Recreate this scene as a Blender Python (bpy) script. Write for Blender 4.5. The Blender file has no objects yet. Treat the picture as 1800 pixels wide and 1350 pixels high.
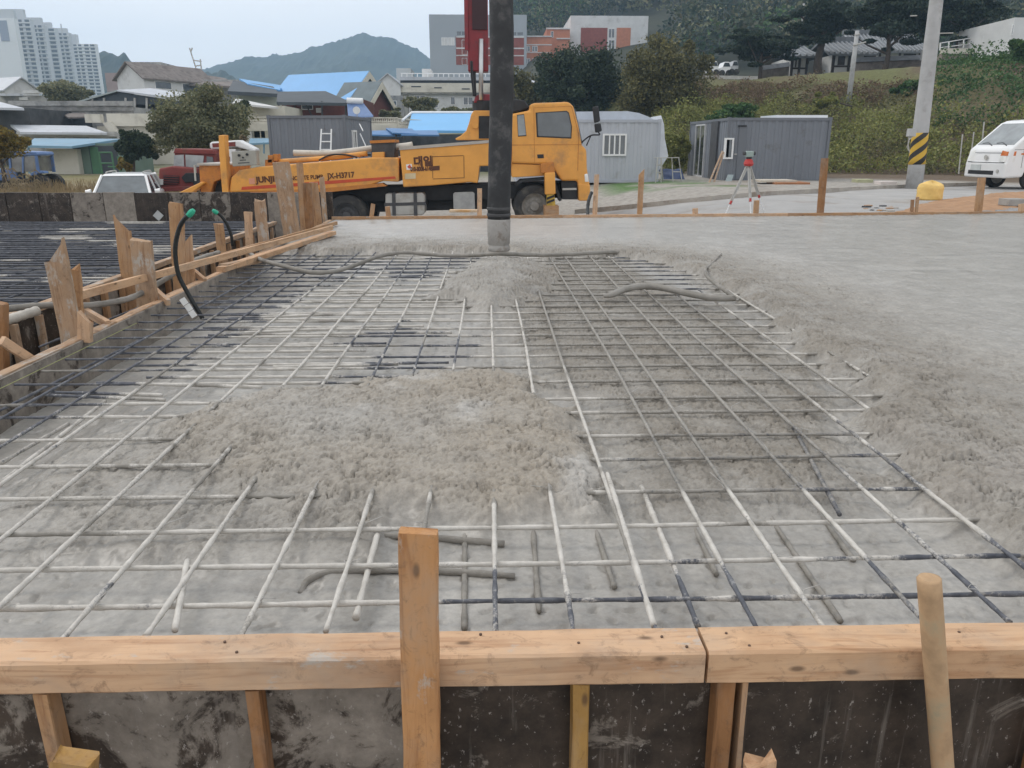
import bpy, math, random
import numpy as np
from mathutils import Vector, Matrix

# ------------------------------------------------------------------ camera
F_PX, CX, CY = 1380.0, 900.0, 675.0
CAM = Vector((0.0, 0.0, 1.15))
PITCH = math.atan(418.0 / F_PX)
YAW = math.radians(1.59)          # looks a little to the right of +Y
scene = bpy.context.scene
COL = scene.collection
cam_d = bpy.data.cameras.new('camera')
cam_d.sensor_width = 36.0
cam_d.lens = F_PX / 1800.0 * 36.0
cam_d.clip_start = 0.05
cam_d.clip_end = 6000.0
cam = bpy.data.objects.new('camera', cam_d)
COL.objects.link(cam)
cam.location = CAM
cam.rotation_euler = (math.pi / 2 - PITCH, 0.0, -YAW)
scene.camera = cam

# ------------------------------------------------------------------ world, sun, exposure
SUN_EL, SUN_AZ = math.radians(50.0), math.radians(-62.0)
world = bpy.data.worlds.new('World')
scene.world = world
world.use_nodes = True
wn, wl = world.node_tree.nodes, world.node_tree.links
bg = wn['Background']
sky = wn.new('ShaderNodeTexSky')
sky.sky_type = 'NISHITA'
sky.sun_disc = False
sky.sun_elevation = SUN_EL
sky.sun_rotation = SUN_AZ
sky.air_density = 1.0
sky.dust_density = 4.0
# overcast: an even veil of cloud over the clear sky
veil = wn.new('ShaderNodeMix'); veil.data_type = 'RGBA'
veil.inputs[0].default_value = 0.9
cl = wn.new('ShaderNodeTexNoise'); cl.inputs['Scale'].default_value = 2.2
cl.inputs['Detail'].default_value = 5.0
tcw = wn.new('ShaderNodeTexCoord'); mpw = wn.new('ShaderNodeMapping')
mpw.inputs['Scale'].default_value = (1.0, 1.0, 2.6)
rmp = wn.new('ShaderNodeValToRGB')
rmp.color_ramp.elements[0].position = 0.3
rmp.color_ramp.elements[1].position = 0.72
cloud = wn.new('ShaderNodeMix'); cloud.data_type = 'RGBA'
cloud.inputs[6].default_value = (8.7, 8.85, 9.15, 1)
cloud.inputs[7].default_value = (9.8, 9.85, 10.0, 1)
wl.new(rmp.outputs[0], cloud.inputs[0])
wl.new(tcw.outputs['Generated'], mpw.inputs[0]); wl.new(mpw.outputs[0], cl.inputs['Vector'])
wl.new(cl.outputs[0], rmp.inputs[0])
wl.new(sky.outputs[0], veil.inputs[6]); wl.new(cloud.outputs[2], veil.inputs[7])
wl.new(veil.outputs[2], bg.inputs[0])
bg.inputs[1].default_value = 0.122

sun_d = bpy.data.lights.new('sun', 'SUN')
sun_d.energy = 1.0
sun_d.angle = math.radians(16.0)
sun_d.color = (1.0, 0.965, 0.91)
sun = bpy.data.objects.new('sun', sun_d)
COL.objects.link(sun)
sdir = Vector((math.sin(SUN_AZ) * math.cos(SUN_EL), math.cos(SUN_AZ) * math.cos(SUN_EL), math.sin(SUN_EL)))
sun.rotation_euler = sdir.to_track_quat('Z', 'Y').to_euler()
sun.location = (0, 0, 50)

scene.view_settings.view_transform = 'Standard'
scene.view_settings.look = 'None'
scene.view_settings.exposure = 0.12
scene.view_settings.gamma = 1.0
scene.view_settings.use_curve_mapping = False
scene.render.engine = 'CYCLES'
scene.cycles.use_denoising = True
scene.cycles.max_bounces = 6
scene.cycles.diffuse_bounces = 3
scene.cycles.glossy_bounces = 3
scene.cycles.transmission_bounces = 4
scene.cycles.transparent_max_bounces = 12
scene.cycles.volume_bounces = 1

# ------------------------------------------------------------------ placing: a sight line of the survey camera meets a level or a depth
_sp, _cp, _sy, _cy = math.sin(PITCH), math.cos(PITCH), math.sin(YAW), math.cos(YAW)

def ray(x, y):
    a, b = (x - CX) / F_PX, (y - CY) / F_PX
    fwd = _cp - b * _sp
    dn = _sp + b * _cp
    return Vector((a * _cy + fwd * _sy, -a * _sy + fwd * _cy, -dn))

def P(x, y, z=0.0):
    d = ray(x, y); t = (z - CAM.z) / d.z
    return CAM + d * t

def Q(x, y, Y):
    d = ray(x, y)
    return CAM + d * (Y / d.y)

# ------------------------------------------------------------------ noise (numpy)
_rs = np.random.RandomState(7)
_perm = _rs.permutation(512).astype(np.int64)
_perm = np.concatenate([_perm, _perm, _perm])
_ga = _rs.rand(512) * 2 * np.pi
_gx, _gy = np.cos(_ga), np.sin(_ga)

def pn(x, y, seed=0):
    x = np.asarray(x, dtype=float) + seed * 17.31; y = np.asarray(y, dtype=float) - seed * 9.7
    xi = np.floor(x).astype(np.int64); yi = np.floor(y).astype(np.int64)
    xf, yf = x - xi, y - yi
    xi &= 511; yi &= 511
    u = xf * xf * xf * (xf * (xf * 6 - 15) + 10); v = yf * yf * yf * (yf * (yf * 6 - 15) + 10)
    def g(ix, iy, dx, dy):
        h = _perm[_perm[ix & 511] + (iy & 511)]
        return _gx[h] * dx + _gy[h] * dy
    a = g(xi, yi, xf, yf); b = g(xi + 1, yi, xf - 1, yf)
    c = g(xi, yi + 1, xf, yf - 1); d = g(xi + 1, yi + 1, xf - 1, yf - 1)
    return 1.4 * ((a + u * (b - a)) + v * ((c + u * (d - c)) - (a + u * (b - a))))

def fbm(x, y, o=4, seed=0, gain=0.5):
    s, a, t = 0.0, 1.0, 0.0
    for k in range(o):
        s = s + a * pn(x * 2 ** k, y * 2 ** k, seed + k); t += a; a *= gain
    return s / t

def ss(a, b, x):
    t = np.clip((np.asarray(x, dtype=float) - a) / (b - a), 0, 1)
    return t * t * (3 - 2 * t)

def sdist(px, py, poly):
    """signed distance to a polygon, positive inside"""
    px = np.asarray(px, dtype=float); py = np.asarray(py, dtype=float)
    d = np.full(px.shape, 1e18); inside = np.zeros(px.shape, bool)
    n = len(poly)
    for i in range(n):
        ax, ay = poly[i]; bx, by = poly[(i + 1) % n]
        ex, ey = bx - ax, by - ay
        t = np.clip(((px - ax) * ex + (py - ay) * ey) / (ex * ex + ey * ey + 1e-12), 0, 1)
        d = np.minimum(d, (px - ax - t * ex) ** 2 + (py - ay - t * ey) ** 2)
        c = (ay > py) != (by > py)
        xs = ex * (py - ay) / (ey if abs(ey) > 1e-12 else 1e-12) + ax
        inside ^= c & (px < xs)
    d = np.sqrt(d)
    return np.where(inside, d, -d)

def wpoly(pts, z=0.0):
    return [tuple(P(x, y, z)[:2]) for x, y in pts]

# ------------------------------------------------------------------ materials
def _nodes(name):
    m = bpy.data.materials.new(name); m.use_nodes = True
    nt = m.node_tree
    return m, nt, nt.nodes, nt.links, nt.nodes['Principled BSDF']

def _coords(N, L, scale=(1, 1, 1), rnd=True, kind='Object'):
    tc = N.new('ShaderNodeTexCoord'); mp = N.new('ShaderNodeMapping')
    mp.inputs['Scale'].default_value = scale
    L.new(tc.outputs[kind], mp.inputs[0])
    if rnd:
        oi = N.new('ShaderNodeObjectInfo'); ml = N.new('ShaderNodeMath'); ml.operation = 'MULTIPLY'
        ml.inputs[1].default_value = 37.0
        L.new(oi.outputs['Random'], ml.inputs[0])
        cx = N.new('ShaderNodeCombineXYZ')
        for k in range(3): L.new(ml.outputs[0], cx.inputs[k])
        L.new(cx.outputs[0], mp.inputs['Location'])
    return mp.outputs[0]

def _noise(N, L, vec, scale, detail=4, rough=0.55, dist=0.0):
    n = N.new('ShaderNodeTexNoise'); n.inputs['Scale'].default_value = scale
    n.inputs['Detail'].default_value = detail; n.inputs['Roughness'].default_value = rough
    n.inputs['Distortion'].default_value = dist
    L.new(vec, n.inputs['Vector']); return n.outputs[0]

def _ramp(N, L, fac, stops):
    r = N.new('ShaderNodeValToRGB'); e = r.color_ramp.elements
    while len(e) < len(stops): e.new(0.5)
    for k, (p, c) in enumerate(stops):
        e[k].position = p
        e[k].color = (c if len(c) == 4 else (*c, 1)) if isinstance(c, tuple) else (c, c, c, 1)
    L.new(fac, r.inputs[0]); return r.outputs[0]

def _mix(N, L, fac, a, b, mode='MIX'):
    m = N.new('ShaderNodeMix'); m.data_type = 'RGBA'; m.blend_type = mode
    for s, v in ((m.inputs[0], fac), (m.inputs[6], a), (m.inputs[7], b)):
        if isinstance(v, (int, float)): s.default_value = v
        elif isinstance(v, tuple): s.default_value = (*v[:3], 1)
        else: L.new(v, s)
    return m.outputs[2]

def _math(N, L, op, a, b=0.0):
    m = N.new('ShaderNodeMath'); m.operation = op
    for s, v in ((m.inputs[0], a), (m.inputs[1], b)):
        if isinstance(v, (int, float)): s.default_value = v
        else: L.new(v, s)
    return m.outputs[0]

def _bump(N, L, B, h, strength, dist=0.01):
    b = N.new('ShaderNodeBump'); b.inputs['Strength'].default_value = strength
    b.inputs['Distance'].default_value = dist
    L.new(h, b.inputs['Height']); L.new(b.outputs[0], B.inputs['Normal'])

def S(c, k): return tuple(max(0.0, min(1.0, v * k)) for v in c)

MATS = {}
def mat(name, c, rough=0.7, var=0.15, vs=3.0, bump=0.15, bs=60.0, metal=0.0, dirt=None, dthr=0.58, dscale=2.0, spec=0.4, coat=0.0):
    """plain surface: uneven colour, optional dirt in patches of its own, fine relief"""
    if name in MATS: return MATS[name]
    m, nt, N, L, B = _nodes(name)
    v = _coords(N, L)
    n1 = _noise(N, L, v, vs, 5, 0.6)
    col = _ramp(N, L, n1, [(0.3, S(c, 1 - var)), (0.7, S(c, 1 + var))])
    if dirt:
        n2 = _noise(N, L, v, dscale, 7, 0.68)
        f = _ramp(N, L, n2, [(dthr - 0.06, 0.0), (dthr + 0.1, 0.85)])
        col = _mix(N, L, f, col, dirt)
    L.new(col, B.inputs['Base Color'])
    B.inputs['Roughness'].default_value = rough; B.inputs['Metallic'].default_value = metal
    B.inputs['Specular IOR Level'].default_value = spec
    B.inputs['Coat Weight'].default_value = coat
    if bump:
        _bump(N, L, B, _noise(N, L, v, bs, 4, 0.6), bump, 0.004)
    MATS[name] = m; return m

def wood(name, c1, c2, rough=0.72, stain=(0.1, 0.055, 0.03), gscale=1.0, cem=0.0):
    """sawn timber, grain along the local X axis, knots, stains, cement smears"""
    if name in MATS: return MATS[name]
    m, nt, N, L, B = _nodes(name)
    v = _coords(N, L, (2.2 * gscale, 34 * gscale, 34 * gscale))
    g = _noise(N, L, v, 1.0, 6, 0.62, 0.9)
    col = _ramp(N, L, g, [(0.3, c2), (0.48, c1), (0.62, S(c1, 1.06)), (0.74, c2)])
    v2 = _coords(N, L, (3, 5, 5))
    big = _noise(N, L, v2, 1.3, 4, 0.6)
    col = _mix(N, L, _ramp(N, L, big, [(0.5, 0.0), (0.75, 0.55)]), col, S(c2, 0.75))
    vo = N.new('ShaderNodeTexVoronoi'); vo.inputs['Scale'].default_value = 1.0
    vk = _coords(N, L, (7.0, 17, 17)); L.new(vk, vo.inputs['Vector'])
    kn = _ramp(N, L, vo.outputs['Distance'], [(0.07, 1.0), (0.17, 0.0)])
    sc_ = N.new('ShaderNodeSeparateColor'); L.new(vo.outputs['Color'], sc_.inputs[0])
    rare = _ramp(N, L, sc_.outputs[0], [(0.66, 0.0), (0.68, 1.0)])
    col = _mix(N, L, _math(N, L, 'MULTIPLY', _math(N, L, 'MULTIPLY', kn, rare), 0.8), col, stain)
    st = _noise(N, L, _coords(N, L, (7, 9, 9)), 2.3, 7, 0.75, 0.8)
    col = _mix(N, L, _ramp(N, L, st, [(0.54, 0.0), (0.70, 0.6)]), col, stain)
    wz = _noise(N, L, _coords(N, L, (2.5, 4, 4)), 1.6, 5, 0.65)
    col = _mix(N, L, _ramp(N, L, wz, [(0.45, 0.0), (0.7, 0.45)]), col, (0.36, 0.30, 0.24))
    if cem:
        cm = _noise(N, L, _coords(N, L, (4, 8, 8)), 1.7, 7, 0.72)
        col = _mix(N, L, _ramp(N, L, cm, [(0.7 - 0.2 * cem, 0.0), (0.78 - 0.2 * cem, 0.8)]), col, (0.42, 0.39, 0.35))
    L.new(col, B.inputs['Base Color'])
    B.inputs['Roughness'].default_value = rough; B.inputs['Specular IOR Level'].default_value = 0.25
    _bump(N, L, B, g, 0.35, 0.003)
    MATS[name] = m; return m

def panel_mat(name='stained_form_panel'):
    """phenolic plywood: near black face with cement haze, drips and scratches; object colour R = share of cement"""
    if name in MATS: return MATS[name]
    m, nt, N, L, B = _nodes(name)
    v = _coords(N, L)
    oi = N.new('ShaderNodeObjectInfo'); sep = N.new('ShaderNodeSeparateColor'); L.new(oi.outputs['Color'], sep.inputs[0])
    n1 = _noise(N, L, v, 5.5, 9, 0.72, 0.5)
    a = _math(N, L, 'ADD', n1, _math(N, L, 'MULTIPLY', _math(N, L, 'SUBTRACT', sep.outputs[0], 0.43), 0.55))
    f = _ramp(N, L, a, [(0.48, 0.0), (0.54, 0.7), (0.72, 1.0)])
    n2 = _noise(N, L, v, 9, 6, 0.7)
    dark = _ramp(N, L, n2, [(0.35, (0.020, 0.015, 0.012)), (0.7, (0.068, 0.050, 0.038))])
    lite = _ramp(N, L, n2, [(0.3, (0.18, 0.155, 0.13)), (0.7, (0.34, 0.30, 0.255))])
    col = _mix(N, L, f, dark, lite)
    drip = _noise(N, L, _coords(N, L, (26, 26, 1.3)), 1.0, 5, 0.7)
    col = _mix(N, L, _ramp(N, L, drip, [(0.58, 0.0), (0.70, 0.5)]), col, (0.22, 0.195, 0.17))
    sp = _noise(N, L, _coords(N, L, (70, 70, 45)), 1.0, 3, 0.7)
    col = _mix(N, L, _ramp(N, L, sp, [(0.63, 0.0), (0.69, 0.7)]), col, (0.36, 0.33, 0.30))
    L.new(col, B.inputs['Base Color'])
    L.new(_ramp(N, L, a, [(0.45, 0.42), (0.6, 0.85)]), B.inputs['Roughness'])
    B.inputs['Specular IOR Level'].default_value = 0.35
    _bump(N, L, B, n1, 0.3, 0.004)
    MATS[name] = m; return m

def leaf_mat(name, cols, rough=0.6):
    """foliage: each leaf clump takes its own shade"""
    if name in MATS: return MATS[name]
    m, nt, N, L, B = _nodes(name)
    ge = N.new('ShaderNodeNewGeometry')
    k = len(cols) - 1
    col = _ramp(N, L, ge.outputs['Random Per Island'], [(i / k, c) for i, c in enumerate(cols)])
    n = _noise(N, L, _coords(N, L, rnd=False), 0.5, 3, 0.6)
    col = _mix(N, L, _ramp(N, L, n, [(0.35, 0.0), (0.7, 0.5)]), col, S(cols[k // 2], 0.65))
    L.new(col, B.inputs['Base Color'])
    B.inputs['Roughness'].default_value = rough; B.inputs['Specular IOR Level'].default_value = 0.2
    B.inputs['Subsurface Weight'].default_value = 0.0
    tr = N.new('ShaderNodeBsdfTranslucent'); L.new(col, tr.inputs[0])
    mx = N.new('ShaderNodeMixShader'); mx.inputs[0].default_value = 0.22
    L.new(B.outputs[0], mx.inputs[1]); L.new(tr.outputs[0], mx.inputs[2])
    L.new(mx.outputs[0], nt.nodes['Material Output'].inputs[0])
    MATS[name] = m; return m

def glass_mat(name, c=(0.05, 0.06, 0.065), rough=0.06, spec=0.8):
    if name in MATS: return MATS[name]
    m, nt, N, L, B = _nodes(name)
    n = _noise(N, L, _coords(N, L), 2.0, 3)
    L.new(_ramp(N, L, n, [(0.35, S(c, 0.7)), (0.7, S(c, 1.4))]), B.inputs['Base Color'])
    B.inputs['Roughness'].default_value = rough; B.inputs['Specular IOR Level'].default_value = spec
    B.inputs['Coat Weight'].default_value = 0.6; B.inputs['Coat Roughness'].default_value = 0.03
    MATS[name] = m; return m

# ------------------------------------------------------------------ mesh building
class MB:
    def __init__(s, off=(0, 0, 0)):
        s.v, s.f, s.o = [], [], Vector(off)
    def add(s, vs, fs):
        k = len(s.v); s.v += [tuple(Vector(p) - s.o) for p in vs]; s.f += [tuple(i + k for i in f) for f in fs]; return s
    def box(s, x0, x1, y0, y1, z0, z1):
        return s.add([(x, y, z) for z in (z0, z1) for y in (y0, y1) for x in (x0, x1)],
                     [(0, 2, 3, 1), (4, 5, 7, 6), (0, 1, 5, 4), (2, 6, 7, 3), (0, 4, 6, 2), (1, 3, 7, 5)])
    def hexa(s, bottom, top):
        n = len(bottom)
        return s.add(list(bottom) + list(top), [tuple(range(n - 1, -1, -1)), tuple(range(n, 2 * n))] +
                     [(i, (i + 1) % n, n + (i + 1) % n, n + i) for i in range(n)])
    def prism(s, poly, lo, hi, ax='y'):
        """polygon (a, b) swept along ax; a,b are x,z for ax y; y,z for ax x; x,y for ax z"""
        def p(a, b, c): return {'y': (a, c, b), 'x': (c, a, b), 'z': (a, b, c)}[ax]
        return s.hexa([p(a, b, lo) for a, b in poly], [p(a, b, hi) for a, b in poly])
    def quad(s, *p):
        return s.add(p, [tuple(range(len(p)))])
    def cyl(s, p0, p1, r0, r1=None, n=12, cap=True):
        r1 = r0 if r1 is None else r1
        return s.tube([p0, p1], [r0, r1], n, cap)
    def tube(s, path, r, n=8, cap=True, up=None):
        path = [Vector(p) for p in path]; k = len(path)
        r = list(r) if hasattr(r, '__len__') else [r] * k
        vs, fs = [], []
        prev = None
        for i, p in enumerate(path):
            t = (path[min(i + 1, k - 1)] - path[max(i - 1, 0)]).normalized()
            if prev is None:
                a = Vector((0, 0, 1)) if abs(t.z) < 0.9 else Vector((1, 0, 0))
                u = t.cross(a).normalized()
            else:
                u = (prev - t * prev.dot(t)).normalized()
            prev = u; w = t.cross(u)
            for j in range(n):
                an = 2 * math.pi * j / n
                vs.append(p + (u * math.cos(an) + w * math.sin(an)) * r[i])
        for i in range(k - 1):
            for j in range(n):
                fs.append((i * n + j, i * n + (j + 1) % n, (i + 1) * n + (j + 1) % n, (i + 1) * n + j))
        if cap:
            fs.append(tuple(range(n - 1, -1, -1))); fs.append(tuple((k - 1) * n + j for j in range(n)))
        return s.add(vs, fs)
    def build(s, name, m, parent=None, smooth=False, bevel=0.0, loc=None, rotz=0.0):
        me = bpy.data.meshes.new(name); me.from_pydata(s.v, [], s.f); me.update()
        if smooth: me.polygons.foreach_set('use_smooth', [True] * len(me.polygons))
        me.materials.append(m)
        o = bpy.data.objects.new(name, me); COL.objects.link(o)
        if parent: o.parent = parent
        if loc is not None: o.location = loc
        elif parent is None: o.location = s.o
        o.rotation_euler.z = rotz
        if bevel:
            b = o.modifiers.new('bevel', 'BEVEL'); b.width = bevel; b.segments = 2; b.limit_method = 'ANGLE'
            b.angle_limit = math.radians(40)
        return o

def tag(o, label, cat, group=None, kind=None):
    o['label'] = label; o['category'] = cat
    if group: o['group'] = group
    o['kind'] = kind or 'thing'
    return o

def struct(o):
    o['kind'] = 'structure'; return o

def thing(name, label, cat, loc=(0, 0, 0), rotz=0.0, group=None):
    o = bpy.data.objects.new(name, None); COL.objects.link(o)
    o.empty_display_size = 0.2
    o.location = loc; o.rotation_euler = (0, 0, rotz)
    return tag(o, label, cat, group)

def np_mesh(name, co, faces, m, parent=None, smooth=False, loc=None):
    """big mesh from arrays, quads or triangles"""
    co = np.asarray(co, dtype=np.float32); faces = np.asarray(faces, dtype=np.int32)
    me = bpy.data.meshes.new(name); k = faces.shape[1]
    me.vertices.add(len(co)); me.vertices.foreach_set('co', co.ravel())
    me.loops.add(faces.size); me.loops.foreach_set('vertex_index', faces.ravel())
    me.polygons.add(len(faces)); me.polygons.foreach_set('loop_start', np.arange(0, faces.size, k, dtype=np.int32))
    me.polygons.foreach_set('loop_total', np.full(len(faces), k, dtype=np.int32))
    me.update(calc_edges=True)
    if smooth: me.polygons.foreach_set('use_smooth', np.ones(len(faces), dtype=bool))
    me.materials.append(m)
    o = bpy.data.objects.new(name, me); COL.objects.link(o)
    if parent: o.parent = parent
    if loc is not None: o.location = loc
    return o

def grid_faces(nr, nc):
    i = np.arange((nr - 1) * nc).reshape(nr - 1, nc)[:, :-1].ravel()
    return np.stack([i, i + 1, i + nc + 1, i + nc], 1)

def stick(name, p0, p1, w, h, m, parent=None, up=(0, 0, 1), end='flat', seed=0, n=None, jit=0.0015, loc_world=True):
    """a sawn timber from p0 to p1: local X runs along the grain; w across, h along 'up'; end shapes the p1 end"""
    rnd = random.Random(seed * 7919 + 13)
    p0, p1 = Vector(p0), Vector(p1); Lg = (p1 - p0).length
    X = (p1 - p0).normalized(); U = Vector(up)
    if abs(X.dot(U)) > 0.95: U = Vector((0, 1, 0))
    Yv = U.cross(X).normalized(); Z = X.cross(Yv)
    n = n or max(3, int(Lg / 0.12)); c = min(w, h) * 0.07
    ring = [(-w/2 + c, -h/2), (w/2 - c, -h/2), (w/2, -h/2 + c), (w/2, h/2 - c), (w/2 - c, h/2), (-w/2 + c, h/2), (-w/2, h/2 - c), (-w/2, -h/2 + c)]
    vs, fs = [], []
    sl = rnd.choice((-1, 1))
    teeth = [rnd.random() for _ in range(8)]
    for i in range(n + 1):
        x = Lg * i / n
        for j, (a, b) in enumerate(ring):
            dx = 0.0
            if i == n:
                if end == 'slant': dx = -(a / w + 0.5) * w * 1.1 if sl > 0 else -(0.5 - a / w) * w * 1.1
                elif end == 'spear': dx = -(a / w * sl + 0.5) * w * 3.0
                elif end == 'split': dx = -teeth[j] * w * 0.9
                elif end == 'chip': dx = -teeth[j] * w * 0.25
                else: dx = -teeth[j] * 0.004
            vs.append((x + dx, a + rnd.uniform(-jit, jit), b + rnd.uniform(-jit, jit)))
    for i in range(n):
        for j in range(8):
            fs.append((i * 8 + j, i * 8 + (j + 1) % 8, (i + 1) * 8 + (j + 1) % 8, (i + 1) * 8 + j))
    fs.append(tuple(range(7, -1, -1)))
    k = len(vs)
    if end in ('split', 'spear', 'slant'):
        last = [vs[n * 8 + j] for j in range(8)]
        vs.append((sum(p[0] for p in last) / 8 - (w * 0.15 if end == 'split' else 0), 0, 0))
        for j in range(8): fs.append((n * 8 + j, n * 8 + (j + 1) % 8, k))
    else:
        fs.append(tuple(n * 8 + j for j in range(8)))
    me = bpy.data.meshes.new(name); me.from_pydata(vs, [], fs); me.materials.append(m); me.update()
    o = bpy.data.objects.new(name, me); COL.objects.link(o)
    M = Matrix(((X.x, Yv.x, Z.x, p0.x), (X.y, Yv.y, Z.y, p0.y), (X.z, Yv.z, Z.z, p0.z), (0, 0, 0, 1)))
    if parent:
        o.parent = parent
        if loc_world: M = parent.matrix_basis.inverted() @ M
    o.matrix_basis = M
    return o

def spline(pts, per=8):
    """smooth path through the points"""
    pts = [Vector(p) for p in pts]; out = []
    q = [pts[0] * 2 - pts[1]] + pts + [pts[-1] * 2 - pts[-2]]
    for i in range(1, len(q) - 2):
        a, b, c, d = q[i - 1], q[i], q[i + 1], q[i + 2]
        for k in range(per):
            t = k / per
            out.append(0.5 * ((2 * b) + (c - a) * t + (2 * a - 5 * b + 4 * c - d) * t * t + (3 * b - a - 3 * c + d) * t ** 3))
    out.append(pts[-1]); return out

def text_part(name, body, size, m, parent, mat4, extrude=0.002, shear=0.0, sx=1.0, bold=0.0):
    """painted lettering as thin mesh; mat4 places the text plane in the parent's frame"""
    cu = bpy.data.curves.new(name, 'FONT'); cu.body = body; cu.size = size; cu.extrude = extrude
    cu.shear = shear; cu.offset = bold; cu.align_x = 'LEFT'
    t = bpy.data.objects.new(name + '_tmp', cu); COL.objects.link(t)
    dg = bpy.context.evaluated_depsgraph_get(); dg.update()
    me = bpy.data.meshes.new_from_object(t.evaluated_get(dg))
    COL.objects.unlink(t); bpy.data.objects.remove(t)
    me.materials.clear(); me.materials.append(m)
    o = bpy.data.objects.new(name, me); COL.objects.link(o)
    o.parent = parent
    o.matrix_basis = mat4 @ Matrix.Diagonal((sx, 1, 1, 1))
    return o

# ================================================================== GROUND
def g(X, Y):
    X = np.asarray(X, dtype=float); Y = np.asarray(Y, dtype=float)
    base = -0.85 + 0.5 * ss(22, 29, Y)
    left = -0.85 - 0.45 * ss(14, 20, Y) + 0.9 * ss(30, 46, Y)
    z = base + (left - base) * ss(-4, -9, X)
    wr = ss(0.5, 7, X) * ss(12.5, 15, Y)
    z = z + (-0.06 - z) * wr
    z = z + 7.5 * ss(52, 130, Y) * ss(14, 4, X)
    k = ss(17, 29, X)
    Ys, Ye = 37 - 10.5 * k, 64 - 20 * k
    t = np.clip((Y - Ys) / (Ye - Ys), 0, 1)
    hr = (6.15 - 0.6 * k) * (0.75 * t + 0.25 * t * t * (3 - 2 * t)) + (0.01 + 0.03 * k) * np.clip(Y - Ye, 0, 60)
    z = z + hr * ss(3, 9, X)
    z = z + 0.05 * fbm(X * 0.35, Y * 0.35, 3, 3) * ss(14, 24, np.abs(Y) + np.abs(X) * 0.3)
    return z

def gz(x, y): return float(g(np.array([x]), np.array([y]))[0])

def vcol_mat(name, attr='tint', rough=0.9, vs=6.0, amt=0.35, bump=0.5, bs=25.0, bd=0.02, spec=0.2):
    """earth surfaces: colour of each place from the 'tint' attribute, broken up by grain"""
    m, nt, N, L, B = _nodes(name)
    at = N.new('ShaderNodeAttribute'); at.attribute_name = attr
    v = _coords(N, L, rnd=False)
    n = _noise(N, L, v, vs, 8, 0.7)
    col = _mix(N, L, 1.0, at.outputs['Color'], _ramp(N, L, n, [(0.28, 1 - amt), (0.72, 1 + amt)]), 'MULTIPLY')
    L.new(col, B.inputs['Base Color']); B.inputs['Roughness'].default_value = rough
    B.inputs['Specular IOR Level'].default_value = spec
    _bump(N, L, B, _noise(N, L, v, bs, 6, 0.7), bump, bd)
    return m

def set_tint(o, rgb, name='tint'):
    me = o.data; a = me.attributes.new(name, 'FLOAT_COLOR', 'POINT')
    c = np.ones((len(me.vertices), 4), dtype=np.float32); c[:, :3] = rgb
    a.data.foreach_set('color', c.ravel())

def axis(*segs):
    out = []
    for a, b, st in segs: out += list(np.arange(a, b, st))
    return np.array(out + [segs[-1][1]])

gx_ = axis((-1050, -200, 170), (-200, -40, 8), (-40, 40, 0.5), (40, 200, 8), (200, 1050, 170))
gy_ = axis((-30, 12, 3), (12, 60, 0.45), (60, 200, 4), (200, 1400, 150))
GX, GY = np.meshgrid(gx_, gy_)
GZ = g(GX, GY)
def lerp3(a, b, t): return a + (b - a) * t[..., None]
gravel = np.array((0.33, 0.305, 0.27)); earth = np.array((0.17, 0.125, 0.085)); grass = np.array((0.12, 0.125, 0.05)); dry = np.array((0.28, 0.205, 0.105))
tint = np.broadcast_to(gravel, GX.shape + (3,)).copy()
nz = fbm(GX * 0.25, GY * 0.25, 4, 5)
tint = lerp3(tint, earth, np.clip(ss(0.1, 0.5, nz) * 0.5, 0, 1))
tint = lerp3(tint, dry, ss(-4, -7, GX) * ss(14, 16, GY) * ss(60, 50, GY) * np.clip(0.7 + nz, 0, 1))
tint = lerp3(tint, np.array((0.10, 0.17, 0.06)), ss(0.02, 0.3, fbm(GX * 0.5, GY * 0.5, 3, 8) + 0.15) * ss(3.4, 4.4, GX) * ss(8.6, 7.5, GX) * ss(24.5, 25.5, GY) * ss(31, 29, GY))
tint = lerp3(tint, earth * 0.75, ss(8, 13, GX + (GY - 25) * 0.2) * ss(33, 37, GY + (GX - 10) * 0.9) * ss(3, 6, GX))
tint = lerp3(tint, grass, ss(34, 50, GY) * ss(-0.45, 0.15, nz) * 0.95)
tint = lerp3(tint, grass * 0.8, ss(90, 130, GY))
go = np_mesh('ground', np.stack([GX, GY, GZ], -1).reshape(-1, 3), grid_faces(len(gy_), len(gx_)), vcol_mat('ground_earth'), smooth=True)
set_tint(go, tint.reshape(-1, 3)); struct(go)

# ------------------------------------------------------------------ far edge of the pour and road beyond
FA, FB = P(588, 385, 0.03), P(1800, 375, 0.03)
def far_y(X): return FA.y + (np.asarray(X, dtype=float) - FA.x) * (FB.y - FA.y) / (FB.x - FA.x)

kerb_px = [(1010, 374, -0.6), (1090, 369, -0.45), (1160, 362, -0.27), (1250, 353, -0.17), (1330, 346, -0.12), (1470, 338, -0.07), (1600, 331, -0.05), (1760, 326, -0.04), (2100, 318, -0.02)]
kerb_w = []
for x, y, z in kerb_px:
    p = P(x, y, z)
    for _ in range(6): p = P(x, y, gz(p.x, p.y) + 0.01)
    kerb_w.append((p.x, p.y))
kx = np.array([k[0] for k in kerb_w]); ky = np.array([k[1] for k in kerb_w])
rc = np.linspace(kx[0], 26, 90); rr = np.linspace(0, 1, 26)
RX = np.tile(rc, (26, 1)); far_k = np.interp(rc, kx, ky)
RY = (far_y(rc) + 0.5)[None, :] * (1 - rr[:, None]) + far_k[None, :] * rr[:, None]
RZ = g(RX, RY) + 0.012
road_m = mat('road_concrete', (0.35, 0.34, 0.325), 0.85, 0.12, 1.2, 0.3, 90, dirt=(0.25, 0.21, 0.17), dthr=0.6, dscale=0.7)
ro = np_mesh('road', np.stack([RX, RY, RZ], -1).reshape(-1, 3), grid_faces(26, 90), road_m, smooth=True); struct(ro)
kb = MB()
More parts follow.
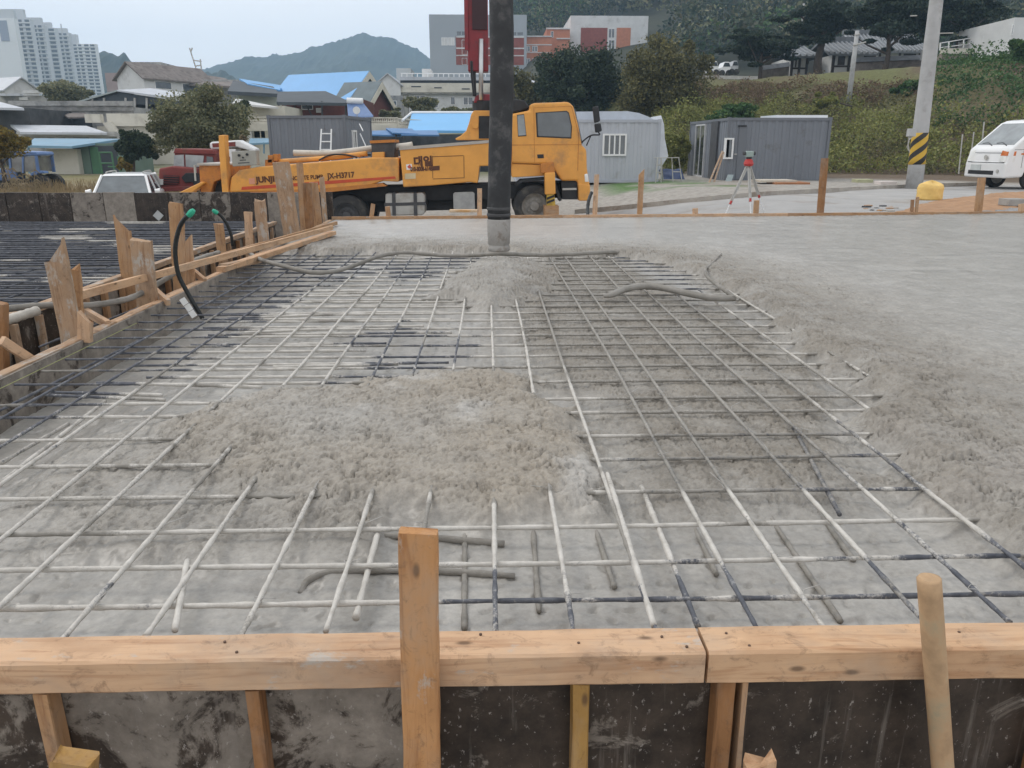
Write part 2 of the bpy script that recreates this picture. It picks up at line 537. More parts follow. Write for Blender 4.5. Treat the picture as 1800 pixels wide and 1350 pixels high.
for i in range(len(kerb_w) - 2):
    (ax, ay), (bx, by) = kerb_w[i], kerb_w[i + 1]
    n = Vector((-(by - ay), bx - ax, 0)).normalized() * 0.15
    za, zb = gz(ax, ay), gz(bx, by)
    kb.hexa([(ax, ay, za - 0.1), (bx, by, zb - 0.1), (bx + n.x, by + n.y, zb - 0.1), (ax + n.x, ay + n.y, za - 0.1)],
            [(ax, ay, za + 0.13), (bx, by, zb + 0.13), (bx + n.x, by + n.y, zb + 0.13), (ax + n.x, ay + n.y, za + 0.13)])
struct(kb.build('kerb', mat('kerb_concrete', (0.36, 0.33, 0.29), 0.9, 0.2, 3, 0.3, 60, dirt=(0.2, 0.15, 0.11))))

# ================================================================== WET CONCRETE
SLAB_L = -2.48
cols_ = axis((SLAB_L, -1.9, 0.012), (-1.9, 2.3, 0.0066), (2.3, 4.0, 0.013), (4.0, 10.4, 0.034))
rows_ = [0.0]
yy = 1.625
while yy < 13.4:
    yy *= 1.0034; rows_.append((yy - 1.625) / (13.4 - 1.625))
rows_ = np.array(rows_); rows_ = rows_ / rows_[-1]
fy = far_y(cols_)
CXX = np.tile(cols_, (len(rows_), 1))
CYY = 1.625 + rows_[:, None] * (fy[None, :] - 1.625)
MOUND1 = wpoly([(300, 720), (380, 690), (470, 668), (560, 662), (700, 645), (840, 632), (935, 640), (950, 685), (1030, 700), (1042, 760), (1058, 800), (1060, 862),
                (985, 856), (930, 866), (850, 876), (760, 872), (640, 868), (520, 864), (440, 838), (385, 800), (320, 772)], 0.03)
MOUND2 = wpoly([(725, 520), (760, 490), (800, 462), (860, 445), (930, 448), (985, 462), (992, 492), (960, 512), (925, 530), (850, 548), (790, 525)], 0.02)
RIGHT = wpoly([(500, 435), (560, 446), (700, 438), (860, 441), (960, 449), (1090, 447), (1150, 456), (1215, 478), (1290, 515), (1345, 556), (1362, 592), (1440, 617), (1530, 690),
               (1470, 712), (1540, 775), (1600, 830), (1640, 868), (1700, 905), (1760, 950), (1850, 1010), (2300, 1200), (4600, 700), (3000, 372), (380, 372), (420, 410)], 0.02)
MUDDY = wpoly([(890, 560), (930, 455), (1095, 452), (1340, 565), (1520, 690), (1480, 720), (1600, 845), (1380, 880), (1100, 880), (1040, 700), (930, 640)])
LEFTMUD = wpoly([(-60, 900), (60, 800), (160, 740), (300, 700), (520, 780), (700, 880), (560, 960), (300, 930), (60, 960)])
n_a = fbm(CXX * 3.2, CYY * 3.2, 4, 1); n_b = fbm(CXX * 9, CYY * 9, 3, 4)
wob = 0.10 * n_a + 0.05 * n_b
def ease(poly, a, b, k=1.0): return ss(a, b, sdist(CXX, CYY, poly) + wob * k)
m1 = ease(MOUND1, -0.15, 0.14, 1.4); m2 = ease(MOUND2, -0.10, 0.30); mr = ease(RIGHT, -0.10, 0.22, 1.6)
md = ease(MUDDY, -0.15, 0.25, 1.2); lm = ease(LEFTMUD, -0.2, 0.2, 1.2)
base = -0.078 + 0.044 * md + 0.042 * lm + 0.014 * n_a
base = base - 0.16 * ss(-1.55, -2.2, CXX + 0.1 * n_a) * ss(2.2, 3.2, CYY) * ss(9.0, 8.0, CYY) * (1 - mr)
top1 = 0.013 + 0.009 * ss(0.0, 0.6, sdist(CXX, CYY, MOUND1)) + 0.012 * n_a
top2 = 0.02 + 0.085 * ss(0.0, 0.75, sdist(CXX, CYY, MOUND2)) + 0.025 * n_a
topr = 0.020 + 0.012 * n_a * (0.35 + 0.65 * ss(1.2, 0.1, sdist(CXX, CYY, RIGHT))) + 0.03 * ss(0.9, 0.2, sdist(CXX, CYY, RIGHT)) * ss(0, 0.2, sdist(CXX, CYY, RIGHT))
H = base * 1.0
for mk, tp in ((m1, top1), (m2, top2), (mr, topr)): H = H + (np.maximum(tp, H) - H) * mk
# clods: heavy on the fresh heaps and along the pour's edge, almost none on the smoothed part
clump = 0.6 + 0.7 * ss(-0.25, 0.4, fbm(CXX * 4.5, CYY * 4.5, 3, 25))
edge_r = mr * ss(1.9, 0.2, sdist(CXX, CYY, RIGHT) + 0.6 * n_a)
nearr = ss(4.6, 2.4, CYY) * mr
patch = ss(0.0, 0.35, fbm(CXX * 0.9, CYY * 0.9, 3, 12) + 0.05)
rough_k = np.clip(0.07 + 0.95 * m1 + 0.8 * m2 + 1.1 * edge_r + 0.6 * nearr * patch + 0.85 * md * (1 - mr) + 0.5 * lm, 0, 1.25) * clump
warp = 0.35 * pn(CXX * 7, CYY * 7, 30)
c1 = pn(CXX * 15 + warp, CYY * 24 + warp, 21); c2 = pn(CXX * 32, CYY * 46 + warp, 22); c3 = pn(CXX * 66, CYY * 80, 23)
clod = 1.15 * np.abs(c1) + 0.85 * np.abs(c2) + 0.35 * np.abs(c3) - 0.55
H = H + 0.009 * rough_k * clod
# torn paste: short broken gouges, longer across than along
w2 = 0.5 * pn(CXX * 5, CYY * 5, 31)
ga = pn(CXX * 12 + w2, CYY * 19 + w2, 26); gb = pn(CXX * 25 - w2, CYY * 38 + w2, 27); gc = pn(CXX * 46, CYY * 62 + w2, 28)
ma = ss(-0.05, 0.3, pn(CXX * 6.3, CYY * 8.1, 29)); mb_ = ss(-0.05, 0.3, pn(CXX * 13, CYY * 17, 32)); mc_ = ss(-0.1, 0.3, pn(CXX * 21, CYY * 27, 33))
H = H - rough_k * (0.014 * (1 - ss(0.0, 0.18, np.abs(ga))) * ma + 0.018 * (1 - ss(0.0, 0.2, np.abs(gb))) * mb_ + 0.014 * (1 - ss(0.0, 0.25, np.abs(gc))) * mc_)
# pock marks in the slurry
pk = ss(0.30, 0.55, pn(CXX * 13, CYY * 13, 40)) * ss(-0.1, 0.4, n_b + 0.1)
H = H - 0.006 * pk * (1 - 0.6 * mr) * (1 - m1)
pk2 = ss(0.42, 0.62, pn(CXX * 24, CYY * 24, 44)) * ss(-0.3, 0.2, fbm(CXX * 2, CYY * 2, 2, 45))
H = H - 0.009 * pk2 * (1 - m1) * (1 - 0.5 * mr)
conc_co = np.stack([CXX, CYY, H], -1)
def conc_h(x, y):
    r = (y - 1.625) / (float(far_y(x)) - 1.625)
    i = int(np.clip(np.searchsorted(rows_, r), 0, len(rows_) - 1)); j = int(np.clip(np.searchsorted(cols_, x), 0, len(cols_) - 1))
    return float(H[i, j])

def concrete_mat():
    m, nt, N, L, B = _nodes('wet_concrete')
    at = N.new('ShaderNodeAttribute'); at.attribute_name = 'tint'
    v = _coords(N, L, rnd=False)
    n = _noise(N, L, v, 38, 7, 0.72)
    n2 = _noise(N, L, v, 7, 6, 0.65)
    col = _mix(N, L, 1.0, at.outputs['Color'], _ramp(N, L, n, [(0.3, 0.78), (0.7, 1.16)]), 'MULTIPLY')
    col = _mix(N, L, 1.0, col, _ramp(N, L, n2, [(0.3, 0.86), (0.7, 1.12)]), 'MULTIPLY')
    L.new(col, B.inputs['Base Color'])
    ad = _math(N, L, 'ADD', _math(N, L, 'MULTIPLY', at.outputs['Alpha'], 0.5), _math(N, L, 'MULTIPLY', n2, 0.35))
    L.new(_ramp(N, L, ad, [(0.2, 0.34), (0.65, 0.58)]), B.inputs['Roughness'])
    B.inputs['Specular IOR Level'].default_value = 0.38
    def lumps(sc, wob):
        vo = N.new('ShaderNodeTexVoronoi'); vo.inputs['Scale'].default_value = sc
        mx_ = N.new('ShaderNodeMix'); mx_.data_type = 'VECTOR'; mx_.inputs[0].default_value = wob
        nz_ = N.new('ShaderNodeTexNoise'); nz_.inputs['Scale'].default_value = sc * 0.5; nz_.inputs['Detail'].default_value = 3; L.new(v, nz_.inputs['Vector'])
        L.new(v, mx_.inputs[4]); L.new(nz_.outputs[1], mx_.inputs[5]); L.new(mx_.outputs[1], vo.inputs['Vector'])
        return _math(N, L, 'SUBTRACT', 1.0, vo.outputs['Distance'])
    hgt = _math(N, L, 'ADD', _math(N, L, 'MULTIPLY', n, 0.7), _math(N, L, 'ADD', _math(N, L, 'MULTIPLY', lumps(40, 0.05), 0.25), _math(N, L, 'MULTIPLY', lumps(90, 0.03), 0.35)))
    st = _bump_node(N, L, hgt, at.outputs['Alpha'])
    L.new(st, B.inputs['Normal'])
    return m
def _bump_node(N, L, h, k):
    b = N.new('ShaderNodeBump'); b.inputs['Distance'].default_value = 0.012
    L.new(h, b.inputs['Height']); L.new(_ramp(N, L, k, [(0.1, 0.06), (0.8, 0.65)]), b.inputs['Strength'])
    return b.outputs[0]

grey = np.array((0.33, 0.312, 0.283)); pale = np.array((0.395, 0.376, 0.343)); mud = np.array((0.235, 0.208, 0.171)); brown = np.array((0.305, 0.264, 0.211))
ct = np.broadcast_to(grey, CXX.shape + (3,)).copy()
ct = lerp3(ct, pale, np.clip(ss(0.0, 0.4, fbm(CXX * 1.4, CYY * 1.4, 4, 50)) * 0.9 + 0.35 * mr, 0, 1))
ct = lerp3(ct, mud, np.clip(edge_r * 0.95 + md * 0.9 * (1 - mr) + 0.5 * lm, 0, 1) * np.clip(0.8 + 0.9 * n_a, 0, 1))
ct = lerp3(ct, brown, m1 * np.clip(0.55 + 0.8 * fbm(CXX * 1.6, CYY * 1.6, 3, 81) + 0.5 * ss(-0.7, 0.3, CXX), 0, 1) * 0.9)
ct = lerp3(ct, mud, m2 * 0.5)
ct = lerp3(ct, np.array((0.335, 0.305, 0.27)), nearr * patch * 0.7)
smear = ss(0.18, 0.42, fbm(CXX * 0.8 + 0.15 * n_b, CYY * 2.4, 4, 60)) * mr * ss(1.0, 2.0, sdist(CXX, CYY, RIGHT))
ct = lerp3(ct, np.array((0.25, 0.237, 0.217)), smear * 0.5)
white = ss(0.16, 0.45, fbm(CXX * 2.2, CYY * 2.2, 4, 70)) * np.clip(m1 + m2 + 0.4 * mr, 0, 1)
ct = lerp3(ct, np.array((0.43, 0.41, 0.38)), white * 0.7)
co_ = np_mesh('wet_concrete', conc_co.reshape(-1, 3), grid_faces(len(rows_), len(cols_)), concrete_mat(), smooth=True)
a = co_.data.attributes.new('tint', 'FLOAT_COLOR', 'POINT')
cc = np.ones((ct.shape[0] * ct.shape[1], 4), dtype=np.float32); cc[:, :3] = ct.reshape(-1, 3)
cc[:, 3] = np.clip(rough_k, 0, 1).ravel()
a.data.foreach_set('color', cc.ravel())
struct(co_)
co_['label'] = 'wet grey concrete poured over and between the reinforcing bars'

# ================================================================== REINFORCEMENT
def rebar_mat():
    """reinforcing bar: blue-black mill scale, splashed with pale dried slurry (tint R) or wet grey mud (tint G)"""
    m, nt, N, L, B = _nodes('rebar_steel')
    at = N.new('ShaderNodeAttribute'); at.attribute_name = 'tint'
    sp = N.new('ShaderNodeSeparateColor'); L.new(at.outputs['Color'], sp.inputs[0])
    v = _coords(N, L, rnd=False)
    n = _noise(N, L, v, 90, 5, 0.75); n2 = _noise(N, L, v, 16, 5, 0.7)
    mixn = _math(N, L, 'ADD', _math(N, L, 'MULTIPLY', n, 0.6), _math(N, L, 'MULTIPLY', n2, 0.4))
    def cover(ch):
        e = _math(N, L, 'ADD', mixn, _math(N, L, 'MULTIPLY', _math(N, L, 'SUBTRACT', ch, 0.5), 0.62))
        return _ramp(N, L, e, [(0.43, 0.0), (0.58, 1.0)])
    steel = _ramp(N, L, n2, [(0.3, (0.06, 0.064, 0.078)), (0.7, (0.15, 0.155, 0.17))])
    col = _mix(N, L, cover(sp.outputs[0]), steel, _ramp(N, L, n2, [(0.3, (0.40, 0.375, 0.335)), (0.7, (0.61, 0.58, 0.53))]))
    col = _mix(N, L, cover(sp.outputs[1]), col, _ramp(N, L, n2, [(0.3, (0.20, 0.185, 0.16)), (0.7, (0.31, 0.29, 0.26))]))
    L.new(col, B.inputs['Base Color']); B.inputs['Roughness'].default_value = 0.7
    B.inputs['Specular IOR Level'].default_value = 0.3
    _bump(N, L, B, mixn, 0.8, 0.004)
    return m
REBAR = rebar_mat()
DARK = [wpoly(p) for p in (
    [(-120, 700), (60, 600), (300, 490), (510, 415), (700, 440), (650, 478), (545, 508), (450, 560), (395, 605), (300, 655), (190, 690), (60, 790)],
    [(640, 455), (860, 446), (800, 470), (700, 500)],
    [(600, 600), (700, 565), (800, 590), (850, 620), (740, 660), (560, 672), (690, 625)],
    [(1060, 430), (1200, 470), (1260, 560), (1130, 520)],
    [(1085, 770), (1300, 740), (1480, 745), (1650, 850), (1480, 870), (1250, 850), (1130, 830)],
    [(1500, 985), (1640, 950), (1900, 960), (1900, 1150), (1560, 1150), (1460, 1080), (1480, 1015)],
    [(780, 1020), (1000, 1012), (1330, 1008), (1380, 1060), (1300, 1130), (860, 1130)],
    [(90, 1085), (150, 1085), (140, 1125), (90, 1125)])]
def coat_of(xs, ys, seed=0.0):
    d = np.full(xs.shape, -9.0)
    for pl in DARK: d = np.maximum(d, sdist(xs, ys, pl))
    nn = pn(xs * 6 + seed, ys * 6, 90)
    coat = 0.88 - 0.58 * ss(-0.22, 0.16, d + 0.22 * nn)
    mdm = ss(-0.12, 0.15, sdist(xs, ys, MUDDY) + 0.14 * nn) * 0.62 + ss(-0.1, 0.12, sdist(xs, ys, LEFTMUD) + 0.2 * nn) * 0.42
    return coat, mdm
def rebar(name, path, r, parent, lump=0.0023, coat=None, mudv=None, step=0.022, n=8, seed=0):
    path = [Vector(p) for p in path]
    pts = [path[0]]
    for a_, b_ in zip(path, path[1:]):
        k = max(1, int((b_ - a_).length / step))
        pts += [a_.lerp(b_, i / k) for i in range(1, k + 1)]
    xs = np.array([p.x for p in pts]); ys = np.array([p.y for p in pts]); zs = np.array([p.z for p in pts])
    s_ = np.arange(len(pts)) * step
    wv = 0.004 * pn(s_ * 0.8, s_ * 0 + seed * 3.7, 5)
    tx = np.gradient(xs); ty = np.gradient(ys); tl = np.sqrt(tx * tx + ty * ty) + 1e-9
    xs2 = xs - ty / tl * wv; ys2 = ys + tx / tl * wv; zs2 = zs + 0.6 * wv
    ct_, mu_ = coat_of(xs, ys, seed * 1.3)
    # mud where the bar dips under the surface
    hh = np.array([conc_h(x, y) if (SLAB_L < x < 10.3 and 1.63 < y < 13.3) else -1 for x, y in zip(xs, ys)])
    mu_ = np.maximum(mu_, ss(-0.02, 0.004, hh - (zs - r)) * 0.9)
    mu_ = np.maximum(mu_, 0.72 * ss(0.05, 0.45, fbm(xs * 1.6 + seed * 0.37, ys * 1.6, 3, 66)))
    if coat is not None: ct_ = ct_ * 0 + coat
    if mudv is not None: mu_ = mu_ * 0 + mudv
    rr_ = r + np.clip(ct_, 0, 1) * 0.0019 + lump * pn(s_ * 22, s_ * 0 + seed * 1.9, 8) + 0.0007 * np.sin(s_ * 2 * np.pi / 0.012 * 0.5)
    T = np.stack([np.gradient(xs2), np.gradient(ys2), np.gradient(zs2)], -1); T /= np.linalg.norm(T, axis=1)[:, None] + 1e-9
    U = np.cross(T, np.array([0, 0, 1.0])); U /= np.linalg.norm(U, axis=1)[:, None] + 1e-9
    W = np.cross(U, T)
    an = np.arange(n) * 2 * np.pi / n
    C = np.stack([xs2, ys2, zs2], -1)
    lum = 1 + 0.10 * pn(s_[:, None] * 40 + 0 * an, np.tile(an * 2, (len(s_), 1)) + seed, 9)
    V = C[:, None, :] + (U[:, None, :] * np.cos(an)[None, :, None] + W[:, None, :] * np.sin(an)[None, :, None]) * (rr_[:, None] * lum)[..., None]
    k = len(pts)
    i = np.arange(k - 1)[:, None] * n; j = np.arange(n)[None, :]
    Fq = np.stack([i + j, i + (j + 1) % n, i + n + (j + 1) % n, i + n + j], -1).reshape(-1, 4)
    caps = [[b0, b0 + (q + 1) % n, b0 + (q + 2) % n, b0 + (q + 2) % n] for b0 in ()  for q in ()]
    V = V.reshape(-1, 3)
    V = np.concatenate([V, C[:1], C[-1:]])
    e0, e1 = k * n, k * n + 1
    tri0 = np.array([[e0, (q + 1) % n, q, q] for q in range(n)]); tri1 = np.array([[e1, (k - 1) * n + q, (k - 1) * n + (q + 1) % n, (k - 1) * n + (q + 1) % n] for q in range(n)])
    me = bpy.data.meshes.new(name)
    me.from_pydata(V.tolist(), [], Fq.tolist() + [t[:3] for t in tri0.tolist()] + [t[:3] for t in tri1.tolist()])
    me.polygons.foreach_set('use_smooth', [True] * len(me.polygons)); me.materials.append(REBAR); me.update()
    o = bpy.data.objects.new(name, me); COL.objects.link(o); o.parent = parent
    cl_ = np.zeros((len(V), 4), dtype=np.float32); cl_[:, 3] = 1
    cl_[:k * n, 0] = np.repeat(ct_, n); cl_[:k * n, 1] = np.repeat(mu_, n)
    cl_[e0, :2] = (ct_[0], mu_[0]); cl_[e1, :2] = (ct_[-1], mu_[-1])
    at_ = me.attributes.new('tint', 'FLOAT_COLOR', 'POINT'); at_.data.foreach_set('color', cl_.ravel())
    return o

mat_top = thing('rebar_mat', 'slurry coated grid of reinforcing bars half buried in wet grey concrete', 'rebar mat')
KX = 1.15 / _cp
ks = [-1.80, -1.64, -1.455, -1.25, -1.067, -0.872, -0.712, -0.517, -0.345, -0.18, 0.006, 0.165, 0.338, 0.547, 0.687, 0.905, 1.087, 1.265, 1.45, 1.63]
rng = random.Random(4)
for i, k in enumerate(ks):
    x = k * KX
    y0 = 1.665 + rng.uniform(-0.015, 0.03)
    z = 0.0 + rng.uniform(-0.003, 0.004)
    y1 = 9.0 if k < 1.2 else 6.5
    rebar('long_bar', [(x, y0, z), (x + rng.uniform(-0.02, 0.02), y1 * 0.5, z), (x + rng.uniform(-0.02, 0.02), y1, z - 0.005)], 0.0062, mat_top, seed=i)
ys_ = [1.845, 2.035, 2.27, 2.53, 2.83, 3.10, 3.38, 3.60, 3.90, 4.18, 4.42, 4.66, 4.92, 5.15, 5.4, 5.62, 5.9, 6.1, 6.36, 6.6, 6.85, 7.1, 7.34, 7.6, 7.85, 8.1, 8.33, 8.58, 8.8]
for i, y in enumerate(ys_):
    x1 = 2.35 if y < 3.2 else 3.3
    z = -0.0165 + rng.uniform(-0.004, 0.003)
    dy = rng.uniform(-0.015, 0.015)
    x0 = SLAB_L + 0.04 if y > 2.6 else -2.2
    rebar('cross_bar', [(x0, y - dy, z), (0.0, y + rng.uniform(-0.006, 0.006), z), (x1, y + dy + 0.004, z)], 0.0064, mat_top, seed=40 + i)
# laps, second bars and stragglers lying beside the grid bars
for i, (a_, b_, z, c_, m_) in enumerate([((1068, 832), (1150, 1100), 0.004, 0.75, None), ((1128, 855), (1228, 1100), -0.028, None, None), ((668, 924), (626, 1086), -0.03, 0.95, 0.0),
        ((330, 985), (308, 1108), -0.012, 0.95, 0.0), ((1395, 752), (1475, 905), -0.03, 0.3, 0.5), ((70, 610), (420, 470), -0.05, 0.05, 0.2), ((0, 722), (260, 590), -0.07, 0.05, 0.3),
        ((185, 705), (0, 850), -0.05, 0.7, 0.3), ((120, 745), (0, 815), -0.09, 0.6, 0.4)]):
    A, B2 = P(a_[0], a_[1], z), P(b_[0], b_[1], z)
    rebar('lap_bar', [A, B2], 0.0078, mat_top, coat=c_, mudv=m_, seed=90 + i)
for i, (a_, b_) in enumerate([((82, 694), (290, 703)), ((90, 690), (285, 695)), ((170, 673), (460, 680)), ((480, 645), (700, 640)), ((400, 560), (690, 548)), ((480, 520), (720, 512)), ((430, 585), (640, 575)), ((560, 490), (760, 484))]):
    rebar('lap_bar', [P(*a_, -0.018), P(*b_, -0.018)], 0.0078, mat_top, seed=120 + i)
for i in range(17):
    y = 4.05 + i * 0.235 + rng.uniform(-0.03, 0.03); xa = -2.1 + rng.uniform(-0.25, 0.3) + i * 0.01; xb = -0.35 + rng.uniform(-0.4, 0.5)
    rebar('lap_bar', [(xa, y, -0.018), (xb, y + rng.uniform(-0.03, 0.03), -0.019)], 0.007, mat_top, seed=400 + i)
# lower layer, only its ends stand out of the slurry
mat_low = thing('rebar_mat', 'muddy lower bars showing through the slurry behind the front timber rail', 'rebar mat')
for i, (a_, b_) in enumerate([((819, 900), (818, 1104)), ((934, 905), (947, 1076)), ((1046, 925), (1080, 1032)), ((1330, 872), (1478, 1092)), ((1410, 860), (1500, 985)), ((1600, 640), (1700, 700)), ((1150, 780), (1260, 1010))]):
    A, B2 = P(*a_, -0.079), P(*b_, -0.070)
    rebar('long_bar', [A, B2], 0.0085, mat_low, coat=0.15, mudv=0.85, seed=150 + i)
for i, pth in enumerate([[(575, 968), (588, 950), (640, 943), (745, 945), (886, 957)], [(530, 1045), (545, 1020), (600, 1005), (740, 1003), (905, 1012)]]):
    rebar('hooked_bar', spline([P(x, y, -0.070 - 0.02 * (k == 0)) for k, (x, y) in enumerate(pth)], 5), 0.0105, mat_low, coat=0.3, mudv=0.9, lump=0.003, seed=160 + i)
# tie wire at the crossings
tie_m = mat('tie_wire', (0.40, 0.385, 0.36), 0.7, 0.3, 40, 0.2, 80)
tw = MB()
for k in ks[4:19]:
    for y in ys_[:9]:
        if rng.random() < 0.55:
            x = k * KX; c = Vector((x, y, -0.004))
            an = rng.uniform(0, 6.28); r_ = 0.013
            pts = [c + Vector((math.cos(an + q * 0.9) * r_, math.sin(an + q * 0.9) * r_, 0.006 + 0.004 * math.sin(q * 2))) for q in range(8)]
            e = Vector((math.cos(an), math.sin(an), rng.uniform(0.1, 0.5))) * rng.uniform(0.015, 0.07)
            tw.tube(pts + [pts[-1] + e], 0.0011, 4)
o = tw.build('tie_wire', tie_m, mat_top, smooth=True); o['kind'] = 'stuff'

# ================================================================== FORMWORK IN FRONT
pine = wood('pale_pine', (0.56, 0.36, 0.215), (0.40, 0.22, 0.115), cem=0.2)
pine2 = wood('pink_pine', (0.56, 0.365, 0.225), (0.40, 0.225, 0.125), cem=0.6)
oldw = wood('weathered_pine', (0.42, 0.245, 0.125), (0.27, 0.14, 0.07), cem=0.4)
dkw = wood('dark_pine', (0.28, 0.14, 0.06), (0.17, 0.08, 0.035), cem=0.2)
stw = wood('cement_stained_pine', (0.40, 0.265, 0.165), (0.26, 0.155, 0.09), cem=0.85)
PANEL = panel_mat()
BT = 0.035                      # level of the top of the front rail
o = stick('front_rail', (-1.75, 1.595, BT - 0.043), (0.492, 1.588, BT - 0.043), 0.104, 0.086, pine2, seed=1, end='flat', n=30, jit=0.0012)
tag(o, 'long left front timber rail, knotty, running past the central upright board', 'timber rail')
o = stick('front_rail', (0.498, 1.592, BT - 0.046), (2.3, 1.588, BT - 0.046), 0.106, 0.088, pine, seed=2, n=24, jit=0.001)
tag(o, 'clean pale timber rail at right front, behind the round stake', 'timber rail')

nail_m = mat('rusty_nail', (0.10, 0.06, 0.04), 0.7, 0.3, 40, 0)
for rail, spots in ((bpy.data.objects['front_rail'], ((0.35, 0.02), (0.38, -0.03), (1.12, 0.015), (1.16, -0.025), (1.72, 0.03), (1.95, -0.01), (2.15, 0.01), (2.2, -0.03))), (bpy.data.objects['front_rail.001'], ((0.06, 0.02), (0.10, -0.03), (0.62, 0.01), (0.95, -0.02)))):
    for a_, b_ in spots:
        mb = MB(); mb.cyl((a_, b_, 0.040), (a_, b_, 0.0462), 0.0035, n=8); mb.build('nail', nail_m, rail)
fw = thing('front_formwork', 'dark cement stained plywood form panels below the front timber rail', 'formwork', (0, 1.6, -0.85))
edges = [(-1.75, -1.055, 0.36), (-1.035, -0.575, 0.49), (-0.548, -0.16, 0.55), (-0.155, 0.19, 0.22), (0.225, 0.548, 0.31), (0.585, 1.35, 0.25), (1.37, 2.2, 0.25)]
for a_, b_, c_ in edges:
    mb = MB((0, 1.6, -0.85)); mb.box(a_, b_, 1.606, 1.622, -0.85, BT - 0.09)
    o = mb.build('form_panel', PANEL, fw); o.color = (c_, 0, 0, 1)
for x, w, mm in ((-1.045, 0.035, oldw), (-0.562, 0.032, dkw), (0.205, 0.04, wood('yellow_pine', (0.40, 0.235, 0.075), (0.30, 0.16, 0.045))), (0.55, 0.045, dkw), (0.595, 0.012, oldw), (1.36, 0.04, dkw)):
    stick('stud', (x + 0.008, 1.575, -0.84), (x, 1.577, BT - 0.092), w, 0.05, mm, fw, up=(0, 1, 0), seed=int(x * 100) + 300)

o = stick('upright_board', tuple(Q(748, 1700, 1.485)), tuple(Q(735, 926, 1.505)), 0.084, 0.038, wood('orange_pine', (0.47, 0.245, 0.105), (0.31, 0.14, 0.055), cem=0.6), up=(0, 1, 0), end='chip', seed=8, n=16)
tag(o, 'upright orange-brown board nailed in front of the front rail, near the middle', 'board')
# round peeled stake
rp = [P(0, 0, 0)] * 0
p0, p1 = Q(1668, 1500, 1.50), Q(1633, 1018, 1.50)
rs = MB(p0)
pts = [p0.lerp(p1, t) for t in np.linspace(0, 1, 24)]
rs.tube(pts + [p1 + Vector((0, 0, 0.004))], [0.0255] * 24 + [0.021], 14)
o = rs.build('round_stake', mat('peeled_round_wood', (0.44, 0.29, 0.165), 0.75, 0.25, 14, 0.5, 40, dirt=(0.27, 0.25, 0.17), dthr=0.56, dscale=7), smooth=False)
o.data.polygons.foreach_set('use_smooth', [len(p.vertices) == 4 for p in o.data.polygons])
tag(o, 'round peeled wooden stake leaning at the right front rail', 'stake')
o = stick('cut_stake', Q(125, 1500, 1.42), Q(132, 1326, 1.42), 0.085, 0.05, wood('yellow_pine', (0, 0, 0), (0, 0, 0)), up=(0, 1, 0), end='chip', seed=5)
tag(o, 'sawn yellow stake end at the bottom left, in front of the black panel', 'stake')
o = stick('split_stake', Q(1325, 1480, 1.44), Q(1338, 1313, 1.44), 0.062, 0.05, pine, up=(0, 1, 0), end='split', seed=11)
tag(o, 'splintered pale stake end at the bottom right, before the dark stud', 'stake')

# ================================================================== LEFT SIDE FORM AND TRENCH
sf = thing('side_formwork', 'cement stained side form of plywood panels along the left of the pour', 'formwork', (SLAB_L, 7, -0.85))
yb = 1.63; i = 0
while yb < 12.8:
    ln = 1.2 if i else 0.7
    mb = MB((SLAB_L, 7, -0.85)); mb.box(SLAB_L - 0.016, SLAB_L, yb + 0.003, min(yb + ln, FA.y - 0.02), -0.8, 0.02)
    o = mb.build('form_panel', PANEL, sf); o.color = ((0.62, 0.75, 0.55, 0.66, 0.78)[i % 5], 0, 0, 1)
    yb += ln; i += 1
for k, (ya, yb_) in enumerate([(1.7, 5.2), (5.2, 8.7), (8.7, 12.8)]):
    stick('top_rail', (SLAB_L - 0.05, ya + 0.01, 0.0), (SLAB_L - 0.05, yb_, 0.0), 0.064, 0.055, (stw, pine2, stw)[k], sf, seed=20 + k, n=30, jit=0.004)
for k in range(9):
    stick('stud', (SLAB_L - 0.05, 2.6 + k * 1.15, -0.84), (SLAB_L - 0.05, 2.6 + k * 1.15, -0.03), 0.05, 0.06, dkw, sf, up=(0, 1, 0), seed=33 + k)
PX = -3.36
pf = thing('pit_formwork', 'dark form panels with timber studs across the trench from the side form', 'formwork', (PX, 7, -0.85))
for k in range(9):
    mb = MB((PX, 7, -0.85)); y0 = 3.4 + k * 1.02; mb.box(PX - 0.016, PX, y0, y0 + 1.01, -0.8, -0.02)
    o = mb.build('form_panel', PANEL, pf); o.color = ((0.35, 0.5, 0.2, 0.55)[k % 4], 0, 0, 1)
    for q in (0.02, 0.34, 0.68):
        stick('stud', (PX + 0.03, y0 + q, -0.8), (PX + 0.03, y0 + q, -0.04), 0.045, 0.05, (oldw, dkw, stw)[(k + int(q * 9)) % 3], pf, up=(0, 1, 0), seed=60 + k * 3 + int(q * 9))
stick('top_rail', (PX - 0.01, 3.4, 0.0), (PX - 0.01, 12.6, 0.0), 0.07, 0.05, stw, pf, seed=71, n=50, jit=0.003)

GRP = 'rough stakes along the side form'
def stake(b, t, wpx, X, mm, end, label, thick=0.03, seed=0):
    r_ = ray(*b); Y = X * r_.y / r_.x
    A, T = Q(b[0], b[1], Y), Q(t[0], t[1], Y)
    w = wpx * Y / F_PX / 0.98
    d = (A - T).normalized(); A2 = A + d * max(0.0, (A.z + 0.80))
    if A2.x > SLAB_L - 0.1: A2.x = SLAB_L - 0.1
    o = stick('stake', A2, T, w, thick, mm, up=(0, 1, 0), end=end, seed=seed, n=10, jit=0.004)
    tag(o, label, 'stake', GRP); return o
stake((128, 600), (92, 418), 36, -2.6, stw, 'spear', 'tall pointed splintered board nearest the left edge', 0.04, 1)
stake((138, 600), (128, 462), 22, -2.66, oldw, 'split', 'shorter rough board just behind the tall pointed one', 0.03, 2)
stake((228, 500), (213, 378), 24, -3.28, oldw, 'spear', 'narrow pointed board across the trench, behind the cement crusted one', 0.03, 3)
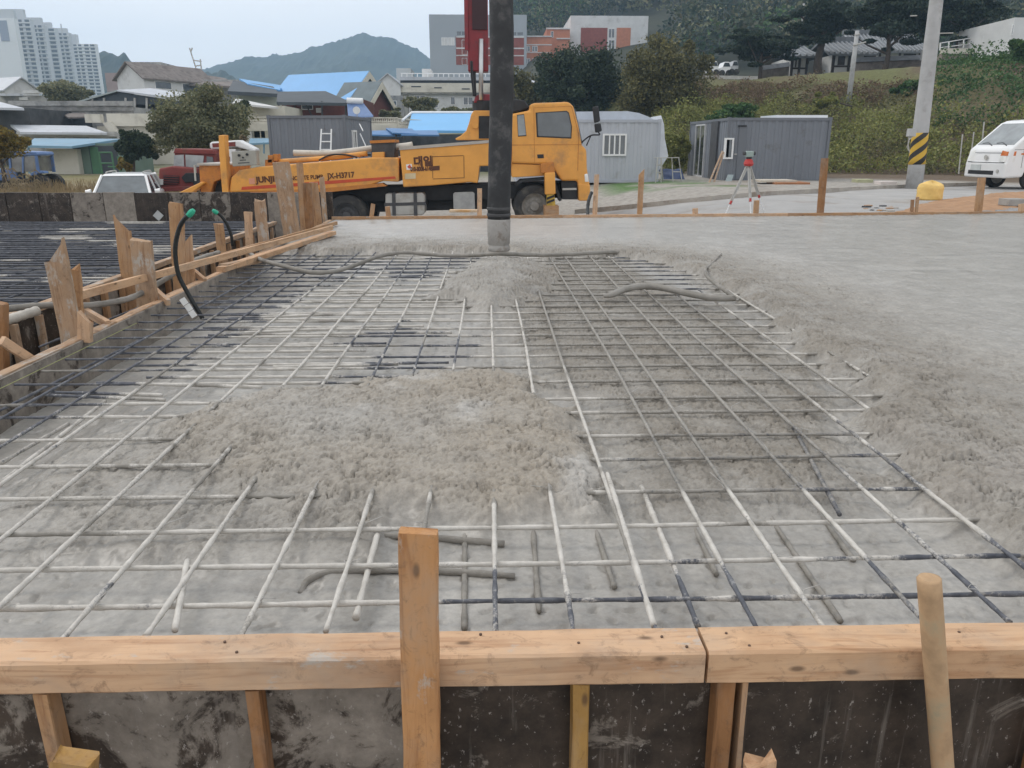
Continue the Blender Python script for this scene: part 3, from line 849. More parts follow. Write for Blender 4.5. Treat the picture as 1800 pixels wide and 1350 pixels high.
stake((260, 540), (248, 416), 34, -2.62, stw, 'chip', 'blunt cement crusted board standing before the narrow pointed one', 0.04, 4)
stake((318, 520), (309, 355), 22, -2.66, oldw, 'chip', 'upright board with a large knot beside the bent black conduit', 0.03, 5)
stake((334, 512), (326, 412), 20, -2.64, pine, 'slant', 'paler slanted board right of the knotty upright', 0.03, 6)
stake((391, 446), (384, 392), 15, -2.95, oldw, 'chip', 'short brown stub left of the small green capped conduit', 0.03, 7)
stake((438, 420), (436, 372), 13, -3.05, pine2, 'flat', 'short clean pale stub near the smaller conduit', 0.03, 8)
stake((464, 428), (456, 346), 18, -2.62, stw, 'split', 'grey rough stake left of the tall double boards', 0.04, 9)
stake((512, 404), (494, 284), 27, -2.66, stw, 'chip', 'tallest wide board, standing before the lettering on the orange truck', 0.05, 10)
stake((517, 404), (507, 340), 16, -2.64, oldw, 'chip', 'redder board fixed against the tallest wide one', 0.05, 11)
stake((533, 396), (527, 286), 10, -2.72, oldw, 'flat', 'tall thin lath right of the tallest wide board', 0.03, 12)
stake((545, 400), (540, 321), 14, -2.62, dkw, 'chip', 'brown board right of the tall thin lath', 0.03, 13)
stake((560, 398), (551, 319), 14, -2.6, oldw, 'chip', 'brown board second from the right end of the cluster', 0.03, 14)
stake((572, 392), (565, 308), 8, -2.62, stw, 'split', 'thin grey stake before the model number on the truck', 0.03, 15)
stake((580, 390), (577, 346), 8, -2.6, oldw, 'chip', 'small stub at the right end of the cluster near the rear wheel', 0.03, 16)
stake((4, 640), (2, 530), 16, -2.75, dkw, 'chip', 'dark brown post cut by the left picture edge', 0.05, 17)
for k, (a_, b_, Ya, Yb, h_, mm, lb) in enumerate([((126, 523), (584, 400), 5.1, 10.4, 0.055, pine, 'long pale batten running above the trench along the boards'),
        ((262, 486), (592, 392), 6.6, 11.9, 0.05, oldw, 'reddish batten behind the long pale batten'),
        ((388, 474), (586, 409), 7.4, 10.5, 0.05, pine, 'pale plank lying on the far end of the side form'),
        ((392, 470), (455, 456), 7.5, 8.2, 0.06, stw, 'short cement stained plank on the side form top')]):
    o = stick('batten', Q(*a_, Ya), Q(*b_, Yb), 0.03 if k < 2 else 0.09, h_, mm, seed=100 + k, end='chip')
    tag(o, lb, 'batten')
for k, (a_, Ya, b_, Yb, lb) in enumerate([((60, 636), 4.35, (2, 598), 4.2, 'diagonal timber brace at the left picture edge in the trench'), ((190, 570), 5.15, (146, 545), 5.3, 'diagonal timber brace behind the tall pointed board'),
        ((296, 532), 5.95, (272, 510), 6.1, 'diagonal brace behind the blunt cement crusted board'), ((360, 494), 6.9, (336, 474), 7.0, 'diagonal brace right of the knotty upright')]):
    o = stick('brace', Q(*a_, Ya), Q(*b_, Yb), 0.035, 0.05, pine2, seed=120 + k); tag(o, lb, 'brace')
o = stick('wood_block', Q(150, 600, 4.75), Q(150, 548, 4.75), 0.075, 0.05, pine2, up=(0, 1, 0), end='slant', seed=77)
tag(o, 'orange wood block against the foot of the tall pointed board', 'block')

# far board at the back of the pour and its stakes
def fb(x): 
    X = x; return Vector((X, float(far_y(X)) + 0.02, 0.0))
xs3 = [FA.x - 0.05, 1.2, 5.05, 10.6]
for k in range(3):
    A, B2 = fb(xs3[k] + 0.004), fb(xs3[k + 1]); A.z = B2.z = 0.015
    o = stick('far_rail', A, B2, 0.035, 0.10, (oldw, pine2, oldw)[k], seed=130 + k, n=30, jit=0.003)
    tag(o, ('timber rail behind the pour, between the side form and the pump hose', 'timber rail behind the pour, in front of the truck cab', 'timber rail behind the pour, at the right under the tripod and sack')[k], 'timber rail')
for k, (b, t, w, mm, end, lb) in enumerate([((652, 382), (656, 358), 7, oldw, 'chip', 'small leaning stake before the rear wheel of the orange truck'), ((684, 382), (681, 362), 8, oldw, 'chip', 'tiny stub behind the pour, below the steel fuel tank'),
        ((843, 380), (843, 331), 8, pine2, 'flat', 'pale upright stake just left of the hanging hose'), ((1045, 378), (1049, 306), 8, pine2, 'flat', 'pale stake right of the truck bumper'),
        ((1124, 376), (1128, 297), 9, oldw, 'slant', 'brown stake in front of the light grey container'), ((1441, 374), (1450, 278), 12, dkw, 'flat', 'dark brown post at the right corner of the dark container'),
        ((1602, 374), (1604, 351), 5, dkw, 'flat', 'short dark peg left of the yellow sack'), ((1610, 374), (1613, 346), 5, oldw, 'flat', 'short brown peg touching the yellow sack'),
        ((1718, 374), (1726, 312), 13, oldw, 'flat', 'brown post below the white van'), ((1796, 376), (1797, 358), 12, pine2, 'flat', 'pale stub at the right picture edge behind the pour'),
        ((1222, 376), (1222, 366), 9, pine2, 'flat', 'tiny pale stub left of the tripod'), ((1328, 376), (1330, 352), 9, oldw, 'flat', 'small stub between the tripod legs')]):
    X = Q(b[0], b[1], 13.4).x; Y = float(far_y(X)) + 0.06
    o = stick('stake', Q(b[0], b[1] + 8, Y), Q(t[0], t[1], Y), w * Y / F_PX, 0.035, mm, up=(0, 1, 0), end=end, seed=140 + k)
    tag(o, lb, 'stake', 'stakes behind the pour')

# ------------------------------------------------------------------ left pit: far form wall and its own bars
PW_Y = 12.95
wf = thing('pit_wall_formwork', 'wall of stained form panels behind the left pit', 'formwork', Q(240, 388, PW_Y))
j_px = [-130, -70, -60 + 72, 70, 125, 183, 238, 297, 352, 406, 470, 530, 585]
cm_ = [0.4, 0.3, 0.25, 0.28, 0.55, 0.85, 0.16, 0.42, 0.45, 0.2, 0.66, 0.24]
for k in range(len(j_px) - 1):
    xa, xb = Q(j_px[k], 360, PW_Y).x, Q(j_px[k + 1], 360, PW_Y).x
    mb = MB(wf.location); mb.box(xa + 0.006, xb - 0.006, PW_Y, PW_Y + 0.05, -0.5, Q(240, 339, PW_Y).z + 0.004 * (k % 3))
    o = mb.build('form_panel', PANEL, wf); o.color = (cm_[k], 0, 0, 1)
dm = MB(Q(278, 379, PW_Y - 0.012)); c = Q(278, 379, PW_Y - 0.012); r_ = 0.085
dm.hexa([(c.x - r_, c.y, c.z), (c.x, c.y, c.z - r_), (c.x + r_, c.y, c.z), (c.x, c.y, c.z + r_)], [(c.x - r_, c.y + 0.008, c.z), (c.x, c.y + 0.008, c.z - r_), (c.x + r_, c.y + 0.008, c.z), (c.x, c.y + 0.008, c.z + r_)])
o = dm.build('diamond_patch', mat('pale_patch', (0.42, 0.43, 0.42), 0.6, 0.15)); tag(o, 'pale grey diamond patch fixed on the pit wall panels', 'patch')
pit = thing('rebar_mat', 'dark dense reinforcing bars in the pit at the left, beyond the trench', 'rebar mat')
y = 4.2
k = 0
while y < 12.9:
    for lay in (0, 1):
        z = (0.0 if lay == 0 else -0.10) + rng.uniform(-0.006, 0.004); dy = rng.uniform(-0.03, 0.03)
        x0 = -1.0 - 0.80 * y
        yq = y + lay * 0.09
        if yq > 12.85: continue
        rb = MB(); pth = [(x0, yq + dy, z), (-5.5, yq - dy * 0.5, z), (PX - 0.05, yq - dy, z)]
        o = rebar('cross_bar', pth, 0.0095, pit, step=0.12, n=6, seed=200 + k, coat=0.12)
        at_ = o.data.attributes['tint']; nv = len(o.data.vertices); xyz = np.zeros(nv * 3, dtype=np.float32); o.data.vertices.foreach_get('co', xyz); xyz = xyz.reshape(-1, 3)
        cl_ = np.zeros((nv, 4), dtype=np.float32); cl_[:, 3] = 1
        cl_[:, 0] = 0.2 + 0.75 * ss(0.05, 0.25, fbm(xyz[:, 0] * 0.55, xyz[:, 1] * 0.9 + z * 3, 3, 77))
        at_.data.foreach_set('color', cl_.ravel()); k += 1
    y += 0.2 + rng.uniform(-0.02, 0.02)
for q in range(22):
    x = PX - 0.2 - q * 0.32
    rebar('long_bar', [(x, 5.0 + q * 0.25, -0.02), (x, 12.8, -0.02)], 0.008, pit, step=0.2, n=6, seed=300 + q, coat=0.1, mudv=0.1)
bl = MB((-7, 9, -0.3)); bl.box(-14, PX - 0.02, 3.0, PW_Y - 0.01, -0.5, -0.24)
struct(bl.build('pit_floor', mat('pit_floor_earth', (0.09, 0.085, 0.08), 0.9, 0.4, 3, 0.4, 30)))

# ------------------------------------------------------------------ conduits, hoses
blk = mat('black_conduit_plastic', (0.018, 0.02, 0.02), 0.45, 0.3, 30, 0.2, 80)
grn = mat('green_cap_plastic', (0.03, 0.36, 0.22), 0.5, 0.15, 20, 0.1)
for pth, Y, r_, lb in (([(336, 374), (322, 388), (313, 408), (308, 440), (313, 480), (327, 510), (348, 546), (356, 560)], 5.6, 0.0155, 'large bent black conduit with a green cap and white tag'),
                   ([(378, 372), (388, 379), (398, 393), (406, 412), (409, 432)], 8.6, 0.016, 'smaller black conduit with a green cap, farther back')):
    w_ = [Q(x, y, Y + 0.12 * i / len(pth)) for i, (x, y) in enumerate(pth)]
    th = thing('capped_conduit', lb, 'conduit', w_[-1])
    mb = MB(th.location); path = spline(w_, 10)
    mb.tube(path, [r_ * (1 + 0.09 * (i % 2)) for i in range(len(path))], 10); mb.build('conduit', blk, th, smooth=True)
    d = (w_[0] - w_[1]).normalized(); mb = MB(th.location); mb.tube([w_[0] - d * 0.03, w_[0] - d * 0.01, w_[0] + d * 0.012, w_[0] + d * 0.03], [r_ * 1.3, r_ * 1.5, r_ * 1.35, r_ * 0.9], 8)
    mb.build('cap', grn, th)
    if Y < 6:
        a_, b_ = Q(322, 523, 5.6), Q(345, 556, 5.6); d = (b_ - a_).normalized(); n_ = Vector((d.z, 0, -d.x)) * 0.022
        mb = MB(th.location); f = Vector((0, -0.03, 0))
        for q in range(3):
            s0, s1 = a_.lerp(b_, q / 3 + 0.01), a_.lerp(b_, (q + 1) / 3 - 0.01); off = f + Vector((0, 0.006 * (q % 2), 0))
            mb.hexa([s0 - n_ + off, s1 - n_ + off, s1 + n_ + off, s0 + n_ + off], [p + Vector((0, 0.003, 0)) for p in (s0 - n_ + off, s1 - n_ + off, s1 + n_ + off, s0 + n_ + off)])
        mb.build('tag', mat('white_tape', (0.72, 0.72, 0.70), 0.6, 0.08, 10, 0.1), th)
hose_m = mat('mud_coated_hose', (0.20, 0.185, 0.16), 0.75, 0.25, 9, 0.4, 50, dirt=(0.30, 0.28, 0.25), dthr=0.5)
def hose(name, pts, r_, lb, cat='hose', m_=hose_m, z=None):
    w_ = [P(x, y, z) if len(q) == 0 else (Q(x, y, q[0]) if q[0] > 1.3 else P(x, y, q[0])) for x, y, *q in pts]
    mb = MB(w_[0]); path = spline(w_, 8); mb.tube(path, [r_ * (1 + 0.06 * math.sin(i * 1.7)) for i in range(len(path))], 10)
    return tag(mb.build(name, m_, smooth=True), lb, cat)
hose('trench_hose', [(-40, 552, 4.9), (20, 542, 5.0), (96, 536, 5.2), (153, 537, 5.3), (205, 530, 5.6), (241, 519, 5.9), (290, 491, 6.4), (342, 458, 7.2), (384, 444, 7.9)], 0.022, 'brown hose lying along the trench at the left')
hose('pale_pipe', [(-40, 572, 4.7), (10, 563, 4.75), (40, 554, 4.85), (66, 546, 4.95)], 0.03, 'pale pipe end in the trench at the left edge', 'pipe', mat('pale_pipe_plastic', (0.42, 0.39, 0.34), 0.6, 0.2, 8))
hose('vibrator_hose', [(432, 440, 0.06), (455, 455, 0.05), (500, 468, 0.035), (550, 479, 0.03), (590, 476, 0.03), (630, 464, 0.03), (665, 451, 0.035), (710, 444, 0.04), (780, 449, 0.03), (830, 449, 0.05), (875, 446, 0.12), (940, 448, 0.05), (1000, 447, 0.05), (1050, 444, 0.04), (1092, 443, 0.02)], 0.021, 'long muddy vibrator hose snaking behind the bare bars')
vib = thing('poker_vibrator', 'mud coated poker vibrator lying bent over the bars at the right', 'vibrator', P(1290, 522, 0.03))
w_ = [P(1062, 521, 0.012), P(1075, 518, 0.03), P(1100, 508, 0.05), P(1130, 503, 0.05), P(1165, 506, 0.045), P(1210, 516, 0.035), P(1255, 524, 0.035), P(1290, 524, 0.035)]
mb = MB(vib.location); path = spline(w_, 8); nn = len(path); mb.tube(path, [0.012 + 0.015 * min(1, i / 10) - 0.005 * max(0, i / nn - 0.6) for i in range(nn)], 12); mb.build('head', hose_m, vib, smooth=True)
w_ = [P(1290, 525, 0.035), P(1282, 516, 0.045), P(1262, 502, 0.05), P(1243, 486, 0.06), P(1240, 474, 0.05), P(1252, 462, 0.045), P(1268, 446, 0.03)]
mb = MB(vib.location); path = spline(w_, 8); nn = len(path); mb.tube(path, [0.021 - 0.014 * i / nn for i in range(nn)], 10); mb.build('hose', hose_m, vib, smooth=True)
hose('site_hose', [(1040, 338, 14.0), (1035, 352, 13.9), (1033, 368, 13.8), (1034, 386, 13.6)], 0.03, 'short black hose end hanging over the far rail by the truck bumper', 'hose', blk)
st = MB(P(240, 567, 0.04)); st.cyl(P(-60, 712, 0.03), P(240, 568, 0.04), 0.0016, n=5)
tag(st.build('guide_string', mat('green_string', (0.34, 0.36, 0.14), 0.8, 0.1)), 'thin yellow-green guide string along the side form', 'string')

# ================================================================== CONCRETE PUMP TRUCK
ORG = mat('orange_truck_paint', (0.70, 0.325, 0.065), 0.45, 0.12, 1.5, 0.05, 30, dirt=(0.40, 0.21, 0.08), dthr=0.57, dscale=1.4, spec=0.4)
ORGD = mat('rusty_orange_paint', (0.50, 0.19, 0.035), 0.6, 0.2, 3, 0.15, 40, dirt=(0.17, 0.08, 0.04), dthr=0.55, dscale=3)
BLKM = mat('black_steel', (0.02, 0.02, 0.021), 0.6, 0.4, 5, 0.2, 40)
DGREY = mat('dark_grey_steel', (0.06, 0.06, 0.062), 0.6, 0.3, 4, 0.2, 40)
RUBBER = mat('tyre_rubber', (0.028, 0.027, 0.026), 0.8, 0.3, 6, 0.4, 50, dirt=(0.10, 0.09, 0.075), dthr=0.55, dscale=4)
STEELG = mat('grey_tank_steel', (0.42, 0.41, 0.38), 0.45, 0.15, 3, 0.1, 30, dirt=(0.25, 0.21, 0.16), dthr=0.6)
WHT = mat('white_paint', (0.74, 0.74, 0.73), 0.45, 0.05, 3, 0.05)
CREAM = mat('cream_pipe_paint', (0.58, 0.54, 0.47), 0.6, 0.15, 4, 0.2, 30, dirt=(0.36, 0.32, 0.26), dthr=0.55)
RED = mat('maroon_boom_paint', (0.22, 0.018, 0.025), 0.45, 0.2, 2, 0.1, 30, dirt=(0.09, 0.03, 0.03), dthr=0.55)
GLS = glass_mat('vehicle_glass')
GLSL = glass_mat('pale_window_glass', (0.16, 0.18, 0.18))
TXT = mat('brown_lettering', (0.10, 0.035, 0.015), 0.6, 0.2, 20, 0)
TY = 19.8
TO = Q(345, 401, TY)
truck = thing('pump_truck', 'orange concrete pump truck parked behind the pour', 'truck', TO)
TW = 2.4
def T(x, y): p = Q(x, y, TY) - TO; return (p.x, p.z)
def tp(name, px, lo, hi, m, parent=None, bevel=0.0):
    mb = MB(); mb.prism([T(x, y) for x, y in px], lo, hi, 'y'); return mb.build(name, m, parent or truck, bevel=bevel)
tp('chassis', [(400, 337), (1010, 322), (1010, 350), (400, 360)], 0.55, 1.85, BLKM)
tp('undertray', [(560, 336), (860, 325), (860, 372), (560, 380)], 0.85, 1.5, BLKM)
body1 = tp('rear_body', [(402, 338), (406, 312), (420, 299), (455, 293), (560, 285), (650, 277), (701, 277), (701, 320), (672, 318), (650, 326), (566, 335)], 0.02, TW - 0.02, ORG, bevel=0.03)
tp('red_stripe', [(424, 334), (425, 328.5), (560, 319), (694, 310), (696, 314), (560, 325)], 0.008, 0.03, mat('red_stripe_paint', (0.50, 0.07, 0.025), 0.5, 0.15, 4, 0), body1)
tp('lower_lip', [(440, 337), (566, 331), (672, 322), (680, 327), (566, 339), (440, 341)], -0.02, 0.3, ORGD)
body2 = tp('front_body', [(703, 263), (858, 250.5), (900, 247), (900, 291), (843, 292), (840, 322), (826, 320), (760, 326), (709, 329)], -0.04, TW + 0.04, ORG, bevel=0.03)
tp('body_lip', [(702, 264), (702, 258.5), (900, 243), (900, 248.2)], -0.06, TW + 0.06, mat('grey_lip', (0.42, 0.38, 0.33), 0.6, 0.15, 3), body2)
for a_, b_ in (((760, 275), (815, 273)), ((761, 314), (816, 312))):
    tp('panel_gap', [(a_[0], a_[1]), (b_[0], b_[1]), (b_[0], b_[1] + 0.9), (a_[0], a_[1] + 0.9)], -0.046, -0.03, TXT, body2)
for x in (760, 815): tp('panel_gap', [(x, 274), (x + 0.9, 274), (x + 1.5, 313), (x + 0.6, 313)], -0.046, -0.03, TXT, body2)
tp('plate', [(712, 305), (731, 304), (731, 314), (712, 315)], -0.048, -0.03, mat('beige_plate', (0.55, 0.45, 0.28), 0.6), body2)
stk_ = tp('sticker', [(714, 289), (724, 288), (725, 298), (715, 298.5)], -0.048, -0.03, WHT, body2)
tp('sticker_print', [(716, 293), (721, 288.5), (723, 293), (720, 297)], -0.052, -0.047, mat('sticker_red', (0.5, 0.08, 0.06), 0.6), body2)
def txt(body, x, y, hpx, parent, yy_, m=TXT, ang=0.0, sx=1.0, bold=0.0, wpx=None):
    lx, lz = T(x, y); size = hpx / (F_PX / TY) / 0.72
    M4 = Matrix.Translation((lx, yy_, lz)) @ Matrix.Rotation(math.radians(ang), 4, 'Y') @ Matrix.Rotation(math.pi / 2, 4, 'X')
    o = text_part('lettering', body, size, m, parent, M4, 0.003, bold=bold)
    if wpx:
        w = max(v.co.x for v in o.data.vertices) - min(v.co.x for v in o.data.vertices)
        o.matrix_basis = M4 @ Matrix.Diagonal((wpx / (F_PX / TY) / w, 1, 1, 1))
    return o
txt('JUNJIN', 450.5, 321, 9.5, body1, 0.012, ang=-3, wpx=43, bold=0.008)
txt('CONCRETE PUMP', 497, 318, 7, body1, 0.012, ang=-3, wpx=68, bold=0.003)
txt('JX-H3717', 576, 314.3, 9, body1, 0.012, ang=-3.5, wpx=47, bold=0.006)
txt('대일', 727.5, 291, 12.5, body2, -0.046, ang=-2, wpx=31, bold=0.012)
txt('010-8008-6148', 722, 301, 7, body2, -0.046, ang=-2, wpx=37, bold=0.008)
tp('dark_sticker', [(760, 292), (773, 291), (773, 299), (760, 300)], -0.048, -0.03, TXT, body2)
tp('logo_patch', [(437, 314), (447, 313), (448, 323), (438, 324)], 0.008, 0.03, mat('pink_patch', (0.60, 0.27, 0.17), 0.6), body1)
tp('valve_box', [(649, 249), (690, 247), (691, 277), (651, 278)], 0.3, 1.2, DGREY, bevel=0.01)
tp('valve_box_lid', [(647, 247), (691, 245), (692, 250), (648, 252)], 0.25, 1.25, ORGD)
tp('small_box', [(653, 268), (674, 267), (674, 279), (653, 280)], 0.1, 0.32, ORG, bevel=0.01)
def tpipe(name, px, r, yy_, m, parent=None, per=6):
    mb = MB(); mb.tube(spline([(T(x, y)[0], yy_, T(x, y)[1]) for x, y in px], per), r, 12); return mb.build(name, m, parent or truck, smooth=True)
tpipe('delivery_pipe', [(503, 269), (560, 270), (605, 266), (648, 260.5), (700, 257), (720, 254)], 0.072, 0.75, CREAM)
tpipe('orange_pipe', [(478, 285), (520, 282), (574, 278), (640, 270)], 0.06, 0.5, ORG)
for k in range(5):
    tpipe('hydraulic_hose', [(556 + 4 * k, 282 - k), (575 + 5 * k, 273 - k * 0.5), (600 + 4 * k, 272), (625 + 5 * k, 277 - k)], 0.02, 0.3 + 0.1 * k, (BLKM, ORGD)[k % 2])
# fuel tank
tank = tp('fuel_tank', [(676, 341), (742, 339), (746, 343), (746, 375), (742, 379), (680, 380), (676, 376)], 0.12, 0.8, STEELG, bevel=0.05)
for x in (691, 729): tp('strap', [(x - 3, 339), (x + 3, 339), (x + 4, 380), (x - 2, 380)], 0.10, 0.82, DGREY, tank)
tp('band', [(674, 357.5), (748, 355.5), (748, 361), (674, 363)], 0.11, 0.81, DGREY, tank)
tp('splash_plate', [(796, 341), (799, 338.5), (831, 337.5), (834, 340), (835, 371), (797, 372)], 0.1, 0.16, mat('galvanised_plate', (0.34, 0.34, 0.33), 0.5, 0.2, 5, 0.15, 30), bevel=0.02)
# rear: hopper, outrigger, control panel
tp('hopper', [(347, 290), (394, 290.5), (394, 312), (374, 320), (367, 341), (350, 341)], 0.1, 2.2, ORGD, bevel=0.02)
tp('hopper_rim', [(345, 287), (395, 288), (395, 291), (345, 291)], 0.05, 2.25, mat('grey_lip', (0, 0, 0)))
tp('hopper_throat', [(371, 316), (398, 312), (404, 345), (369, 345)], 0.35, 2.0, BLKM)
tp('outrigger_arm', [(311, 341), (357, 319), (361, 322), (330, 346), (311, 346)], -0.1, 0.2, ORG, bevel=0.02)
tp('rear_column', [(385, 238), (396, 237), (397, 262), (403, 345), (392, 345), (386, 270)], -0.05, 0.25, ORG, bevel=0.02)
cp = tp('control_panel', [(407, 266), (450, 264), (452, 290), (409, 293)], -0.02, 0.25, mat('grey_control_box', (0.33, 0.32, 0.28), 0.55, 0.1, 4), bevel=0.015)
for x, y in ((421, 273), (435, 271.5), (428, 277)):
    mb = MB(); lx, lz = T(x, y); mb.cyl((lx, -0.022, lz), (lx, -0.06, lz), 0.03 if y != 277 else 0.02, n=12); mb.build('knob', BLKM, cp, smooth=False)
tp('print_line', [(422, 281), (433, 280.4), (433, 282), (422, 282.6)], -0.027, -0.01, DGREY, cp); tp('print_line', [(419, 286), (439, 284.8), (439, 286.4), (419, 287.6)], -0.027, -0.01, DGREY, cp)
for x, y, s_ in ((470, 278, 5), (478, 275, 4), (466, 287, 6)): tp('valve', [(x - s_, y - s_), (x + s_, y - s_), (x + s_, y + 8), (x - s_, y + 8)], 0.3, 0.6, ORGD)
def wheel(x, y, rpx, parent, hubm, yy_=0.03, w=0.32, wh=None, R=None, at=None):
    if at is None: lx, lz = T(x, y); r = rpx / (F_PX / TY)
    else: lx, lz = at; r = R
    mb = MB(); prof = [(0.0, 0.62), (0.0, 0.86), (0.025, 0.96), (0.06, 1.0), (w - 0.06, 1.0), (w - 0.025, 0.96), (w, 0.86), (w, 0.5)]
    n = 32; vs, fs = [], []
    for i in range(n):
        an = 2 * math.pi * i / n
        for d, k in prof: vs.append((lx + r * k * math.cos(an), yy_ + d, lz + r * k * math.sin(an)))
    q = len(prof)
    for i in range(n):
        for j in range(q - 1): fs.append((i * q + j, ((i + 1) % n) * q + j, ((i + 1) % n) * q + j + 1, i * q + j + 1))
    mb.add(vs, fs); wo = mb.build(wh or 'wheel', RUBBER, parent, smooth=True)
    mb = MB(); prof = [(0.03, 0.63), (0.0, 0.60), (0.05, 0.52), (0.09, 0.42), (0.06, 0.25), (-0.02, 0.20), (-0.03, 0.0)]; vs, fs = [], []; n = 24
    for i in range(n):
        an = 2 * math.pi * i / n
        for d, k in prof: vs.append((lx + r * k * math.cos(an), yy_ + d, lz + r * k * math.sin(an)))
    q = len(prof)
    for i in range(n):
        for j in range(q - 1): fs.append((i * q + j, ((i + 1) % n) * q + j, ((i + 1) % n) * q + j + 1, i * q + j + 1))
    for i in range(10):
        an = 2 * math.pi * i / 10; cx_, cz_ = lx + r * 0.33 * math.cos(an), lz + r * 0.33 * math.sin(an)
        mb.add([(cx_ + r * .03 * a, yy_ + d, cz_ + r * .03 * b) for d in (0.07, 0.03) for a, b in ((-1, -1), (1, -1), (1, 1), (-1, 1))], [(4, 5, 6, 7), (0, 1, 5, 4), (1, 2, 6, 5), (2, 3, 7, 6), (3, 0, 4, 7)])
    mb.add(vs, fs); mb.build('rim', hubm, wo, smooth=False); return wo
HUB = mat('worn_rim_grey', (0.27, 0.255, 0.23), 0.6, 0.2, 6, 0.2, dirt=(0.13, 0.115, 0.095), dthr=0.5)
wheel(940, 363, 36.5, truck, HUB); wheel(609, 380, 35.5, truck, DGREY, 0.0, 0.55); wheel(530, 383, 35.5, truck, DGREY, 0.0, 0.55)
wheel(940, 363, 36.5, truck, HUB, TW - 0.35); wheel(609, 380, 35.5, truck, DGREY, TW - 0.55, 0.55); wheel(530, 383, 35.5, truck, DGREY, TW - 0.55, 0.55)
tp('mudguard', [(905, 325), (915, 316), (960, 312), (975, 318), (988, 352), (984, 354), (970, 322), (958, 317), (918, 320), (909, 328)], 0.02, 0.6, BLKM)
# cab
cabp = [(896, 201), (931, 194), (931, 184), (940, 181), (1000, 179), (1008, 187), (1017, 222), (1023, 255), (1031, 263), (1032, 296), (1037, 326), (1036, 352), (1018, 352), (1015, 318), (987, 318), (977, 303), (966, 289), (897, 287)]
cab = tp('cab', cabp, 0.0, TW, ORG, bevel=0.05)
tp('skirt', [(897, 287.5), (964, 290), (964, 309), (900, 312)], 0.05, TW - 0.05, ORG, bevel=0.02)
def pane(name, px, m, parent, d=-0.012, th=0.03, rim=None):
    if rim:
        cx_ = sum(p[0] for p in px) / len(px); cy_ = sum(p[1] for p in px) / len(px)
        tp('window_seal', [(cx_ + (x - cx_) * 1.07, cy_ + (y - cy_) * 1.07) for x, y in px], d + 0.004, th, rim, parent, bevel=0.01)
    return tp(name, px, d, th, m, parent, bevel=0.012)
pane('door_window', [(944, 199), (995, 196), (999, 199), (1004, 222), (1003, 242), (946, 239.5)], GLS, cab, rim=BLKM)
pane('quarter_window', [(909, 203), (921, 201.5), (925, 238), (911, 239)], GLSL, cab, rim=BLKM)
dr = pane('door_handle', [(944, 271.5), (955.5, 271), (956, 278), (945, 278.5)], BLKM, cab)
for pl in ([(938, 190), (938.8, 190), (940, 286), (939.2, 286)], [(938, 190), (938, 189.2), (1004, 186.5), (1004, 187.3)], [(1004, 187), (1005, 187), (1018, 236), (1016, 300), (1015, 300), (1017, 236)], [(897, 254.5), (1023, 253.6), (1023, 254.5), (897, 255.4)]):
    tp('door_gap', pl, -0.006, 0.02, ORGD, cab)
mb = MB(); a_, b_ = T(1009, 190), T(1022.5, 252)
mb.hexa([(a_[0] + 0.012, 0.2, a_[1]), (b_[0] + 0.012, 0.15, b_[1]), (b_[0] + 0.012, TW - 0.15, b_[1]), (a_[0] + 0.012, TW - 0.2, a_[1])], [(a_[0] + 0.045, 0.2, a_[1]), (b_[0] + 0.045, 0.15, b_[1]), (b_[0] + 0.045, TW - 0.15, b_[1]), (a_[0] + 0.045, TW - 0.2, a_[1])])
mb.build('windscreen', GLS, cab)
tp('roof_fairing', [(862, 196), (868, 176), (900, 172.5), (922, 175), (932, 186), (930, 191), (900, 199)], 0.25, TW - 0.25, BLKM, bevel=0.05)
tp('headlight', [(1027, 306), (1033, 305), (1035, 320), (1028, 320)], -0.012, 0.4, mat('lamp_glass', (0.75, 0.75, 0.72), 0.2), cab, bevel=0.02)
tp('bumper', [(1016, 322), (1037.5, 325), (1037, 353), (1017, 353)], -0.02, TW + 0.02, ORG, bevel=0.03)
tp('step', [(987, 319), (1015, 319), (1015, 351), (989, 351)], 0.08, 0.5, BLKM); tp('step_tread', [(989, 331), (1014, 330.5), (1014, 334), (989, 334.5)], 0.03, 0.5, STEELG)
tp('mirror', [(1039, 189), (1049, 187), (1052, 214), (1042, 217)], -0.35, -0.2, BLKM, bevel=0.03)
tp('mirror', [(1042, 218.5), (1053, 217), (1055, 231), (1044, 234)], -0.35, -0.2, BLKM, bevel=0.03)
tpipe('mirror_arm', [(1050, 232), (1052, 237), (1038, 238), (1025, 247), (1021, 252)], 0.018, -0.15, BLKM); tpipe('mirror_arm', [(1038, 238), (1030, 256)], 0.014, -0.1, BLKM, per=2)
tp('roof_lamp', [(992, 180), (993, 176), (999, 175), (1002, 179)], 0.9, 1.4, mat('amber_lamp', (0.5, 0.22, 0.05), 0.3), cab)
# outrigger jack by the cab
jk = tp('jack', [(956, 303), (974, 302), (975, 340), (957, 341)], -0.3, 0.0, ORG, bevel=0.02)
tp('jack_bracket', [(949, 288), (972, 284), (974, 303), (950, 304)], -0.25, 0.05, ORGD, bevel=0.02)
tp('jack_foot', [(960, 340), (973, 340), (975, 360), (960, 360)], -0.26, -0.04, mat('hazard_yellow', (0.5, 0.33, 0.05), 0.6, 0.3, 5)); 
for k in range(2): tp('hazard_stripe', [(960, 346 + k * 7), (973, 341 + k * 7), (973, 345 + k * 7), (960, 350 + k * 7)], -0.27, -0.2, BLKM)
tp('jack_pad', [(955, 360), (980, 360), (980, 401), (955, 401)], -0.4, 0.1, oldw)
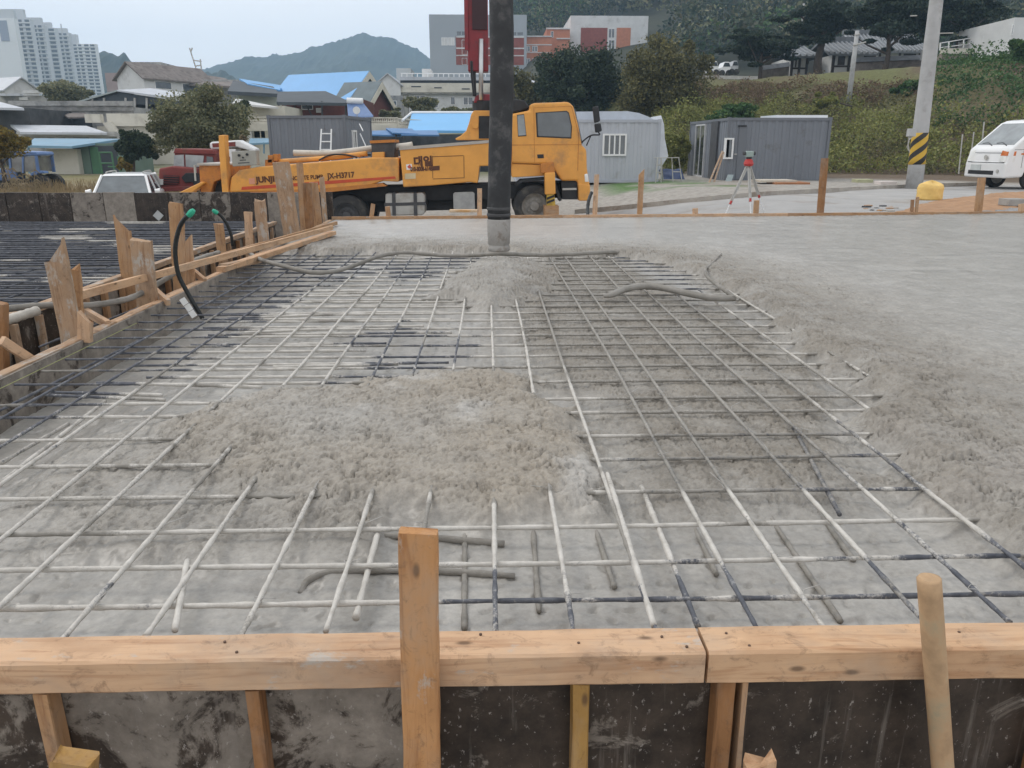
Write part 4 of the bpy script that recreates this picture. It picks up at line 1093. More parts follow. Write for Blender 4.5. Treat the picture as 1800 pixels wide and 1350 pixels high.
# turret and boom
tp('turret', [(798, 243), (808, 238), (818, 229), (823, 215), (827, 199), (832, 192), (885, 192), (892, 246), (800, 246)], 0.7, 1.7, ORG, bevel=0.02)
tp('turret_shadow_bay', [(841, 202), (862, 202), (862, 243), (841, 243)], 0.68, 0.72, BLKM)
mb = MB(); lx, lz = T(835, 219); mb.cyl((lx, 0.7, lz), (lx, 0.6, lz), 0.075, n=16); mb.build('pivot_pin', ORG, truck)
mb = MB(); lx, lz = T(853, 190); mb.cyl((lx, 1.2, lz - 0.02), (lx, 1.2, lz + 0.22), 0.33, n=24); mb.build('slew_ring', BLKM, truck)
boomp = tp('boom_knuckle', [(831, 177), (834, 165), (843, 160), (862, 161), (868, 178)], 0.95, 1.45, RED, bevel=0.03)
tpipe('boom_cylinder', [(845, 172), (845, 60)], 0.055, 0.85, mat('chromed_rod', (0.5, 0.5, 0.5), 0.3, 0.1, 4, 0, metal=0.8), per=2)
mb = MB(); x0, x1 = T(820, 60)[0], T(858, 60)[0]; z0 = T(830, 119)[1]
mb.box(x0, x1, 0.95, 1.4, z0, z0 + 9.0); bm_ = mb.build('boom', RED, truck, bevel=0.03)
mb = MB(); z1 = T(830, 42)[1]; mb.box(x0 + 0.12, x1 - 0.02, 0.90, 0.96, z1, z1 + 3); mb.build('boom_slot', mat('dark_boom_slot', (0.035, 0.012, 0.015), 0.6), bm_)
mb = MB(); mb.box(x0 - 0.07, x0 + 0.02, 0.9, 1.05, T(830, 80)[1], z0 + 6); mb.build('boom_flange', RED, bm_)
for k in range(4): tpipe('cable', [(826 + k * 2.2, 100), (827 + k * 2.3, 125), (829 + k * 1.8, 145), (831 + k * 1.5, 165)], 0.018, 0.9 + 0.04 * k, (BLKM, DGREY)[k % 2])
# upper boom arm, carried over the pour to the end hose (above the picture)
HB = Q(877, 441, 6.6); HT = HB + Vector((-0.02, 0, 8.2))
a_ = Vector(((x0 + x1) / 2, 1.2, z0 + 8.7)); b_ = HT - TO + Vector((0, 0.3, 0.35))
mb = MB(); d = (b_ - a_); s_ = Vector((0.2, 0, 0)); u_ = Vector((0, 0, 0.3))
mb.hexa([a_ - s_ - u_, a_ + s_ - u_, b_ + s_ * 0.5 - u_ * 0.5, b_ - s_ * 0.5 - u_ * 0.5], [a_ - s_ + u_, a_ + s_ + u_, b_ + s_ * 0.5 + u_ * 0.5, b_ - s_ * 0.5 + u_ * 0.5]); mb.build('boom_arm', RED, truck)

# end hose of the pump
ph = thing('pump_hose', 'thick black rubber pump hose hanging over the fresh concrete heap', 'hose', HB)
mb = MB(HB); prof = [HB.lerp(HT, t) + Vector((0.035 * math.sin(t * 9), 0.02 * math.sin(t * 6), 0)) * min(1, t * 6) for t in np.linspace(0.03, 1, 60)]
mb.tube(prof, [0.0935 + 0.0015 * math.sin(i * 1.9) for i in range(60)], 28)
mb.build('hose', mat('scuffed_black_rubber', (0.034, 0.035, 0.037), 0.7, 0.35, 5, 0.35, 60, dirt=(0.12, 0.115, 0.11), dthr=0.57, dscale=5), ph, smooth=True)
mb = MB(HB); mb.tube([HB + Vector((0, 0, z)) for z in (0.0, 0.012, 0.035, 0.05, 0.055, 0.06, 0.16, 0.255, 0.262)], [0.086, 0.092, 0.092, 0.086, 0.086, 0.091, 0.095, 0.097, 0.094], 28)
mb.build('nozzle', mat('cement_caked_nozzle', (0.31, 0.295, 0.275), 0.8, 0.15, 8, 0.5, 40, dirt=(0.16, 0.12, 0.09), dthr=0.58, dscale=9), ph, smooth=True)

for z_ in (0.285, 0.335):
    mb = MB(HB); mb.tube([HB + Vector((0, 0, z_ + d)) for d in (0, 0.004, 0.02, 0.024)], [0.095, 0.0985, 0.0985, 0.095], 28); mb.build('clamp', DGREY, ph)
# ================================================================== CONTAINERS
def corrug(mb, L, z0, z1, y, depth=0.022, pitch=0.28, flip=1, ax='x', x0=0.0):
    pts = []; x = x0
    while x < x0 + L - 1e-6:
        for dx, d in ((0, 0), (0.4, 0), (0.5, 1), (0.9, 1)):
            if x + dx * pitch < x0 + L: pts.append((x + dx * pitch, d * depth * flip))
        x += pitch
    pts.append((x0 + L, 0))
    vs = []
    for a, d in pts:
        for z in (z0, z1): vs.append((a, y + d, z) if ax == 'x' else (y + d, a, z))
    mb.add(vs, [(2 * i, 2 * i + 2, 2 * i + 3, 2 * i + 1) for i in range(len(pts) - 1)])
def container(label, loc, rotz, L, D, Hc, m, trim):
    c = thing('container', label, 'container', loc, rotz)
    mb = MB(); corrug(mb, L - 0.12, 0.12, Hc - 0.1, 0.03, x0=0.06); corrug(mb, L - 0.12, 0.12, Hc - 0.1, D - 0.03, flip=-1, x0=0.06)
    corrug(mb, D - 0.12, 0.12, Hc - 0.1, 0.03, ax='y', x0=0.06); corrug(mb, D - 0.12, 0.12, Hc - 0.1, L - 0.03, flip=-1, ax='y', x0=0.06)
    mb.build('walls', m, c)
    mb = MB(); mb.box(0.02, L - 0.02, 0.02, D - 0.02, Hc - 0.06, Hc - 0.02); mb.build('roof', trim, c)
    mb = MB(); mb.box(0.04, L - 0.04, 0.04, D - 0.04, 0.10, 0.13); mb.build('floor', trim, c)
    for x in (0, L - 0.1):
        for y in (0, D - 0.1):
            mb = MB(); mb.box(x, x + 0.1, y, y + 0.1, 0, Hc); mb.build('corner_post', trim, c)
            mb = MB(); mb.box(x - 0.008, x + 0.108, y - 0.008, y + 0.108, Hc - 0.1, Hc + 0.012); mb.build('corner_casting', trim, c)
    for z in (0.02, Hc - 0.105):
        for y in (0.004, D - 0.084): mb = MB(); mb.box(0.1, L - 0.1, y, y + 0.08, z, z + 0.1); mb.build('rail', trim, c)
        for x in (0.004, L - 0.084): mb = MB(); mb.box(x, x + 0.08, 0.1, D - 0.1, z + 0.001, z + 0.099); mb.build('rail', trim, c)
    return c
def cwin(c, x0, x1, z0, z1, y=0.0, panes=2, ax='x', name='window', frame=WHT, glass=GLS, s=1):
    """window or door: frame bars, sashes and glass on a container wall"""
    def bx(mb, a, b, d0, d1, e, f):
        return mb.box(a, b, y + min(d0 * s, d1 * s), y + max(d0 * s, d1 * s), e, f) if ax == 'x' else mb.box(y + min(d0 * s, d1 * s), y + max(d0 * s, d1 * s), a, b, e, f)
    mb = MB(); t = 0.06
    bx(mb, x0, x1, -0.035, 0.09, z0, z0 + t); bx(mb, x0, x1, -0.035, 0.09, z1 - t, z1)
    bx(mb, x0, x0 + t, -0.034, 0.089, z0 + t, z1 - t); bx(mb, x1 - t, x1, -0.034, 0.089, z0 + t, z1 - t)
    w = mb.build(name, frame, c)
    n = panes; 
    for k in range(n):
        a = x0 + t + (x1 - x0 - 2 * t) * k / n; b = x0 + t + (x1 - x0 - 2 * t) * (k + 1) / n
        mb = MB(); bx(mb, a, b, 0.0, 0.02, z0 + t, z1 - t); mb.build('pane', glass, w)
        if k:
            mb = MB(); bx(mb, a - 0.025, a + 0.025, -0.02, 0.03, z0 + t, z1 - t); mb.build('sash', frame, w)
    return w
CDG = mat('slate_container_paint', (0.175, 0.188, 0.21), 0.6, 0.08, 1.0, 0.05, 30, dirt=(0.12, 0.12, 0.125), dthr=0.62)
CDT = mat('slate_trim_paint', (0.145, 0.155, 0.172), 0.6, 0.08, 1.0, 0.05)
CLG = mat('light_grey_container_paint', (0.42, 0.44, 0.475), 0.6, 0.07, 1.0, 0.05, 30, dirt=(0.30, 0.30, 0.30), dthr=0.62)
CLT = mat('light_grey_trim', (0.38, 0.40, 0.44), 0.6, 0.07)
# left slate container behind the truck
p = Q(476, 290, 30.6); c1 = container('slate grey container with a white ladder leaning on it, behind the truck', (p.x, 30.6, Q(476, 203, 30.6).z - 2.6), math.radians(-8), 2.95, 3.4, 2.6, CDG, CDT)
cwin(c1, 0.85, 1.35, 0.6, 2.1, 2.95 - 0.03, 2, 'y', 'door', WHT, GLSL, -1)
la = thing('ladder', 'white ladder leaning on the slate container behind the truck', 'ladder', Q(574, 290, 29.6))
for a_, b_ in (((565, 227), (563, 264)), ((582.5, 227), (581.5, 264))):
    mb = MB(la.location); A, B2 = Q(*a_, 29.9), Q(*b_, 29.62); mb.cyl(A, B2 + (B2 - A) * 0.7, 0.028, n=8); mb.build('side_rail', WHT, la)
for y, Yd in ((235, 29.84), (249, 29.73), (263, 29.63), (277, 29.53)):
    mb = MB(la.location); mb.cyl(Q(564.5, y, Yd), Q(582.5, y, Yd), 0.022, n=8); mb.build('rung', WHT, la)
for a_, b_, lb in (((632, 218), (638, 230), 'upper thin white pole leaning on the slate container end'), ((633, 235), (643, 257), 'lower thin white pole leaning on the slate container end')):
    A, B2 = Q(*a_, 30.6), Q(*b_, 30.2); mb = MB(A); mb.cyl(A, B2, 0.02, n=8); tag(mb.build('white_pole', WHT), lb, 'pole')
# light grey container
p = Q(1157, 322, 29.4); Lz = gz(3.5, 29.4)
c2 = container('light grey container with a white framed window, right of the truck cab', (p.x - 5.2, 29.4, p.z), 0, 5.2, 2.6, Q(1157, 210, 29.4).z - p.z, CLG, CLT)
ox = p.x - 5.2
cwin(c2, Q(1059, 260, 29.4).x - ox, Q(1101, 260, 29.4).x - ox, Q(1080, 274, 29.4).z - p.z, Q(1080, 235, 29.4).z - p.z, 0.0, 4)
ar = MB(); n = 16
poly = [(0.0 + 5.0 * i / n, 0.02 + 0.33 * math.sin(math.pi * min(1, (i / n) * 0.62 + 0.38) if i / n > 0.2 else 0)) for i in range(n + 1)]
tx = [(Q(1000, 0, 30.6).x - ox), (Q(1105, 0, 30.6).x - ox), (Q(1125, 0, 30.6).x - ox), (Q(1142, 0, 30.6).x - ox), (Q(1153, 0, 30.6).x - ox)]
hz = Q(1157, 210, 29.4).z - p.z
ar.prism([(tx[0] - 2, hz), (tx[0] - 2, hz + 0.26), (tx[1], hz + 0.30), (tx[2], hz + 0.24), (tx[3], hz + 0.12), (tx[4], hz + 0.01), (tx[4], hz)], 0.5, 2.5, 'y')
ar.build('roof_cover', mat('pale_roof_sheet', (0.46, 0.50, 0.55), 0.55, 0.1), c2)
sh = MB(p); sh.prism([(p.x + 0.02, p.z + 2.35), (p.x + 0.14, p.z + 2.05), (p.x + 0.2, p.z + 1.55), (p.x + 0.36, p.z + 0.95), (p.x + 0.02, p.z + 0.4)], 29.6, 31.5, 'y')
tag(sh.build('end_canopy', mat('white_tarp', (0.6, 0.62, 0.66), 0.6, 0.1), None), 'white sheet wrapped on the right end of the light grey container', 'tarp')
# dark container with glass door
p = Q(1272, 322, 29.5); wB = Q(1453, 300, 29.5).x - p.x; hB = Q(1272, 206.5, 29.5).z - p.z
c3 = container('long slate grey container behind the surveying tripod', (p.x, 29.5, p.z), 0, wB, 5.6, hB, CDG, CDT)
f = lambda x: Q(x, 260, 29.5).x - p.x
h_ = lambda y: Q(1300, y, 29.5).z - p.z
cwin(c3, f(1273.5), f(1289), h_(279.5), h_(242.5), 0.0, 1, frame=WHT)
mb = MB(); mb.box(f(1297), f(1311), -0.012, 0.09, 0.13, h_(222)); d_ = mb.build('door', CDT, c3)
mb = MB(); mb.box(f(1291), f(1296), -0.05, -0.01, h_(272), h_(270)); mb.build('handle', STEELG, d_)
mb = MB(); mb.box(f(1295), f(1309), -0.04, 0.02, h_(223), h_(220)); mb.build('vent', BLKM, c3)
cwin(c3, 3.0, 4.5, 0.1, 2.15, 0.0, 2, 'y', 'glass_door', mat('grey_white_frame', (0.5, 0.5, 0.5), 0.5), GLS, 1)
mb = MB(); mb.box(-0.04, 0.05, 1.2, 2.1, 0.12, 2.2); mb.build('door', DGREY, c3)
for y in (29.9,): 
    a_ = Q(1352, 204.5, 31); b_ = Q(1440, 204.5, 31)
    mb = MB(a_); mb.hexa([(a_.x, 30.2, p.z + hB + 0.015), (b_.x, 30.2, p.z + hB + 0.015), (b_.x, 32, p.z + hB + 0.015), (a_.x, 32, p.z + hB + 0.015)], [(a_.x, 30.2, p.z + hB + 0.11), (b_.x, 30.2, p.z + hB + 0.11), (b_.x, 32, p.z + hB + 0.13), (a_.x, 32, p.z + hB + 0.13)])
    tag(mb.build('metal_sheet', mat('bright_sheet_metal', (0.75, 0.77, 0.79), 0.35, 0.05, metal=0.3)), 'bright metal sheet lying on the long slate container roof', 'sheet')
# clutter round the containers
def lean(name, a_, b_, Ya, Yb, r, m, lb, cat): 
    A, B2 = Q(*a_, Ya), Q(*b_, Yb); mb = MB(B2); mb.cyl(A, B2, r, n=8); return tag(mb.build(name, m), lb, cat)
lean('leaning_pole', (1270, 266), (1243, 330), 29.3, 28.4, 0.035, stw, 'left wooden pole leaning on the slate container corner', 'pole')
lean('leaning_pole', (1272, 268), (1252, 330), 29.3, 28.5, 0.035, stw, 'right wooden pole leaning on the slate container corner', 'pole')
a_ = Q(1285, 307, 29.2); b_ = Q(1275, 332, 28.8); mb = MB(b_); mb.hexa([b_ + Vector((-0.1, 0, 0)), b_ + Vector((0.14, 0, 0)), b_ + Vector((0.14, 0.06, 0)), b_ + Vector((-0.1, 0.06, 0))], [a_ + Vector((-0.1, 0, 0)), a_ + Vector((0.1, 0, 0)), a_ + Vector((0.1, 0.06, 0)), a_ + Vector((-0.1, 0.06, 0))])
tag(mb.build('leaning_board', mat('pale_teal_board', (0.28, 0.33, 0.33), 0.6)), 'small pale teal board leaning on the container below its window', 'board')
def slab(name, x0, x1, y, Y, D, hh, m, lb, cat, up=0.0):
    A = Q(x0, y, Y); B2 = Q(x1, y, Y); mb = MB(A); mb.box(A.x, B2.x, Y, Y + D, A.z + up, A.z + up + hh)
    return tag(mb.build(name, m, bevel=0.006), lb, cat)
slab('board_stack', 1345, 1424, 334, 26.5, 1.0, 0.17, DGREY, 'dark pallet under the boards before the long slate container', 'pallet')
slab('rusty_sheet', 1362, 1423, 334, 26.45, 0.9, 0.07, mat('rust_orange_sheet', (0.36, 0.16, 0.075), 0.8, 0.25, 4), 'rust orange sheet on the pallet, under the pale boards', 'sheet', 0.17)
slab('pale_boards', 1336, 1400, 334, 26.7, 1.0, 0.07, mat('pale_board', (0.50, 0.45, 0.37), 0.7, 0.15, 4), 'pale boards lying on top of the rust orange sheet', 'boards', 0.245)
slab('pale_sheet', 1427, 1535, 334, 26.9, 1.4, 0.1, mat('cream_foam_sheet', (0.62, 0.58, 0.44), 0.7, 0.1, 4), 'long cream insulation sheet lying along the kerb', 'sheet', 0.06)
slab('foam_block', 1548, 1576, 329, 26.2, 0.5, 0.18, mat('pale_pink_foam', (0.62, 0.56, 0.52), 0.7, 0.1), 'pale pinkish foam piece left of the utility pole', 'foam')
slab('lime_board', 1507, 1534, 327, 27.6, 0.5, 0.22, mat('lime_board', (0.42, 0.42, 0.26), 0.7, 0.1), 'greenish board end left of the foam piece', 'board')
slab('concrete_block', 1773, 1806, 362, 15.6, 0.35, 0.13, mat('grey_block', (0.33, 0.32, 0.30), 0.9, 0.15, 6), 'grey concrete block at the right picture edge', 'block')
slab('white_orange_plank', 790, 845, 376, 17.2, 0.25, 0.05, mat('white_chipped_plank', (0.62, 0.50, 0.36), 0.7, 0.3, 5, dirt=(0.5, 0.25, 0.07), dthr=0.5), 'white and orange chipped plank lying below the grey splash plate', 'plank', 0.03)
# blue tarp and metal frames between the containers
tb = Q(1166, 322, 30.5); te = Q(1206, 322, 30.5)
gx2 = np.linspace(tb.x, te.x, 24); gz2 = np.linspace(0, 1, 10); A1, A2 = np.meshgrid(gx2, gz2)
zz = tb.z + (Q(1180, 298, 30.5).z - tb.z) * A2 * (1 + 0.12 * fbm(A1 * 3, A2 * 2, 3, 3)); yy2 = 30.5 + 0.9 * A2 + 0.18 * fbm(A1 * 4, A2 * 3, 3, 9)
o = np_mesh('blue_tarp', np.stack([A1, yy2, zz], -1).reshape(-1, 3), grid_faces(10, 24), mat('navy_tarp', (0.025, 0.05, 0.13), 0.5, 0.2, 5, 0.2), smooth=True)
o.modifiers.new('thickness', 'SOLIDIFY').thickness = 0.03; tag(o, 'navy blue tarp heaped between the light and the slate containers', 'tarp')
def frame_thing(name, label, cat, segs, r, m):
    base = segs[-1][1]; t_ = thing(name, label, cat, base)
    for a, b in segs:
        mb = MB(t_.location); mb.cyl(a, b, r, n=6); mb.build('bar', m, t_)
Yf = 28.6
frame_thing('step_ladder', 'pale aluminium step ladder at the right end of the light grey container', 'ladder', [(Q(1156, 277, Yf), Q(1152, 326, Yf)), (Q(1162, 277, Yf), Q(1162, 326, Yf)), (Q(1155, 290, Yf), Q(1162, 290, Yf)), (Q(1154, 303, Yf), Q(1162, 303, Yf)), (Q(1153, 315, Yf), Q(1162, 315, Yf)), (Q(1162, 277, Yf), Q(1166, 326, Yf + 0.6))], 0.022, STEELG)
frame_thing('trestle', 'thin metal trestle in front of the navy tarp', 'trestle', [(Q(1150, 277.5, Yf + .4), Q(1194, 277, Yf + .4)), (Q(1193, 277, Yf + .4), Q(1199, 322, Yf + .4)), (Q(1181, 277, Yf + .4), Q(1183, 322, Yf + .4)), (Q(1183, 302, Yf + .4), Q(1197, 302, Yf + .4))], 0.018, STEELG)

# ================================================================== SURVEY TRIPOD
ty = 15.2
apex = Q(1316, 286, ty)
tr = thing('survey_tripod', 'surveying tripod with red head and level, standing behind the pour', 'tripod', Q(1318, 372, ty))
for x, y, dY in ((1266, 374, -0.15), (1322, 376, -0.35), (1346, 374, 0.35)):
    ft = Q(x, y, ty + dY); ft.z = gz(ft.x, ft.y) + 0.0
    d = ft - apex
    for k_, (a, b, r, m_) in enumerate(((0.0, 0.62, 0.016, STEELG), (0.5, 1.0, 0.011, WHT))):
        for s_ in ((-0.014, 0.014) if k_ == 0 else (0.0,)):
            mb = MB(tr.location); q_ = Vector((s_, 0, 0)); mb.cyl(apex + d * a + q_, apex + d * b + q_, r, n=8); mb.build('leg', m_, tr)
    mb = MB(tr.location); mb.cyl(apex + d * 0.58, apex + d * 0.63, 0.026, n=10); mb.build('clamp', mat('red_plastic', (0.45, 0.04, 0.035), 0.45), tr)
mb = MB(tr.location); mb.tube([apex + Vector((0, 0, z)) for z in (-0.06, -0.02, 0.05, 0.07)], [0.075, 0.095, 0.07, 0.04], 12); mb.build('head', mat('red_plastic', (0, 0, 0)), tr)
lv = thing('level_instrument', 'grey-green levelling instrument mounted on the red tripod head', 'level', apex + Vector((0, 0, 0.07)))
mb = MB(); mb.tube([(0, 0, 0), (0, 0, 0.03)], 0.05, 12); mb.build('base', BLKM, lv)
mb = MB(); mb.box(-0.07, 0.07, -0.05, 0.05, 0.03, 0.14); mb.build('body', mat('level_grey_green', (0.30, 0.37, 0.34), 0.5, 0.1), lv, bevel=0.015)
mb = MB(); mb.cyl((-0.12, 0, 0.10), (0.11, 0, 0.10), 0.032, n=12); mb.build('telescope', DGREY, lv)

# ================================================================== UTILITY POLE
pb = Q(1606, 333, 23.6); pb.z = gz(pb.x, pb.y) - 0.02; ptop = Q(1646, 0, 23.6)
dirp = (ptop - pb).normalized()
up = thing('utility_pole', 'tall grey concrete utility pole with a yellow and black striped band', 'pole', pb)
mb = MB(pb); Lp = 11.0
mb.tube([pb + dirp * t for t in np.linspace(0, Lp, 14)], [0.235 - 0.0115 * t for t in np.linspace(0, Lp, 14)], 24)
mb.build('shaft', mat('pole_concrete', (0.40, 0.40, 0.395), 0.8, 0.1, 3, 0.25, 50, dirt=(0.28, 0.27, 0.25), dthr=0.6), up, smooth=True)
def hazard():
    m, nt, N, L, B = _nodes('hazard_band')
    tc = N.new('ShaderNodeTexCoord'); sp = N.new('ShaderNodeSeparateXYZ'); L.new(tc.outputs['Object'], sp.inputs[0])
    an = N.new('ShaderNodeMath'); an.operation = 'ARCTAN2'; L.new(sp.outputs[1], an.inputs[0]); L.new(sp.outputs[0], an.inputs[1])
    t = _math(N, L, 'ADD', _math(N, L, 'MULTIPLY', sp.outputs[2], 2.75), _math(N, L, 'MULTIPLY', an.outputs[0], -0.3183 * 1.5))
    fr = _math(N, L, 'FRACT', t)
    v = _coords(N, L); n = _noise(N, L, v, 14, 6, 0.7)
    c = _mix(N, L, _ramp(N, L, fr, [(0.47, 0.0), (0.49, 1.0)]), (0.022, 0.02, 0.018), (0.58, 0.36, 0.035))
    c = _mix(N, L, _ramp(N, L, n, [(0.6, 0.0), (0.75, 0.5)]), c, (0.16, 0.13, 0.09))
    L.new(c, B.inputs['Base Color']); B.inputs['Roughness'].default_value = 0.6; return m
zb0 = (Q(1603, 290, 23.6) - pb).length; zb1 = (Q(1610, 234, 23.6) - pb).length
mb = MB(); q = dirp.to_track_quat('Z', 'Y')
mb.tube([(0, 0, z) for z in np.linspace(zb0, zb1, 6)], [0.241 - 0.0115 * z for z in np.linspace(zb0, zb1, 6)], 32)
o = mb.build('striped_band', hazard(), up, smooth=True); o.rotation_mode = 'QUATERNION'; o.rotation_quaternion = q
a_ = Q(1598, 226, 23.3) - pb; b_ = Q(1608, 240, 23.3) - pb
mb = MB(); mb.box(a_.x, b_.x, a_.y - 0.06, a_.y + 0.12, b_.z, a_.z); mb.build('meter_box', mat('pole_concrete', (0, 0, 0)), up, bevel=0.01)
for k in range(4):
    mb = MB(); x_ = a_.x + 0.03 + 0.035 * k; mb.tube(spline([(x_, a_.y, b_.z), (x_ - 0.04 * k, a_.y - 0.03, b_.z - 0.15), (x_ - 0.02, a_.y, b_.z - 0.3 - 0.05 * k)], 5), 0.012, 6); mb.build('cable', STEELG, up)
for a_, b_ in (((1600, 28), (1612, 27.5)), ((1675, 58), (1632, 59))):
    A, B2 = Q(*a_, 23.5) - pb, Q(*b_, 23.5) - pb; mb = MB(); mb.cyl(A, B2, 0.015, n=6); mb.build('step_bolt', STEELG, up)

# ================================================================== SACK AND HEAPS
sk_b = Q(1633, 350, 18.2); sk_b.z = gz(sk_b.x, sk_b.y)
n1_, n2_ = 36, 24; th_ = np.linspace(0, 2 * np.pi, n1_, endpoint=False); hh_ = np.linspace(0, 1, n2_)
prof = np.interp(hh_, [0, 0.06, 0.3, 0.65, 0.85, 0.95, 1.0], [0.24, 0.28, 0.275, 0.27, 0.24, 0.12, 0.0])
TH, HH = np.meshgrid(th_, hh_); RR = prof[:, None] * (1 + 0.07 * fbm(np.cos(TH) * 2 + 3, np.sin(TH) * 2 + HH * 3, 3, 2) + 0.04 * np.sin(TH * 4 + HH * 5) * (0.4 + HH))
V = np.stack([RR * np.cos(TH), RR * np.sin(TH) * 0.9, HH * 0.42 + 0.03 * np.sin(TH * 2 + 1) * HH], -1).reshape(-1, 3)
fcs = [(r * n1_ + c_, r * n1_ + (c_ + 1) % n1_, (r + 1) * n1_ + (c_ + 1) % n1_, (r + 1) * n1_ + c_) for r in range(n2_ - 1) for c_ in range(n1_)]
ykm = mat('yellow_woven_sack', (0.72, 0.48, 0.15), 0.6, 0.12, 6, 0.3, 25, dirt=(0.5, 0.33, 0.1), dthr=0.6)
o = np_mesh('yellow_sack', V, fcs, ykm, smooth=True, loc=sk_b); tag(o, 'open yellow woven sack standing beside the orange soil', 'sack')
def heap(name, outline, hmax, m, label, cat, seed):
    pl = [tuple(P(x, y, -0.03)[:2]) for x, y in outline]
    xs_, ys2_ = [q[0] for q in pl], [q[1] for q in pl]
    X, Y = np.meshgrid(np.linspace(min(xs_) - 0.1, max(xs_) + 0.1, 130), np.linspace(min(ys2_) - 0.1, max(ys2_) + 0.1, 60))
    d = sdist(X, Y, pl) + 0.15 * fbm(X * 2, Y * 2, 4, seed)
    Z = g(X, Y) - 0.03 + 0.05 * ss(-0.1, 0.1, d) + hmax * ss(0, 1.4, d) * (0.75 + 0.5 * fbm(X * 1.3, Y * 1.3, 3, seed + 3)) + 0.035 * fbm(X * 7, Y * 7, 4, seed + 7) * ss(-0.1, 0.2, d)
    o = np_mesh(name, np.stack([X, Y, Z], -1).reshape(-1, 3), grid_faces(60, 130), m, smooth=True); return tag(o, label, cat)
heap('soil_heap', [(1560, 374), (1620, 356), (1680, 346), (1745, 338), (1850, 333), (1950, 335), (1900, 372), (1700, 377)], 0.10, mat('orange_sandy_soil', (0.36, 0.21, 0.115), 0.95, 0.2, 3, 0.6, 25), 'spread orange sandy soil beside the road at the right', 'soil', 31)
heap('gravel_heap', [(1672, 376), (1700, 364), (1740, 356), (1790, 352), (1850, 356), (1900, 376)], 0.09, mat('grey_crushed_stone', (0.25, 0.245, 0.24), 0.95, 0.4, 25, 0.8, 30), 'low heap of grey crushed stone before the orange soil', 'gravel', 37)
rb_ = random.Random(3)
for k in range(14):
    p = P(rb_.uniform(1505, 1575), rb_.uniform(362, 372), -0.05); s_ = rb_.uniform(0.03, 0.09)
    mb = MB((p.x, p.y, gz(p.x, p.y))); mb.box(p.x - s_, p.x + s_, p.y - s_ * 0.6, p.y + s_ * 0.6, gz(p.x, p.y) - 0.01, gz(p.x, p.y) + s_ * 0.5)
    o = mb.build('rubble', (oldw, mat('kerb_concrete', (0, 0, 0)), DGREY)[k % 3], bevel=0.01); o.rotation_euler.z = rb_.uniform(0, 1)
    tag(o, 'small piece of rubble on the road behind the pour, left of the yellow sack', 'rubble', 'rubble on the road')

# ================================================================== WHITE CAB-OVER TRUCK
vb = Q(1760, 334, 22.6); vb.z = gz(vb.x, vb.y)
VA = math.radians(37)
van = thing('light_truck', 'white cab-over light truck cut by the right picture edge', 'truck', vb, -math.pi + VA + math.pi)
# local: +x runs backwards along the near side, +y across towards the far side
van.rotation_euler.z = math.radians(5)
VW = 1.72; VP_ = mat('white_car_paint', (0.76, 0.76, 0.75), 0.3, 0.03, 2, 0, coat=0.5)
def vp(name, poly, lo, hi, m, parent=None, bevel=0.0):
    mb = MB(); mb.prism(poly, lo, hi, 'y'); return mb.build(name, m, parent or van, bevel=bevel)
side = [(0.0, 0.33), (0.0, 0.72), (0.03, 0.80), (0.08, 1.12), (0.20, 1.22), (0.92, 1.86), (1.1, 1.93), (1.3, 1.96), (2.25, 1.96), (2.3, 1.9), (2.3, 0.40), (1.32, 0.40), (1.25, 0.62), (1.08, 0.76), (0.84, 0.76), (0.66, 0.62), (0.58, 0.36)]
vbody = vp('body', side, 0, VW, VP_, bevel=0.05)
mb = MB(); a_, b_ = (0.235, 1.235), (0.90, 1.835); nx, nz_ = -0.012, 0.013
mb.hexa([(a_[0] + nx, 0.10, a_[1] + nz_), (b_[0] + nx, 0.16, b_[1] + nz_), (b_[0] + nx, VW - 0.16, b_[1] + nz_), (a_[0] + nx, VW - 0.10, a_[1] + nz_)], [(a_[0] + 0.03, 0.10, a_[1]), (b_[0] + 0.03, 0.16, b_[1]), (b_[0] + 0.03, VW - 0.16, b_[1]), (a_[0] + 0.03, VW - 0.10, a_[1])])
mb.build('windscreen', GLSL, vbody)
for k, y in enumerate((0.35, 0.95)):
    mb = MB(); mb.tube([(0.20, y, 1.225), (0.29, y + 0.28, 1.305), (0.27, y + 0.5, 1.29)], 0.014, 6); mb.build('wiper', BLKM, vbody)
vp('side_window', [(0.52, 1.22), (0.62, 1.16), (0.80, 1.26), (1.85, 1.30), (1.85, 1.78), (1.15, 1.80), (1.0, 1.76)], -0.008, 0.03, GLS, vbody)
vp('door_mirror', [(0.62, 1.28), (0.74, 1.28), (0.74, 1.45), (0.62, 1.45)], -0.2, -0.08, BLKM, vbody, 0.02)
for z, t in ((0.755, 0.012), (1.02, 0.012)):
    mb = MB(); mb.box(-0.012 + (z - 0.72) * 0.22, 0.05, 0.3 if z > 0.8 else 0.1, VW - (0.3 if z > 0.8 else 0.1), z, z + t); mb.build('seam', DGREY, vbody)
mb = MB(); mb.hexa([(-0.012, 0.07, 0.78), (0.03, 0.38, 0.78), (0.05, 0.38, 0.78), (0.3, 0.03, 0.78), (0.22, -0.012, 0.78)], [(0.06, 0.07, 1.07), (0.075, 0.3, 1.10), (0.1, 0.3, 1.1), (0.3, 0.03, 1.07), (0.24, -0.012, 1.08)]); hl = mb.build('headlight', mat('lamp_glass', (0, 0, 0)), vbody)
mb = MB(); mb.hexa([(0.018, 0.06, 0.95), (0.05, 0.34, 0.95), (0.08, 0.34, 0.95), (0.24, -0.02, 0.95)], [(0.04, 0.06, 1.06), (0.06, 0.30, 1.09), (0.1, 0.3, 1.09), (0.25, -0.02, 1.07)]); mb.build('turn_signal', mat('orange_lens', (0.6, 0.16, 0.03), 0.25), hl)
